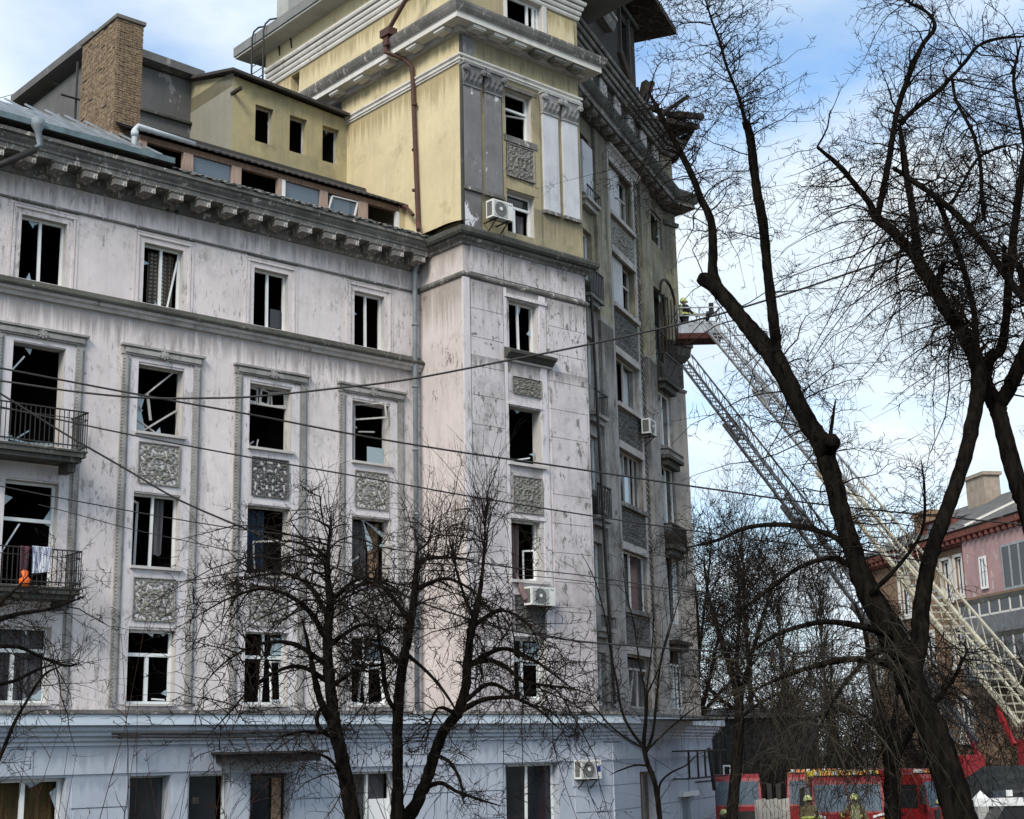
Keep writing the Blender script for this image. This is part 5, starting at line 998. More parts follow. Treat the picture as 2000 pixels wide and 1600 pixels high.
 ],
 'C2': [
  [(-1.85,22,3.19,0.1525),(-1.83,22.05,4.03,0.1344),(-1.79,22.09,4.74,0.0929),(-1.79,22.14,5.32,0.0816),(-1.79,22.18,5.9,0.0816),(-1.77,22.23,6.42,0.0749),(-1.69,22.28,6.95,0.0702),(-1.62,22.32,7.34,0.0635),(-1.55,22.37,7.8,0.0562),(-1.52,22.42,8.2,0.0421),(-1.42,22.46,8.4,0.0368),(-1.23,22.51,8.44,0.0287),(-0.92,22.55,8.44,0.0207),(-0.64,22.6,8.4,0.0134)],
  [(-1.78,22.2,6.13,0.0421),(-1.9,22.04,6.27,0.0348),(-1.95,21.88,6.49,0.0354),(-1.96,21.72,6.78,0.0301),(-2.01,21.56,7.14,0.0227),(-2.03,21.4,7.49,0.0088)],
  [(-1.53,22.5,8.13,0.0261),(-1.5,22.47,8.52,0.0207),(-1.34,22.43,8.67,0.0154),(-1.22,22.4,9.06,0.0049)],
  [(-1.69,22.3,6.99,0.0315),(-1.45,22.1,6.79,0.0261),(-1.21,21.9,6.55,0.0227),(-0.98,21.7,6.24,0.0174),(-0.87,21.5,6.02,0.0076)],
  [(-1.61,22.3,7.47,0.0422),(-2.03,21.93,7.98,0.0279),(-2.38,21.57,7.89,0.0149),(-2.64,21.2,7.55,0.0042)],
  [(-1.53,22.5,7.96,0.0387),(-1.05,22.2,8.08,0.0258),(-0.59,21.9,7.81,0.0154),(-0.35,21.6,7.46,0.0042)],
  [(-1.69,22.2,6.78,0.0414),(-2.09,22.47,7.11,0.0258),(-2.43,22.73,7.06,0.016),(-2.76,23,6.77,0.0042)],
 ],
 'C3': [
  [(-1.94,22.4,3.44,0.1486),(-1.83,22.45,4.29,0.119),(-1.6,22.49,4.68,0.0993),(-1.41,22.54,5.08,0.0894),(-1.29,22.58,5.45,0.0845),(-1.14,22.63,5.82,0.0824),(-0.94,22.68,6.08,0.0774),(-0.81,22.72,6.42,0.0725),(-0.77,22.77,6.81,0.0676),(-0.71,22.82,7.28,0.0626),(-0.62,22.86,7.67,0.0507),(-0.54,22.91,8.07,0.0338),(-0.49,22.95,8.56,0.0197),(-0.45,23,9.3,0.0085)],
  [(-0.89,22.7,6.12,0.05),(-0.56,22.48,6.27,0.0387),(-0.24,22.26,6.3,0.0302),(-0.02,22.04,6.27,0.0246),(0.28,21.82,6.11,0.019),(0.56,21.6,5.84,0.008)],
  [(-0.77,22.8,6.81,0.045),(-0.47,22.57,6.87,0.0387),(-0.2,22.33,6.77,0.0331),(0.07,22.1,6.53,0.0274),(0.44,21.87,6.44,0.0211),(0.8,21.63,6.38,0.0134),(1.08,21.4,6.26,0.0047)],
  [(-1.41,22.4,5.01,0.0394),(-1.16,22.05,5.09,0.0324),(-0.92,21.7,4.98,0.0239),(-0.62,21.35,4.88,0.0183),(-0.26,21,4.78,0.0064)],
  [(-1.25,22.4,5.49,0.0331),(-1.01,22.07,5.37,0.0267),(-0.85,21.73,5.09,0.0211),(-0.8,21.4,4.81,0.0093)],
  [(-0.66,22.9,7.52,0.0282),(-0.82,23,7.93,0.0226),(-0.94,23.1,8.35,0.0169),(-1.02,23.2,8.77,0.0051)],
  [(-0.75,22.8,6.81,0.0467),(-0.23,22.45,7.03,0.0334),(0.24,22.1,6.83,0.0229),(0.66,21.75,6.49,0.0121),(1.02,21.4,6.17,0.0042)],
  [(-0.67,22.9,7.43,0.0432),(-0.22,22.6,7.62,0.0258),(0.18,22.3,7.36,0.0154),(0.39,22,6.88,0.0042)],
  [(-0.87,22.6,6.04,0.0387),(-1.18,22.3,6.17,0.0227),(-1.31,22,5.89,0.0131),(-1.37,21.7,5.51,0.0042)],
  [(-0.83,22.7,6.26,0.0422),(-0.4,22.58,6.52,0.0302),(0.06,22.45,6.24,0.0202),(0.48,22.32,6.08,0.0121),(0.8,22.2,5.7,0.0042)],
 ],
 'E': [
  [(-6.19,16,5.89,0.085),(-6.04,16.09,6.38,0.0646),(-5.93,16.17,6.82,0.0476),(-5.75,16.26,7.02,0.034),(-5.5,16.34,7.11,0.0238),(-5.24,16.43,7.16,0.017),(-5.04,16.51,7.23,0.0102),(-4.87,16.6,7.32,0.0076)],
  [(-5.91,16,6.7,0.034),(-5.63,16.12,6.74,0.0238),(-5.44,16.24,6.73,0.0195),(-5.22,16.36,6.62,0.017),(-5,16.48,6.54,0.0145),(-4.89,16.6,6.57,0.0061)],
  [(-6,16,6.32,0.0331),(-5.76,16.25,6.33,0.0238),(-5.57,16.5,6.39,0.0195),(-5.43,16.75,6.51,0.0153),(-5.33,17,6.58,0.0076)],
  [(-5.53,15.5,5.15,0.0272),(-5.38,15.6,5.56,0.0204),(-5.3,15.7,5.87,0.0187),(-5.23,15.8,6.08,0.0161),(-5.07,15.9,6.4,0.0145),(-4.91,16,6.51,0.0056)],
  [(-5.87,16,6.92,0.0331),(-5.66,16.13,7.2,0.0195),(-5.54,16.27,7.38,0.0119),(-5.43,16.4,7.57,0.0046)],
 ],
}
CABLES = {
 'w1': ([(-9.87,25.82,12.63),(-9.37,26,12.56),(-7.2,26.75,12.23),(-4.92,27.5,11.91),(-3.02,28.1,11.61),(-1.04,28.7,11.35),(0.62,29.19,11.17),(3.09,29.88,10.87),(4.23,30.2,10.74),(6.47,30.8,10.49),(9.97,31.7,10.22),(11.91,32.18,10.08)],0.019),
 'w2': ([(-9.91,25.98,12.39),(-9.36,26,12.32),(-7.95,26.05,12.09),(-6.73,26.09,11.96),(-5.62,26.13,11.94),(-4.69,26.17,11.96),(-3.29,26.22,12.09),(-1.88,26.27,12.25),(0.02,26.33,12.6),(1.09,26.37,12.8),(2.42,26.42,13.08),(3.88,26.47,13.42),(5.36,26.52,13.86),(6.86,26.57,14.35),(8.38,26.62,14.8),(10.52,26.69,15.44)],0.019),
 'w3': ([(-9.83,25.82,11.92),(-9.33,26,11.83),(-7.17,26.75,11.43),(-4.91,27.5,11.07),(-3.02,28.1,10.79),(-1.94,28.43,10.63),(-1.05,28.7,10.49),(1.51,29.45,10.14),(4.18,30.2,9.81),(6.4,30.8,9.56),(8.7,31.4,9.32)],0.015),
 'w4': ([(-9.86,25.82,12.42),(-9.34,26,12.08),(-8.82,26.18,11.75),(-8.25,26.38,11.39),(-7.24,26.72,10.8),(-6.25,27.05,10.22),(-5,27.46,9.68),(-4.33,27.68,9.4),(-3.48,27.95,9.02),(-2.44,28.28,8.62),(-1.76,28.49,8.33),(-0.49,28.88,7.92),(0.51,29.18,7.72),(1.53,29.48,7.59),(3.31,29.99,7.46),(5.14,30.5,7.33),(7.38,31.1,7.26)],0.019),
 'w5': ([(-9.73,25.82,10.43),(-9.24,26,10.36),(-8.3,26.34,10.19),(-7.06,26.77,9.98),(-6.31,27.03,9.86),(-5.11,27.42,9.69),(-4.47,27.64,9.63),(-2.42,28.29,9.39),(-0.17,28.97,9.07),(1.47,29.45,8.91),(4.11,30.2,8.53),(6.32,30.8,8.28)],0.011),
 'w6': ([(-8.61,26.22,10.05),(-7.97,26.45,9.89),(-7.19,26.72,9.68),(-6.3,27.03,9.49),(-5.06,27.44,9.25),(-3.48,27.95,9.04),(-0.17,28.97,8.93),(1.98,29.6,8.74),(4.11,30.2,8.5)],0.008),
}
# ------------------------------------------------------------------ bare trees
def batch_tubes(P, Rr, n=3):                  # P (N,k,3), Rr (N,k) -> verts, quads
    N, k, _ = P.shape
    d = np.empty_like(P); d[:, 1:-1] = P[:, 2:] - P[:, :-2]; d[:, 0] = P[:, 1] - P[:, 0]; d[:, -1] = P[:, -1] - P[:, -2]
    d /= np.linalg.norm(d, axis=2, keepdims=True) + 1e-9
    ref = np.array([.31, .17, .93]); r = np.cross(d, ref); bad = np.linalg.norm(r, axis=2) < .15
    r[bad] = np.cross(d[bad], np.array([1., .1, 0])); r /= np.linalg.norm(r, axis=2, keepdims=True); b = np.cross(d, r)
    a = np.arange(n) * 2 * np.pi / n
    V = P[:, :, None] + (r[:, :, None] * np.cos(a)[None, None, :, None] + b[:, :, None] * np.sin(a)[None, None, :, None]) * Rr[:, :, None, None]
    idx = np.arange(N * k * n).reshape(N, k, n); nx = np.roll(idx, -1, 2)
    F = np.stack([idx[:, :-1], nx[:, :-1], nx[:, 1:], idx[:, 1:]], -1).reshape(-1, 4)
    return V.reshape(-1, 3), F
def np_mesh(name, parts, mat, smooth=False):
    V, F, o = [], [], 0
    for v, f in parts: V.append(v); F.append(f + o); o += len(v)
    V, F = np.concatenate(V), np.concatenate(F)
    me = bpy.data.meshes.new(name); me.vertices.add(len(V)); me.vertices.foreach_set('co', V.astype(np.float32).ravel())
    me.loops.add(F.size); me.loops.foreach_set('vertex_index', F.astype(np.int32).ravel())
    me.polygons.add(len(F)); me.polygons.foreach_set('loop_start', np.arange(0, F.size, 4, dtype=np.int32)); me.polygons.foreach_set('loop_total', np.full(len(F), 4, dtype=np.int32))
    if smooth: me.polygons.foreach_set('use_smooth', np.ones(len(F), dtype=bool))
    me.materials.append(mat); me.update(calc_edges=True); me.validate(); return me
def smooth_line(L, per=5):                    # Catmull-Rom through (x,y,z,r)
    A = np.array(L, float)
    if len(A) < 3: per = max(per, 3)
    Q = np.vstack([2 * A[0] - A[1], A, 2 * A[-1] - A[-2]]); out = []
    for i in range(1, len(Q) - 2):
        for t in np.linspace(0, 1, per, endpoint=False):
            p0, p1, p2, p3 = Q[i - 1], Q[i], Q[i + 1], Q[i + 2]
            out.append(.5 * (2 * p1 + (p2 - p0) * t + (2 * p0 - 5 * p1 + 4 * p2 - p3) * t * t + (3 * p1 - p0 - 3 * p2 + p3) * t ** 3))
    out.append(A[-1]); return np.array(out)
def limb_tube(L, rg, n=12, knob=.10, per=6):
    S = smooth_line(L, per); k = len(S)
    P, r = S[:, :3].copy(), np.maximum(S[:, 3], .002)
    d = np.gradient(P, axis=0); d /= np.linalg.norm(d, axis=1, keepdims=True) + 1e-9
    ref = np.array([.21, .95, .17]); rr = np.cross(d, ref); rr /= np.linalg.norm(rr, axis=1, keepdims=True); bb = np.cross(d, rr)
    a = np.arange(n) * 2 * np.pi / n
    R_ = r[:, None] * (1 + knob * rg.normal(0, .55, (k, n)))
    V = P[:, None] + (rr[:, None] * np.cos(a)[None, :, None] + bb[:, None] * np.sin(a)[None, :, None]) * R_[:, :, None]
    idx = np.arange(k * n).reshape(k, n); nx = np.roll(idx, -1, 1)
    F = np.stack([idx[:-1], nx[:-1], nx[1:], idx[1:]], -1).reshape(-1, 4)
    V = np.concatenate([V.reshape(-1, 3), P[[-1]] + d[[-1]] * r[-1] * .3]); tip = len(V) - 1
    cap = np.array([[idx[-1, j], idx[-1, (j + 1) % n], tip, tip] for j in range(0, n)])
    cap = np.array([[idx[-1, j], idx[-1, (j + 1) % n], idx[-1, (j + 2) % n], tip] for j in range(0, n, 2)])
    return V, np.concatenate([F, cap])
def unit(v): return v / (np.linalg.norm(v, axis=-1, keepdims=True) + 1e-9)
def shoots(rg, P, Tn, L, r0, spread=1.0, up=.3, droop=.0, k=6, jit=.05, taper=.8, out=None):
    N = len(P); v = rg.normal(size=(N, 3)); v -= (v * Tn).sum(1, keepdims=True) * Tn; v = unit(v)
    d = unit(Tn * .55 + v * spread + np.array([0, 0, up]) + (0 if out is None else out))
    t = np.linspace(0, 1, k)[None, :, None]; Lc = L[:, None, None]
    bend = rg.normal(0, .28, (N, 1, 3)) + np.array([0, 0, -droop])
    J = np.cumsum(rg.normal(0, jit, (N, k, 3)), 1) * Lc * t ** .5; J -= J[:, :1]
    pts = P[:, None] + d[:, None] * Lc * t + bend * Lc * t * t + J
    return pts, r0[:, None] * (1 - taper * np.linspace(0, 1, k)[None])
def pick(rg, pts, N, lo=.15, hi=1.0):          # random points and tangents along a batch
    M, k, _ = pts.shape; i = rg.integers(0, M, N); f = rg.uniform(lo, hi, N) * (k - 1); j = np.minimum(f.astype(int), k - 2); w = (f - j)[:, None]
    a, b = pts[i, j], pts[i, j + 1]; return a * (1 - w) + b * w, unit(b - a), i, f / (k - 1)
def limb_points(rg, limbs, N, rmax, lo=.0, zmin=None):
    if not any(q[3] < rmax and (zmin is None or q[2] > zmin) for L in limbs for q in L): print('CROWN FALLBACK', N, rmax, zmin, [L[0] for L in limbs]); rmax, zmin = 9, None
    P, Tn, Rd, W = [], [], [], []
    for L in limbs:
        S = smooth_line(L, 8); d = np.gradient(S[:, :3], axis=0); seg = np.linalg.norm(d, axis=1); ok = (S[:, 3] < rmax)
        if zmin is not None: ok &= S[:, 2] > zmin
        if not ok.any(): continue
        P.append(S[ok, :3]); Tn.append(unit(d[ok])); Rd.append(S[ok, 3]); W.append(seg[ok] / np.sqrt(S[ok, 3] + .01))
    P, Tn, Rd, W = np.concatenate(P), np.concatenate(Tn), np.concatenate(Rd), np.concatenate(W)
    i = rg.choice(len(P), N, p=W / W.sum()); return P[i] + rg.normal(0, .02, (N, 3)), Tn[i], Rd[i]
def crown(rg, limbs, n1, l1, r1, n2, l2, r2, n3=0, l3=.2, r3=.003, rmax=.1, up=.3, droop=.1, spread=1.0, up2=.3, droop2=.1, zmin=None, extra=None, jit=.05, sides=3, out=None):
    parts = []
    P, Tn, Rd = limb_points(rg, limbs, n1, rmax, zmin=zmin)
    a, ra = shoots(rg, P, Tn, rg.uniform(*l1, n1), np.minimum(np.full(n1, r1) * rg.uniform(.6, 1.3, n1), Rd * .8), spread, up, droop, 7, jit, out=out)
    parts.append(batch_tubes(a, ra, 4))
    P2, T2, i2, f2 = pick(rg, a, n2, .15, 1.0)
    b, rb = shoots(rg, P2, T2, rg.uniform(*l2, n2) * (1.15 - .5 * f2), np.full(n2, r2) * rg.uniform(.7, 1.2, n2), .9, up2, droop2, 5, jit)
    parts.append(batch_tubes(b, rb, sides))
    if n3:
        P3, T3, _, _ = pick(rg, b, n3, .1, 1.0); c, rc = shoots(rg, P3, T3, rg.uniform(l3 * .4, l3 * 1.3, n3), np.full(n3, r3), .9, .15, .05, 3, .06, .5)
        parts.append(batch_tubes(c, rc, 3))
    if extra is not None: parts.append(extra)
    return parts
def tree(name, label, limbs, seed, crowns, bark=None, twig=None, group=None, n=12, knob=.10):
    rg = np.random.default_rng(seed); b0 = limbs[0][0]
    o = thing(name, label, 'tree', Matrix.Translation((b0[0], b0[1], 1.7)), group); inv = Matrix.Translation((-b0[0], -b0[1], -1.7))
    for i, L in enumerate(limbs):
        L = list(L)
        put('trunk' if i == 0 else 'limb', np_mesh('trunk' if i == 0 else 'limb', [limb_tube(L, rg, n if i == 0 else max(6, n - 3), knob)], bark or BARK, True), o, inv)
    parts, hang = [], []
    for kw in crowns:
        kw = dict(kw); ids = kw.pop('ids', None); pn = kw.pop('part', None)
        (hang if pn else parts).extend( crown(rg, limbs if ids is None else [limbs[i] for i in ids], **kw))
    if hang: put('hanging_twigs', np_mesh('hanging_twigs', hang, TWIG_PALE), o, inv, kind='stuff')
    put('crown', np_mesh('crown', parts, twig or TWIG), o, inv, kind='stuff')
    return o
GB = 'bare street trees in front of the building'
# R1: the leaning tree right of the building
tree('bare_tree', 'tall leaning bare tree with pruned limbs between the building and the forked tree', LIMBS['R1'], 11, [
    dict(ids=[3], n1=60, l1=(.35, 1.1), r1=.009, n2=420, l2=(.12, .5), r2=.0036, n3=1500, l3=.10, r3=.0042, rmax=.05, up=.0, droop=.25, spread=1.5),
    dict(ids=[1], n1=70, l1=(.4, 1.3), r1=.010, n2=520, l2=(.15, .55), r2=.0036, n3=1700, l3=.10, r3=.0042, rmax=.06, up=.0, droop=.3, spread=1.6),
    dict(ids=[2], n1=16, l1=(.4, 1.1), r1=.009, n2=130, l2=(.15, .5), r2=.0036, n3=400, l3=.10, r3=.004, rmax=.3, up=.0, droop=.25, spread=1.6),
    dict(ids=[0], n1=60, l1=(.5, 1.35), r1=.010, n2=560, l2=(.2, .6), r2=.0036, n3=1900, l3=.11, r3=.0042, rmax=.30, zmin=7.5, up=.05, droop=.5, spread=1.7),
    dict(ids=[5, 6], n1=90, l1=(.3, 1.0), r1=.007, n2=620, l2=(.15, .5), r2=.004, n3=1600, l3=.1, r3=.004, rmax=.2, up=.1, droop=.5, spread=1.2),
    dict(ids=[7, 8, 9], n1=110, l1=(.4, 1.05), r1=.006, n2=330, l2=(.2, .65), r2=.0036, n3=500, l3=.12, r3=.0035, rmax=.2, up=.0, droop=.8, spread=1.1, up2=-.2, droop2=.6, part='hanging_twigs'),
    dict(ids=[10, 11], n1=40, l1=(.2, .6), r1=.005, n2=200, l2=(.1, .35), r2=.004, n3=400, l3=.08, r3=.0035, rmax=.2, up=.2, droop=.2)],
    group=GB, n=16)
tree('bare_tree', 'forked bare tree with dense twiggy crown and sawn-off limb, right of the leaning tree', LIMBS['R2'], 12, [
    dict(ids=[1, 2, 3, 4, 5, 6, 7, 8, 9], n1=300, l1=(.4, 1.3), r1=.012, n2=2100, l2=(.2, .6), r2=.0036, n3=8000, l3=.11, r3=.0042, rmax=.12, up=.1, droop=.3, spread=1.5),
    dict(ids=[0], n1=95, l1=(.5, 1.5), r1=.012, n2=900, l2=(.2, .6), r2=.0036, n3=2300, l3=.11, r3=.0042, rmax=.14, zmin=10.2, up=.0, droop=.7, spread=1.7, droop2=.5)],
    group=GB, n=14)
tree('bare_tree', 'thick bare tree cut by the right edge of the photo with a forked trunk', LIMBS['R3'], 13, [
    dict(n1=130, l1=(.4, 1.3), r1=.012, n2=1200, l2=(.2, .6), r2=.0036, n3=3000, l3=.11, r3=.0042, rmax=.13, zmin=9.6, up=.1, droop=.35, spread=1.5)],
    group=GB, n=14)
tree('bare_tree', 'dark bare tree with a straight trunk between the two fire engines', LIMBS['M1'], 14, [
    dict(n1=150, l1=(.6, 2.2), r1=.011, n2=1700, l2=(.3, 1.0), r2=.006, n3=2500, l3=.22, r3=.005, rmax=.2, zmin=4.8, up=.1, droop=.8, spread=1.3, up2=-.2, droop2=.7)], group=GB)
tree('bare_tree', 'slim bare tree standing before the dark grey shed right of the building corner', LIMBS['M2'], 15, [
    dict(n1=170, l1=(.8, 2.6), r1=.016, n2=1900, l2=(.4, 1.3), r2=.009, n3=2600, l3=.35, r3=.008, rmax=.2, zmin=5.0, up=.5, droop=.2, spread=1.1, up2=.4)], group=GB)
tree('bare_tree', 'thin multi-stemmed bare tree growing against the far end of the building', LIMBS['M3'], 16, [
    dict(n1=110, l1=(.8, 3.0), r1=.014, n2=1100, l2=(.4, 1.4), r2=.010, n3=1200, l3=.35, r3=.009, rmax=.2, zmin=6.0, up=.6, droop=.1, spread=.8, up2=.4)], group=GB)
tree('young_tree', 'young bare sapling with a burl and fanned upright shoots before the blue corner', LIMBS['Y'], 17, [
    dict(n1=34, l1=(.5, 1.5), r1=.009, n2=120, l2=(.3, .9), r2=.006, n3=160, l3=.14, r3=.005, rmax=.1, up=.55, droop=.0, spread=.6)], group=GB, n=8, knob=.05)
CB = dict(up2=.15, droop2=.25, jit=.06)
LEFT, RIGHT = np.array([-.55, 0, 0]), np.array([.45, 0, 0])
tree('bare_tree', 'gnarled bare tree before the pink wing, leftmost trunk of the low spreading clump', LIMBS['C1'], 21, [
    dict(ids=list(range(5, 12)), n1=230, l1=(.35, 1.2), r1=.012, n2=1000, l2=(.15, .5), r2=.0075, n3=2000, l3=.10, r3=.006, rmax=.2, up=.35, droop=.35, spread=1.2),
    dict(ids=[0, 1], n1=16, l1=(1.5, 3.0), r1=.016, n2=240, l2=(.3, .95), r2=.006, n3=600, l3=.14, r3=.0048, rmax=.2, zmin=7.4, up=.42, droop=.75, spread=1.6, out=LEFT, **CB),
    dict(ids=[0], n1=14, l1=(1.0, 2.2), r1=.015, n2=150, l2=(.3, .8), r2=.006, n3=300, l3=.14, r3=.0048, rmax=.2, zmin=7.6, up=.5, droop=.6, spread=1.4, **CB),
    dict(ids=[0], n1=45, l1=(.5, 1.4), r1=.009, n2=70, l2=(.2, .5), r2=.0055, rmax=.1, zmin=9.2, up=1.6, droop=-.1, spread=.7),
    dict(ids=[2, 3, 4], n1=36, l1=(.4, 1.3), r1=.008, n2=220, l2=(.2, .6), r2=.005, n3=400, l3=.12, r3=.0045, rmax=.2, up=-.1, droop=.5, spread=1.0)], group=GB, knob=.16)
tree('bare_tree', 'gnarled bare tree before the grey drainpipe, middle trunk of the low spreading clump', LIMBS['C2'], 22, [
    dict(ids=[4, 5, 6], n1=110, l1=(.35, 1.1), r1=.011, n2=420, l2=(.15, .5), r2=.007, n3=900, l3=.10, r3=.006, rmax=.2, up=.35, droop=.35, spread=1.2),
    dict(ids=[0, 1, 2, 3], n1=20, l1=(1.0, 2.0), r1=.014, n2=260, l2=(.3, .9), r2=.006, n3=900, l3=.14, r3=.0048, rmax=.16, zmin=6.8, up=.45, droop=.6, spread=1.6, **CB),
    dict(ids=[0, 2], n1=60, l1=(.5, 1.4), r1=.008, n2=70, l2=(.2, .5), r2=.005, rmax=.12, zmin=9.4, up=1.7, droop=-.1, spread=.7)], group=GB, knob=.16)
tree('bare_tree', 'gnarled bare tree with a curved trunk before the tower, rightmost of the low spreading clump', LIMBS['C3'], 23, [
    dict(ids=[6, 7, 8, 9], n1=140, l1=(.35, 1.1), r1=.011, n2=560, l2=(.15, .5), r2=.007, n3=1200, l3=.10, r3=.006, rmax=.2, up=.3, droop=.4, spread=1.2),
    dict(ids=[0, 1, 2, 5], n1=26, l1=(.8, 2.0), r1=.013, n2=340, l2=(.3, .9), r2=.006, n3=1300, l3=.14, r3=.0048, rmax=.16, zmin=6.4, up=.15, droop=.75, spread=1.4, out=RIGHT, **CB),
    dict(ids=[0, 5], n1=60, l1=(.5, 1.5), r1=.008, n2=80, l2=(.2, .5), r2=.005, rmax=.12, zmin=8.4, up=1.6, droop=-.1, spread=.6),
    dict(ids=[3, 4], n1=26, l1=(.3, .9), r1=.007, n2=140, l2=(.15, .5), r2=.005, n3=200, l3=.1, r3=.0045, rmax=.2, up=.1, droop=.4)], group=GB, knob=.16)
tree('bare_tree', 'bare tree reaching in from the left edge with thin curved twigs', LIMBS['E'], 24, [
    dict(ids=[0, 1, 2, 3, 4], n1=85, l1=(.3, .95), r1=.007, n2=420, l2=(.12, .45), r2=.0036, n3=800, l3=.09, r3=.004, rmax=.07, up=.25, droop=.1, spread=1.1)], group=GB)
# poplars far behind, upright
def poplar(x, y, h, seed, label):
    rg = np.random.default_rng(seed); L = [(x, y, 1.7, .28), (x + .1, y, 1.7 + h * .4, .18), (x, y, 1.7 + h * .75, .08), (x + .1, y, 1.7 + h, .02)]
    o = thing('poplar_tree', label, 'tree', Matrix.Translation((x, y, 1.7)), 'tall bare poplars in the distance'); inv = Matrix.Translation((-x, -y, -1.7))
    put('trunk', np_mesh('trunk', [limb_tube(L, rg, 8)], TWIG_FAR, True), o, inv)
    put('crown', np_mesh('crown', crown(rg, [L], 90, (2.5, 6.0), .035, 900, (.8, 2.2), .016, 900, .6, .013, rmax=.3, zmin=4.5, up=1.4, droop=-.15, spread=.75, up2=1.0, droop2=0), TWIG_FAR), o, inv, kind='stuff')
poplar(14.2, 92, 15.5, 31, 'tall narrow bare poplar in the far gap, left of the others')
poplar(17.0, 96, 14.0, 32, 'tall narrow bare poplar in the far gap, between two others')
poplar(20.3, 99, 13.0, 33, 'tall narrow bare poplar in the far gap, nearest the leaning trunk')
poplar(11.6, 104, 16.5, 34, 'tall narrow bare poplar close beside the building end')
# thicket behind the engines: many bare bushes reading as one dark mass
rg = np.random.default_rng(41); N = 560
P = np.stack([rg.uniform(9.2, 26, N), rg.uniform(61.5, 66, N), np.full(N, 1.7)], 1)
a, ra = shoots(rg, P, np.tile([0, 0, 1.], (N, 1)), rg.uniform(2.0, 5.2, N), np.full(N, .03), .35, .6, .15, 7, .05)
P2, T2, _, _ = pick(rg, a, 8000, .2, 1.0); b, rb = shoots(rg, P2, T2, rg.uniform(.4, 1.5, 8000), np.full(8000, .012), .9, .2, .2, 5, .06)
put('thicket', np_mesh('thicket', [batch_tubes(a, ra, 4), batch_tubes(b, rb, 3)], TWIG), kind='stuff')['label'] = 'dense bare thicket behind the fire engines'
bpy.data.objects['thicket']['category'] = 'thicket'
# layered trees behind the thicket
def back_tree(x, y, h, seed, label):
    rg = np.random.default_rng(seed); L = [[(x, y, 1.7, .22), (x + rg.normal(0, .2), y, 1.7 + h * .3, .17), (x + rg.normal(0, .4), y, 1.7 + h * .6, .10), (x + rg.normal(0, .6), y, 1.7 + h, .02)]]
    for q in range(5):
        f = rg.uniform(.25, .6); a = rg.uniform(0, 6.28); b = L[0][1] if f < .45 else L[0][2]; ln = h * rg.uniform(.25, .42)
        L.append([(b[0], b[1], b[2], b[3] * .6), (b[0] + ln * .4 * math.cos(a), b[1] + ln * .4 * math.sin(a), b[2] + ln * .5, .06), (b[0] + ln * .7 * math.cos(a), b[1] + ln * .7 * math.sin(a), b[2] + ln, .02)])
    o = thing('bare_tree', label, 'tree', Matrix.Translation((x, y, 1.7)), 'bare trees behind the fire engines'); inv = Matrix.Translation((-x, -y, -1.7))
    for i, l in enumerate(L): put('trunk' if i == 0 else 'limb', np_mesh('limb', [limb_tube(l, rg, 8)], BARK, True), o, inv)
    put('crown', np_mesh('crown', crown(rg, L, 130, (.8, 2.2), .022, 1300, (.4, 1.3), .012, 1500, .35, .010, rmax=.3, zmin=3.6, up=.2, droop=.45, spread=1.2), TWIG_FAR), o, inv, kind='stuff')
for a in ((12.2, 69, 8.0, 61, 'low wide bare tree above the yellow-topped engine'), (15.4, 71, 9.0, 62, 'bare tree in the gap directly above the chevron engine'), (18.6, 70, 8.5, 63, 'bare tree seen just left of the leaning trunk'), (23.0, 66, 8.0, 64, 'bare tree seen under the yellow ladder'), (19.5, 52, 7.5, 65, 'bare tree before the brick house under the ladder')): back_tree(*a)
# reddish shrubs at the lower left
def shrub(x, y, seed, label, n=26, h=1.7, z0=2.0):
    rg = np.random.default_rng(seed); o = thing('rose_shrub', label, 'shrub', Matrix.Translation((x, y, 1.7)), 'leafless shrubs along the bottom left')
    P = np.stack([rg.normal(0, .25, n), rg.normal(0, .25, n), np.zeros(n)], 1)
    a, ra = shoots(rg, P, np.tile([0, 0, 1.], (n, 1)), rg.uniform(h * .7, h * 1.15, n), np.full(n, .011), .22, .5, .05, 7, .03)
    put('stems', np_mesh('stems', [batch_tubes(a, ra, 5)], TWIG_RED), o)
    P2, T2, _, _ = pick(rg, a, n * 5, .4, 1.0); b, rb = shoots(rg, P2, T2, rg.uniform(.12, .5, n * 5), np.full(n * 5, .0055), .8, .3, .1, 5, .05)
    put('twigs', np_mesh('twigs', [batch_tubes(b, rb, 3)], TWIG_RED), o, kind='stuff')
for i, (x, y, h, lb) in enumerate(((-5.3, 16.2, 2.75, 'reddish leafless shrub in the bottom left corner'), (-4.75, 15.7, 2.8, 'reddish leafless shrub below the amber-blind window'), (-4.2, 16.3, 2.9, 'reddish leafless shrub just left of the blue doorways'), (-3.7, 16.0, 2.75, 'reddish leafless shrub in front of the first blue doorway'))): shrub(x, y, 50 + i, lb, 60, h)

# ------------------------------------------------------------------ overhead cables
CL = {'w1': 'thick black overhead cable crossing the whole facade from the upper left window', 'w2': 'overhead cable sagging left and rising to the right treetops', 'w3': 'overhead cable passing just below the third-storey window sills', 'w4': 'black overhead cable dropping steeply from the upper balcony', 'w5': 'thin cable crossing the lower balcony door', 'w6': 'thinnest grey wire sagging across the second-storey windows'}
for k, (P, r) in CABLES.items():
    S = smooth_line([(*p, r) for p in P], 6)
    o = put('overhead_cable', np_mesh('overhead_cable', [batch_tubes(S[None, :, :3], S[None, :, 3], 6)], IRON)); tag(o, CL[k], 'cable', 'overhead cables across the facade')

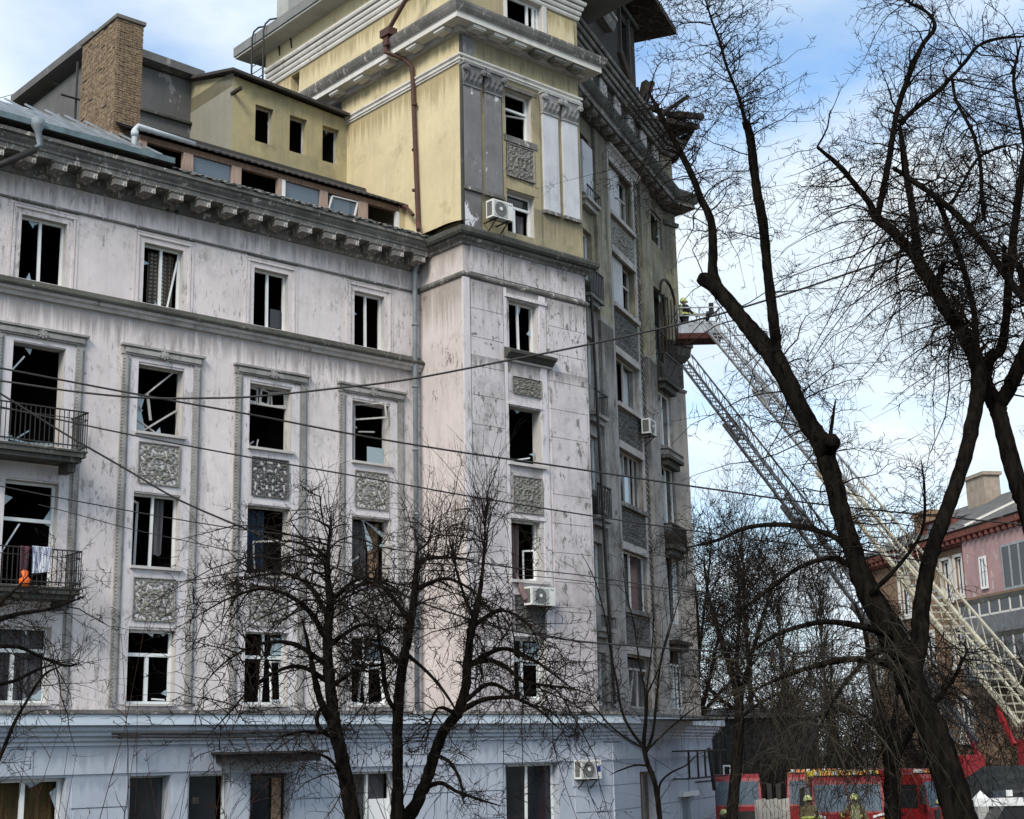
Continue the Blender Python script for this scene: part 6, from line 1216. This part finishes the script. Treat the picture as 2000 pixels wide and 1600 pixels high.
for (a, b, lb) in (((-20.4, 52, 30.1), (-16.68, 53, 31.9), 'upper of two faint wires running left from the roof beside the chimney'), ((-20.4, 52, 30.0), (-18.18, 54, 31.3), 'lower of two faint wires running left from the roof beside the chimney')):
    P = np.array([[a[i] + (b[i] - a[i]) * t - (.5 * t * (1 - t) if i == 2 else 0) for i in range(3)] for t in np.linspace(0, 1, 9)])
    tag(put('roof_wire', np_mesh('roof_wire', [batch_tubes(P[None], np.full((1, 9), .012), 5)], IRON)), lb, 'wire', 'wires left of the chimney')

# ------------------------------------------------------------------ right-hand apartment block
bx = Vector((-.2, .98, 0)).normalized()
BR = Matrix(((-bx.x, -bx.y * -1 if False else bx.y, 0, 26.3), (-bx.y, -bx.x, 0, 70.0), (0, 0, 1, 0), (0, 0, 0, 1)))
# local x runs towards the viewer along the facade, local -y is the street side
BR = Matrix.Translation((26.3, 70.0, 0)) @ Matrix.Rotation(math.atan2(-bx.y, -bx.x), 4, 'Z')
RBK = plaster('brown_brickwork', (0.26, 0.17, 0.11), (0.20, 0.13, 0.085), (0.32, 0.25, 0.2), (0.09, 0.06, 0.045), peel=.7, streak=.3, scratch=.2)
RPK = plaster('rose_pink_plaster', (0.47, 0.29, 0.29), (0.37, 0.24, 0.24), (0.4, 0.33, 0.3), (0.2, 0.14, 0.13), peel=.6, streak=.6, scratch=.7)
RDK = plaster('oxblood_cornice', (0.20, 0.07, 0.055), (0.14, 0.05, 0.04), (0.3, 0.2, 0.16), (0.05, 0.03, 0.025), peel=.66, streak=.4)
H = thing('apartment_house', 'brown brick house with pink upper bay and dark hipped roof at the right', 'house', BR)
wh = []
# local x = -s (s: distance to the far side)
for s0, s1, z0, z1 in ((11.35, 12.3, 13.2, 15.4), (9.95, 10.75, 13.3, 15.4), (6.8, 7.5, 13.2, 15.1), (20.8, 22.0, 12.8, 15.0), (16.5, 17.6, 12.8, 15.0), (14.0, 15.0, 9.6, 11.6), (10.5, 11.6, 9.6, 11.6), (20.8, 22, 9.2, 11.4), (16.5, 17.6, 9.2, 11.4), (10.5, 11.6, 5.6, 7.8), (14, 15, 5.6, 7.8)): wh.append((-s1, -s0, z0, z1))
MB().wall(-22.6, 8, 1.7, 16.3, 0, wh, .3).build('wall', RBK, H)
for (a, b, c, d) in wh:
    window(None, a, b, c, d, .12, mull=(.5,), fw=.12, panes=((.05, .95, .03, .97, GLASS),), parent=H)
    mb = MB(); mb.box(a - .2, a, -.08, .02, c - .1, d + .1); mb.box(b, b + .2, -.08, .02, c - .1, d + .1); mb.box(a - .2, b + .2, -.08, .02, d, d + .15); mb.box(a - .25, b + .25, -.15, .02, c - .2, c - .05); mb.build('window_surround', WHITE_TRIM, H)
MB().box(-9.3, -1.2, -.3, .02, 12.9, 16.2).build('pink_bay', RPK, H)
MB().box(-9.75, -9.35, -.12, .02, 9, 16.2).build('pipe_strip', RDK, H)
window(None, -7.5, -6.8, 13.3, 15.0, -.42, mull=(.5,), fw=.12, panes=((.05, .95, .03, .97, GLASS),), parent=H)
window(None, -5.2, -2.6, 13.0, 15.3, -.42, mull=(.33, .66), fw=.12, mat=ALU, panes=((.03, .97, .03, .97, GLASS),), parent=H)
MB().sweep([(-22.9, 0), (8, 0)], [(-.02, 15.9), (.25, 15.95), (.3, 16.2), (.6, 16.3), (.62, 16.6), (-.02, 16.7)]).build('cornice', RDK, H)
mb = MB()
for i in range(51): mb.box(-22.6 + i * .6, -22.35 + i * .6, -.55, 0, 16.05, 16.28)
mb.build('modillions', RDK, H, kind='stuff')
mb = MB(); mb.quad((-23.1, -.7, 16.7), (8, -.7, 16.7), (5, 4.5, 19.4), (-18.5, 4.5, 19.4)); mb.quad((-23.1, -.7, 16.7), (-18.5, 4.5, 19.4), (-18.5, 9, 19.4), (-23.1, 10, 16.7)); MB().quad((-22.6, 0, 1.7), (-22.6, 9, 1.7), (-22.6, 9, 16.3), (-22.6, 0, 16.3)).build('gable_wall', RBK, H)
mb.build('roof', rough_mat('patchy_slate_roof', (0.075, 0.072, 0.07), (0.13, 0.125, 0.12), 1.5, .85, spots=((0.33, 0.33, 0.33), .62)), H)
MB().bar((-8, -.75, 16.75), (-6.0, 1.6, 17.95), .12).bar((-6.0, 1.6, 17.95), (-4.5, 4.4, 19.4), .16).build('roof_ridge', WHITE_TRIM, H)
MB().box(-17.2, -15.6, 1.0, 2.0, 16.8, 18.9).box(-17.35, -15.45, .9, 2.1, 18.6, 18.8).build('chimney', RBK, H)
MB().box(-15.0, -12.9, 3.4, 4.4, 18, 20.5).box(-15.15, -12.75, 3.3, 4.5, 20.5, 20.7).build('chimney', rough_mat('tan_chimney_brick', (0.36, 0.30, 0.24), (0.26, 0.21, 0.17), 3), H)
MB().box(-14.9, -12.4, .3, 1.6, 16.7, 17.9).quad((-15.2, .1, 17.85), (-12.1, .1, 17.85), (-12.3, 2, 18.4), (-15, 2, 18.4)).build('dormer', RDK, H); MB().box(-14.1, -13.2, .27, .31, 16.95, 17.7).build('dormer_window', GLASS, H)
for z, mt in ((12.75, RDK), (10.9, ALU), (8.6, ALU)):
    o = MB().box(-8.8, -.5, -1.1, .0, z - .25, z).build('balcony', TRIM_DARK, H); MB().box(-8.75, -.55, -1.1, -1.05, z, z + .9 if mt is ALU else z + .12).build('parapet', RBK if mt is RDK else rough_mat('balcony_sheet', (0.17, 0.18, 0.19), (0.11, 0.11, 0.12), 2), o)
for z0, z1 in ((11.8, 12.5), (9.5, 10.65)):
    mb = MB()
    for i in range(9): mb.box(-8.75 + i * 1.02, -8.65 + i * 1.02, -1.1, -1.03, z0, z1)
    mb.box(-8.75, -.5, -1.1, -1.03, z0, z0 + .1); mb.build('glazing_frame', WHITE_TRIM, H); MB().box(-8.7, -.55, -1.06, -1.055, z0, z1).build('pane', GLASS, H)
mb = MB(); mb.bar((-4, 3.2, 20.8), (-4, 3.2, 22.6), .05); mb.bar((-4.8, 3.2, 22.2), (-3.2, 3.2, 22.2), .04); mb.build('antenna', IRON, H)

# ------------------------------------------------------------------ shed behind the corner, fence
S = thing('shed', 'low dark grey board shed beyond the building corner', 'shed', T(8.2, 67.5, 1.7))
for i in range(16): MB().box(i * .42 - 1.5, i * .42 - 1.5 + .405, 0 + .012 * (i % 3), .1, 0, 5.1).build('plank', SHEDM, S)
MB().box(-1.6, 5.25, .1, 6, 0, 5.1).build('wall', SHEDM, S)
mb = MB(); mb._add([(-1.9, -.3, 5.1), (5.5, -.3, 5.1), (5.5, 6.4, 5.5), (-1.9, 6.4, 5.5), (-1.9, -.3, 5.25), (5.5, -.3, 5.25), (5.5, 6.4, 5.65), (-1.9, 6.4, 5.65)], [(0, 1, 2, 3), (7, 6, 5, 4), (0, 4, 5, 1), (1, 5, 6, 2), (2, 6, 7, 3), (3, 7, 4, 0)]); mb.build('roof', DARKROOF, S)
w_ = window(None, .86, 1.22, 2.25, 3.05, -.06, fw=.07, panes=((.1, .9, .05, .95, GLASS),), parent=S)
F = thing('white_fence', 'white board fence left of the fire engines', 'fence', T(8.65, 56.2, 1.7))
for i in range(9): MB().box(i * .145, i * .145 + .125, .012 * (i % 2), .03 + .012 * (i % 2), 0, 1.9 + .02 * (i % 3)).build('plank', rough_mat('white_boards', (0.55, 0.54, 0.50), (0.42, 0.41, 0.38), 3) if i == 0 else bpy.data.materials['white_boards'], F)
MB().box(0, 1.3, .045, .09, .3, .4).box(0, 1.3, .045, .09, 1.5, 1.6).build('rail', bpy.data.materials['white_boards'], F)

# ------------------------------------------------------------------ fire engines
def wheel(parent, x, y, r=.5):
    o = MB().tube([(x - .14, y, r), (x + .14, y, r)], r, 18).build('wheel', RUBBER, parent); MB().tube([(x - .155, y, r), (x + .155, y, r)], r * .55, 14).build('rim', ALU, o)
def engine(label, M, body=RED, topm=YEL, w=2.45, l=7.6, h=2.9, chevron=True, plate=True, light=True):
    o = thing('fire_engine', label, 'fire engine', M, 'fire engines on the street'); hw = w / 2      # front faces local -y
    cb = MB(); cb._add([(-hw, 0, .45), (hw, 0, .45), (hw, 0, 1.55), (-hw, 0, 1.55), (-hw + .06, .22, 2.62), (hw - .06, .22, 2.62), (hw - .1, .4, 2.75), (-hw + .1, .4, 2.75), (-hw, 2.3, .45), (hw, 2.3, .45), (hw, 2.3, 2.75), (-hw, 2.3, 2.75), (hw, .35, 2.55), (-hw, .35, 2.55)],
        [(0, 1, 2, 3), (3, 2, 5, 4), (4, 5, 6, 7), (7, 6, 10, 11), (0, 3, 4, 7, 11, 8), (1, 9, 10, 6, 5, 2), (8, 11, 10, 9), (0, 8, 9, 1)])
    cb.build('cab', body, o)
    for a, b in ((-hw + .12, -.03), (.03, hw - .12)):
        MB()._add([(a, -.012 + .02, 1.62), (b, -.012 + .02, 1.62), (b, .185, 2.5), (a, .185, 2.5), (a, .05, 1.62), (b, .05, 1.62), (b, .23, 2.5), (a, .23, 2.5)], [(0, 1, 2, 3), (4, 7, 6, 5), (0, 4, 5, 1), (1, 5, 6, 2), (2, 6, 7, 3), (3, 7, 4, 0)]).build('windscreen', SKYGLASS, o)
    for sx_ in (-1, 1):
        x = sx_ * hw; dr = MB().box(min(x, x + sx_ * .015), max(x, x + sx_ * .015), .35, 1.45, .6, 2.55).build('door', body, o)
        MB().box(min(x, x + sx_ * .03), max(x, x + sx_ * .03), .45, 1.35, 1.6, 2.4).build('window', GLASS, dr); MB().box(min(x, x + sx_ * .05), max(x, x + sx_ * .05), 1.2, 1.36, 1.35, 1.42).build('handle', IRON, dr)
        mb = MB(); mb.bar((x, .1, 2.45), (x + sx_ * .3, -.15, 2.4), .04); mb.box(x + sx_ * .3 - .09, x + sx_ * .3 + .09, -.2, -.1, 1.75, 2.4); mb.build('mirror', IRON, o)
        MB().box(sx_ * hw - sx_ * .45 - .2, sx_ * hw - sx_ * .45 + .2, -.05, .03, .78, .98).build('headlight', WHITE, o)
        wheel(o, sx_ * (hw - .18), 1.3); wheel(o, sx_ * (hw - .18), l - 1.7)
    MB().box(-hw - .02, hw + .02, -.14, .2, .42, .70).build('bumper', WHITE, o)
    if plate: MB().box(-.26, .26, -.155, -.142, .5, .61).build('number_plate', WHITE, o)
    MB().box(-.7, .7, -.018, .02, 1.05, 1.38).build('grille', IRON, o)
    if chevron:
        for sx_ in (-1, 1):
            for i in range(5): MB()._add([(sx_ * (.78 + .0 * i), -.02, .75 + i * .16), (sx_ * 1.16, -.02, .85 + i * .16), (sx_ * 1.16, -.02, .93 + i * .16), (sx_ * .78, -.02, .83 + i * .16)], [(0, 1, 2, 3)]).build('hazard_stripe', YEL if i % 2 else WHITE, o)
    if light:
        lb = MB().box(-hw + .15, hw - .15, .45, .75, 2.755, 2.80).build('light_bar', IRON, o)
        for i in range(10): MB().box(-hw + .2 + i * .2, -hw + .34 + i * .2, .42, .78, 2.803, 2.92).build('beacon', LAMPM if i % 3 else WHITE, lb)
    MB().box(-hw, hw, 2.36, l, .7, h - .45).build('body', body, o); MB().box(-hw - .01, hw + .01, 2.35, l + .01, h - .447, h).build('body_roof', topm, o)
    for sx_ in (-1, 1):
        for k in range(3): MB().box(min(sx_ * hw, sx_ * (hw + .02)), max(sx_ * hw, sx_ * (hw + .02)), 2.6 + k * 1.6, 4.0 + k * 1.6, .95, h - .55).build('roller_shutter', ALU, o)
    MB().box(-hw + .1, hw - .1, .4, l - .1, .45, .68).build('chassis', IRON, o)
    return o
engine('red and yellow fire engine facing the viewer with chevron bonnet', T(11.1, 51.5, 1.7, R(-9)), l=5.2)
engine('red fire engine cab behind the dark tree trunk, turned to the right', T(15.25, 53.6, 1.7, R(28)), topm=RED, chevron=False, l=5.6)
engine('yellow-topped fire engine parked behind and left of the chevron engine', T(11.55, 58.8, 1.7, R(-12)), h=2.75, chevron=False, l=5.0)
engine('red and white fire vehicle half hidden by the slim trunk beside the blue corner', T(8.5, 59.5, 1.7, R(-8)), topm=WHITE, w=1.9, l=4.6, h=2.2, chevron=False, light=False)

# ladder trucks: turret by the kiosk, extended ladders
def ladder_truck(label, M, tip, base, w0, w1, mats, basket=False, secs=4):
    o = thing('ladder_truck', label, 'ladder truck', M, 'ladder trucks with raised ladders'); inv = M.inverted()
    tip, base = inv @ Vector(tip), inv @ Vector(base); d = (tip - base); Lg = d.length; dn = d.normalized()
    sd_ = dn.cross(Vector((0, 0, 1))).normalized(); un = sd_.cross(dn)
    MB().box(-1.2, 1.2, -3.5, 4.0, .6, 1.5).build('chassis', RED, o)
    MB().box(-1.2, 1.2, 4.05, 6.2, .5, 2.9).build('cab', RED, o)
    MB().box(-1.0, 1.0, 6.19, 6.23, 1.7, 2.6).build('windscreen', GLASS, o)
    for x in (-1.05, 1.05):
        for y in (-2.5, -1.2, 4.9): wheel(o, x, y)
    MB().tube([(0, 0, 1.5), (0, 0, 2.2)], .9, 20).build('turntable', RED, o)
    for q in (-1, 1): MB().bar(tuple(base + sd_ * q * (w0 / 2 + .12) - un * .45 - dn * .2), tuple(base + sd_ * q * (w0 / 2 + .12) - un * .12 + dn * .9), .08, .13).build('boom_arm', RED, o)
    MB().box(-.35, .35, -.35, .35, 2.2, base.z - .35).build('pedestal', RED, o)
    for s in range(secs):
        a, b = max(0, s / secs - .03), min(1, (s + 1) / secs + .03); f = s / max(secs - 1, 1); w = w0 + (w1 - w0) * f; mt = mats[s]
        off = un * (.10 * s)
        P0, P1 = base + dn * Lg * a + off, base + dn * Lg * b + off; hh = .55 - .12 * f
        sec = MB()
        for q in (-1, 1): sec.bar(tuple(P0 + sd_ * q * w / 2), tuple(P1 + sd_ * q * w / 2), .105 - .012 * s, .13 - .012 * s)
        so = sec.build('ladder_section', mt, o)
        rl = MB()
        for q in (-1, 1): rl.bar(tuple(P0 + sd_ * q * w / 2 + un * hh), tuple(P1 + sd_ * q * w / 2 + un * hh), .055)
        n = int((P1 - P0).length / .75)
        for i in range(n):
            A, Bq = P0 + (P1 - P0) * i / n, P0 + (P1 - P0) * (i + 1) / n
            for q in (-1, 1): rl.bar(tuple(A + sd_ * q * w / 2), tuple(Bq + sd_ * q * w / 2 + un * hh), .022)
            for q in (-1, 1): rl.bar(tuple(A + sd_ * q * w / 2), tuple(A + sd_ * q * w / 2 + un * hh), .022)
        rl.build('side_truss', mt, so)
        n = int((P1 - P0).length / .34); rm = MB().bar((0, 0, 0), tuple(sd_ * w), .045).mesh('rung', ALU if s else mt)
        for i in range(n): put('rung', rm, so, Matrix.Translation(P0 + (P1 - P0) * (i + .5) / n - sd_ * w / 2))
    if basket:
        bk = MB(); c = tip + dn * .25
        Mx = M.inverted() @ Matrix.Translation((M @ c) + Vector((-.35, 0, .10)))
        bk.box(-1.0, .75, -.5, .5, -.35, -.12, xf=Mx); ob = bk.build('basket', rough_mat('red_brown_floor', (0.085, 0.028, 0.025), (0.06, 0.022, 0.02), 3), o)
        for (x0, x1, y0, y1) in ((-.95, .7, -.48, -.44), (-.95, .7, .44, .48), (-.97, -.93, -.44, .44), (.68, .72, -.44, .44)):
            MB().box(x0, x1, y0, y1, -.12, .30, xf=Mx).build('side_panel', ALU, ob)
        rb = MB()
        for z in (.62, .95): 
            for (p, q) in (((-.95, -.46), (.7, -.46)), ((-.95, .46), (.7, .46)), ((-.95, -.46), (-.95, .46)), ((.7, -.46), (.7, .46))): rb.bar(tuple(Mx @ Vector((*p, z))), tuple(Mx @ Vector((*q, z))), .045)
        for x, y in ((-.95, -.46), (.7, -.46), (-.95, .46), (.7, .46), (-.1, -.46), (-.1, .46)): rb.bar(tuple(Mx @ Vector((x, y, .3))), tuple(Mx @ Vector((x, y, .95))), .04)
        rb.build('guard_rail', ALU, ob)
        MB().bar(tuple(Mx @ Vector((.2, -.5, .4))), tuple(Mx @ Vector((.2, -.9, .6))), .14).build('water_nozzle', IRON, ob); MB().bar(tuple(Mx @ Vector((.5, .3, .9))), tuple(Mx @ Vector((.5, .3, 1.35))), .16).build('floodlight', IRON, ob)
    return o
ladder_truck('ladder truck with pale yellow ladder and rescue basket raised to the facade', T(12.9, 37.6, 1.7, R(-80)), (8.12, 57.0, 21.6), (12.9, 37.6, 5.9), .86, .56, [LADDER_Y, LADDER_Y, ALU, ALU], True)
ladder_truck('second ladder truck with a dark bare ladder leaning at the building end', T(13.1, 44.2, 1.7, R(-75)), (7.5, 62.0, 21.6), (13.1, 44.2, 5.5), .8, .42, [LADDER_D, LADDER_D, LADDER_D, LADDER_D], False)

# ------------------------------------------------------------------ kiosk, barrier, board
K = thing('kiosk', 'low kiosk with dark hipped roof and red trim at the right edge', 'kiosk', T(11.9, 35.5, 1.7))
mb = MB(); mb._add([(-1.55, -1.3, 2.45), (3.2, -1.3, 2.45), (3.2, 2.2, 2.5), (-1.55, 2.2, 2.5), (-.9, .4, 3.25), (2.4, .4, 3.25)], [(0, 1, 5, 4), (1, 2, 5), (2, 3, 4, 5), (3, 0, 4), (0, 3, 2, 1)]); mb.build('roof', rough_mat('bitumen_shingle', (0.018, 0.02, 0.021), (0.035, 0.038, 0.038), 2.5, .95, spec=0.03), K)
MB().box(-1.3, 3, -.9, 2, 0, 2.44).build('wall', rough_mat('maroon_boards', (0.13, 0.035, 0.04), (0.09, 0.03, 0.03), 3), K)
mb = MB(); N_ = 12
for i in range(N_):
    a0, a1 = math.pi * i / N_, math.pi * (i + 1) / N_; mb.bar((.95 - 1.15 * math.cos(a0), -1.35, 2.0 + .95 * math.sin(a0)), (.95 - 1.15 * math.cos(a1), -1.35, 2.0 + .95 * math.sin(a1)), .07)
mb.build('arch_trim', rough_mat('red_trim', (0.25, 0.03, 0.03), (0.2, 0.025, 0.025), 3), K)
mb = MB(); ps = [(.95 - 1.12 * math.cos(math.pi * i / 12), -1.33, 2.0 + .92 * math.sin(math.pi * i / 12)) for i in range(13)]; q = [(p[0], -.95, p[2]) for p in ps]
mb._add(ps + q, [tuple(range(13))] + [(i, i + 1, 14 + i, 13 + i) for i in range(12)]); mb.build('arch', IRON, K)
pl_ = MB().box(-1.72, -1.48, -1.6, -1.36, 0, 2.55).build('white_pillar', rough_mat('grey_pillar', (0.42, 0.42, 0.42), (0.34, 0.34, 0.34), 3), K); MB()._add([(-1.76, -1.64, 2.553), (-1.44, -1.64, 2.553), (-1.44, -1.32, 2.553), (-1.76, -1.32, 2.553), (-1.6, -1.48, 2.75)], [(0, 1, 4), (1, 2, 4), (2, 3, 4), (3, 0, 4), (0, 3, 2, 1)]).build('pillar_cap', WHITE, pl_)
bq = thing('parked_van', 'dark van with white bumper and red tail lamp before the kiosk', 'van', T(10.9, 33.0, 1.7))
mb = MB(); pr = [(-1.0, .55), (1.6, .55), (1.6, 2.1), (1.1, 2.75), (-.2, 2.72), (-.75, 1.95), (-1.0, 1.85)]
mb._add([(x, 0, z) for x, z in pr] + [(x, 1.8, z) for x, z in pr], [tuple(range(7)), tuple(range(7, 14))[::-1]] + [(i, (i + 1) % 7, 7 + (i + 1) % 7, 7 + i) for i in range(7)])
mb.build('body', rough_mat('black_car_paint', (0.012, 0.012, 0.014), (0.018, 0.018, 0.02), 2, .25, bump=0, spec=.5), bq)
MB().box(-1.08, .02, -.08, .0, 2.42, 2.58).build('bumper_bar', WHITE, bq) if False else MB().box(-1.08, .0, -.06, .0, 2.45, 2.62).build('light_bar', WHITE, bq)
MB().box(.25, .5, -.03, .02, 2.5, 2.68).build('tail_lamp', RED, bq); MB().box(-.35, -.22, -.03, .01, 2.85 - .2, 2.78).build('lamp', WHITE, bq)
for x in (-.5, 1.1): wheel(bq, x, .1, .35); wheel(bq, x, 1.7, .35)
mb = thing('barrier', 'red and yellow striped barrier board along the bottom right edge', 'barrier', T(10.0, 31.5, 1.7))
for i in range(16): MB()._add([(i * .18, 0, 1.98), (i * .18 + .18, 0, 1.98), (i * .18 + .26, 0, 2.14), (i * .18 + .08, 0, 2.14), (i * .18, .03, 1.98), (i * .18 + .18, .03, 1.98), (i * .18 + .26, .03, 2.14), (i * .18 + .08, .03, 2.14)], [(0, 1, 2, 3), (4, 7, 6, 5), (3, 2, 6, 7), (0, 4, 5, 1)]).build('stripe', RED if i % 2 else rough_mat('amber_stripe', (0.75, 0.42, 0.06), (0.65, 0.36, 0.05), 2) if i == 0 else bpy.data.materials['amber_stripe'], mb)
for x in (.1, 2.8): MB().box(x, x + .06, .035, .09, 0, 2.1).build('post', ALU, mb)
yb = thing('hazard_board', 'yellow board with black mark standing beside the chevron engine', 'board', T(12.0, 49.5, 1.7))
MB().box(-.16, .16, 0, .03, .75, 1.5).build('board', YEL, yb); MB().tube([(-.05, -.005, 1.28), (.05, -.005, 1.38), (.10, -.005, 1.30), (.02, -.005, 1.2), (-.04, -.005, 1.12)], .014, 5).build('mark', IRON, yb); MB().box(-.02, .02, .03, .06, 0, 1.5).build('post', ALU, yb)

# ------------------------------------------------------------------ firefighters
def person(label, M, arms=((.38, -.05, 1.05), (-.38, -.05, 1.05)), suit=None, lean=0.0, stride=.12):
    o = thing('person', label, 'person', M, 'firefighters at work')
    J = [(0, 0, .98), (0, lean * .3, 1.25), (0, lean * .6, 1.45), (0, lean * .8, 1.56),
         (.19, lean * .6, 1.45), (-.19, lean * .6, 1.45)]
    Rr = [.19, .20, .17, .07, .10, .10]; E = [(0, 1), (1, 2), (2, 3), (2, 4), (2, 5)]
    for s, h_ in ((4, arms[0]), (5, arms[1])):
        a = Vector(J[s]); h_ = Vector(h_); el = (a + h_) / 2 + Vector((.06 if s == 4 else -.06, .08, -.06)); J += [tuple(el), tuple(h_)]; Rr += [.075, .055]; E += [(s, len(J) - 2), (len(J) - 2, len(J) - 1)]
    for s in (1, -1):
        J += [(.11 * s, 0, .92), (.12 * s, -stride * s * .6, .52), (.13 * s, -stride * s, .12), (.13 * s, -stride * s - .15, .05)]; Rr += [.135, .10, .08, .06]; k = len(J) - 4; E += [(0, k), (k, k + 1), (k + 1, k + 2), (k + 2, k + 3)]
    me = bpy.data.meshes.new('body'); me.from_pydata(J, E, []); me.materials.append(suit or SUIT); b = put('body', me, o)
    sk = b.modifiers.new('skin', 'SKIN'); sv = me.skin_vertices
    if not sv: 
        bpy.context.view_layer.objects.active = b
    for i, v in enumerate(me.skin_vertices[0].data): v.radius = (Rr[i], Rr[i] * .8); v.use_root = (i == 0)
    sm = b.modifiers.new('sub', 'SUBSURF'); sm.levels = sm.render_levels = 2
    hx = Vector((0, lean * .9, 1.69))
    hd = MB(); hd.tube([hx + Vector((0, 0, q)) for q in (-.13, -.10, -.04, .03, .09, .12)], [.04, .07, .09, .095, .07, .02], 12); hd._add([hx + Vector(p) for p in ((-.015, -.085, -.03), (.015, -.085, -.03), (0, -.12, -.035), (0, -.085, .02))], [(0, 1, 2), (0, 2, 3), (1, 3, 2)]); hd.build('head', SKIN, o, smooth=True)
    hm = MB(); hm.tube([hx + Vector((0, 0.01, q)) for q in (-.03, .0, .05, .11, .16, .18)], [.135, .15, .145, .125, .075, .02], 14); ho = hm.build('helmet', HELM, o, smooth=True); MB().box(-.10, .10, hx.y - .15, hx.y - .12, 1.66, 1.71).build('visor', GLASS, ho)
    for z, r_ in ((1.12, .225), (.80, .0)):
        if r_: MB().tube([(0, 0, z), (0, 0, z + .07)], r_, 16).build('reflective_band', REFLECT, o)
    for s, h_ in ((1, arms[0]), (-1, arms[1])):
        a = Vector((.19 * s, lean * .6, 1.45)); e = (a + Vector(h_)) / 2 + Vector((.06 * s, .08, -.06)); dv = (Vector(h_) - e)
        MB().tube([e + dv * .55, e + dv * .75], .078, 10).build('reflective_band', REFLECT, o)
        g = MB(); hv = Vector(h_); dn = dv.normalized(); sd_ = dn.cross(Vector((0, 1, 0))).normalized()
        g.tube([hv - dn * .03, hv + dn * .05, hv + dn * .09], [.045, .05, .042], 8)
        for f in range(4): g.tube([hv + dn * .08 + sd_ * (f - 1.5) * .022, hv + dn * (.12 + .01 * (f in (1, 2))) + sd_ * (f - 1.5) * .024, hv + dn * .13 + sd_ * (f - 1.5) * .022 + Vector((0, -.03, 0))], .011, 6)
        g.tube([hv + sd_ * .04, hv + sd_ * .07 + dn * .04, hv + sd_ * .065 + dn * .07], .013, 6); g.build('glove', SUITDK, o)
    for s in (1, -1):
        MB().tube([(.125 * s, -stride * s * .8, .30), (.128 * s, -stride * s * .85, .24)], .098, 10).build('reflective_band', REFLECT, o)
    MB().box(-.13, .13, .16, .30, 1.05, 1.5).build('air_tank', rough_mat('tank', (0.35, 0.36, 0.2), (0.2, 0.2, 0.12), 4), o)
    return o
person('firefighter in tan suit and pale helmet with bent head, left of the chevron engine front', T(9.55, 50.6, 2.05, R(10)), ((.30, -.25, 1.05), (-.28, -.28, 1.05)), lean=-.05)
person('firefighter with lime helmet directly in front of the chevron engine', T(10.9, 49.6, 2.1, R(170)), ((.42, -.2, 1.15), (-.36, -.1, .95)), lean=-.06)
person('firefighter with lime bands beside the leaning trunk at the red cab', T(13.25, 48.0, 1.95, R(-70)), ((.30, -.2, 1.0), (-.30, -.1, .95)), SUITDK)
person('person in dark clothes standing at the red and white vehicle by the blue corner', T(7.55, 56.6, 1.42, R(30)), ((.30, -.15, .95), (-.30, -.1, .95)), SUITDK)
person('firefighter in dark suit in the raised rescue basket', T(7.05, 57.0, 21.45, R(120)), ((.36, -.35, 1.2), (-.3, -.3, 1.1)), SUITDK)
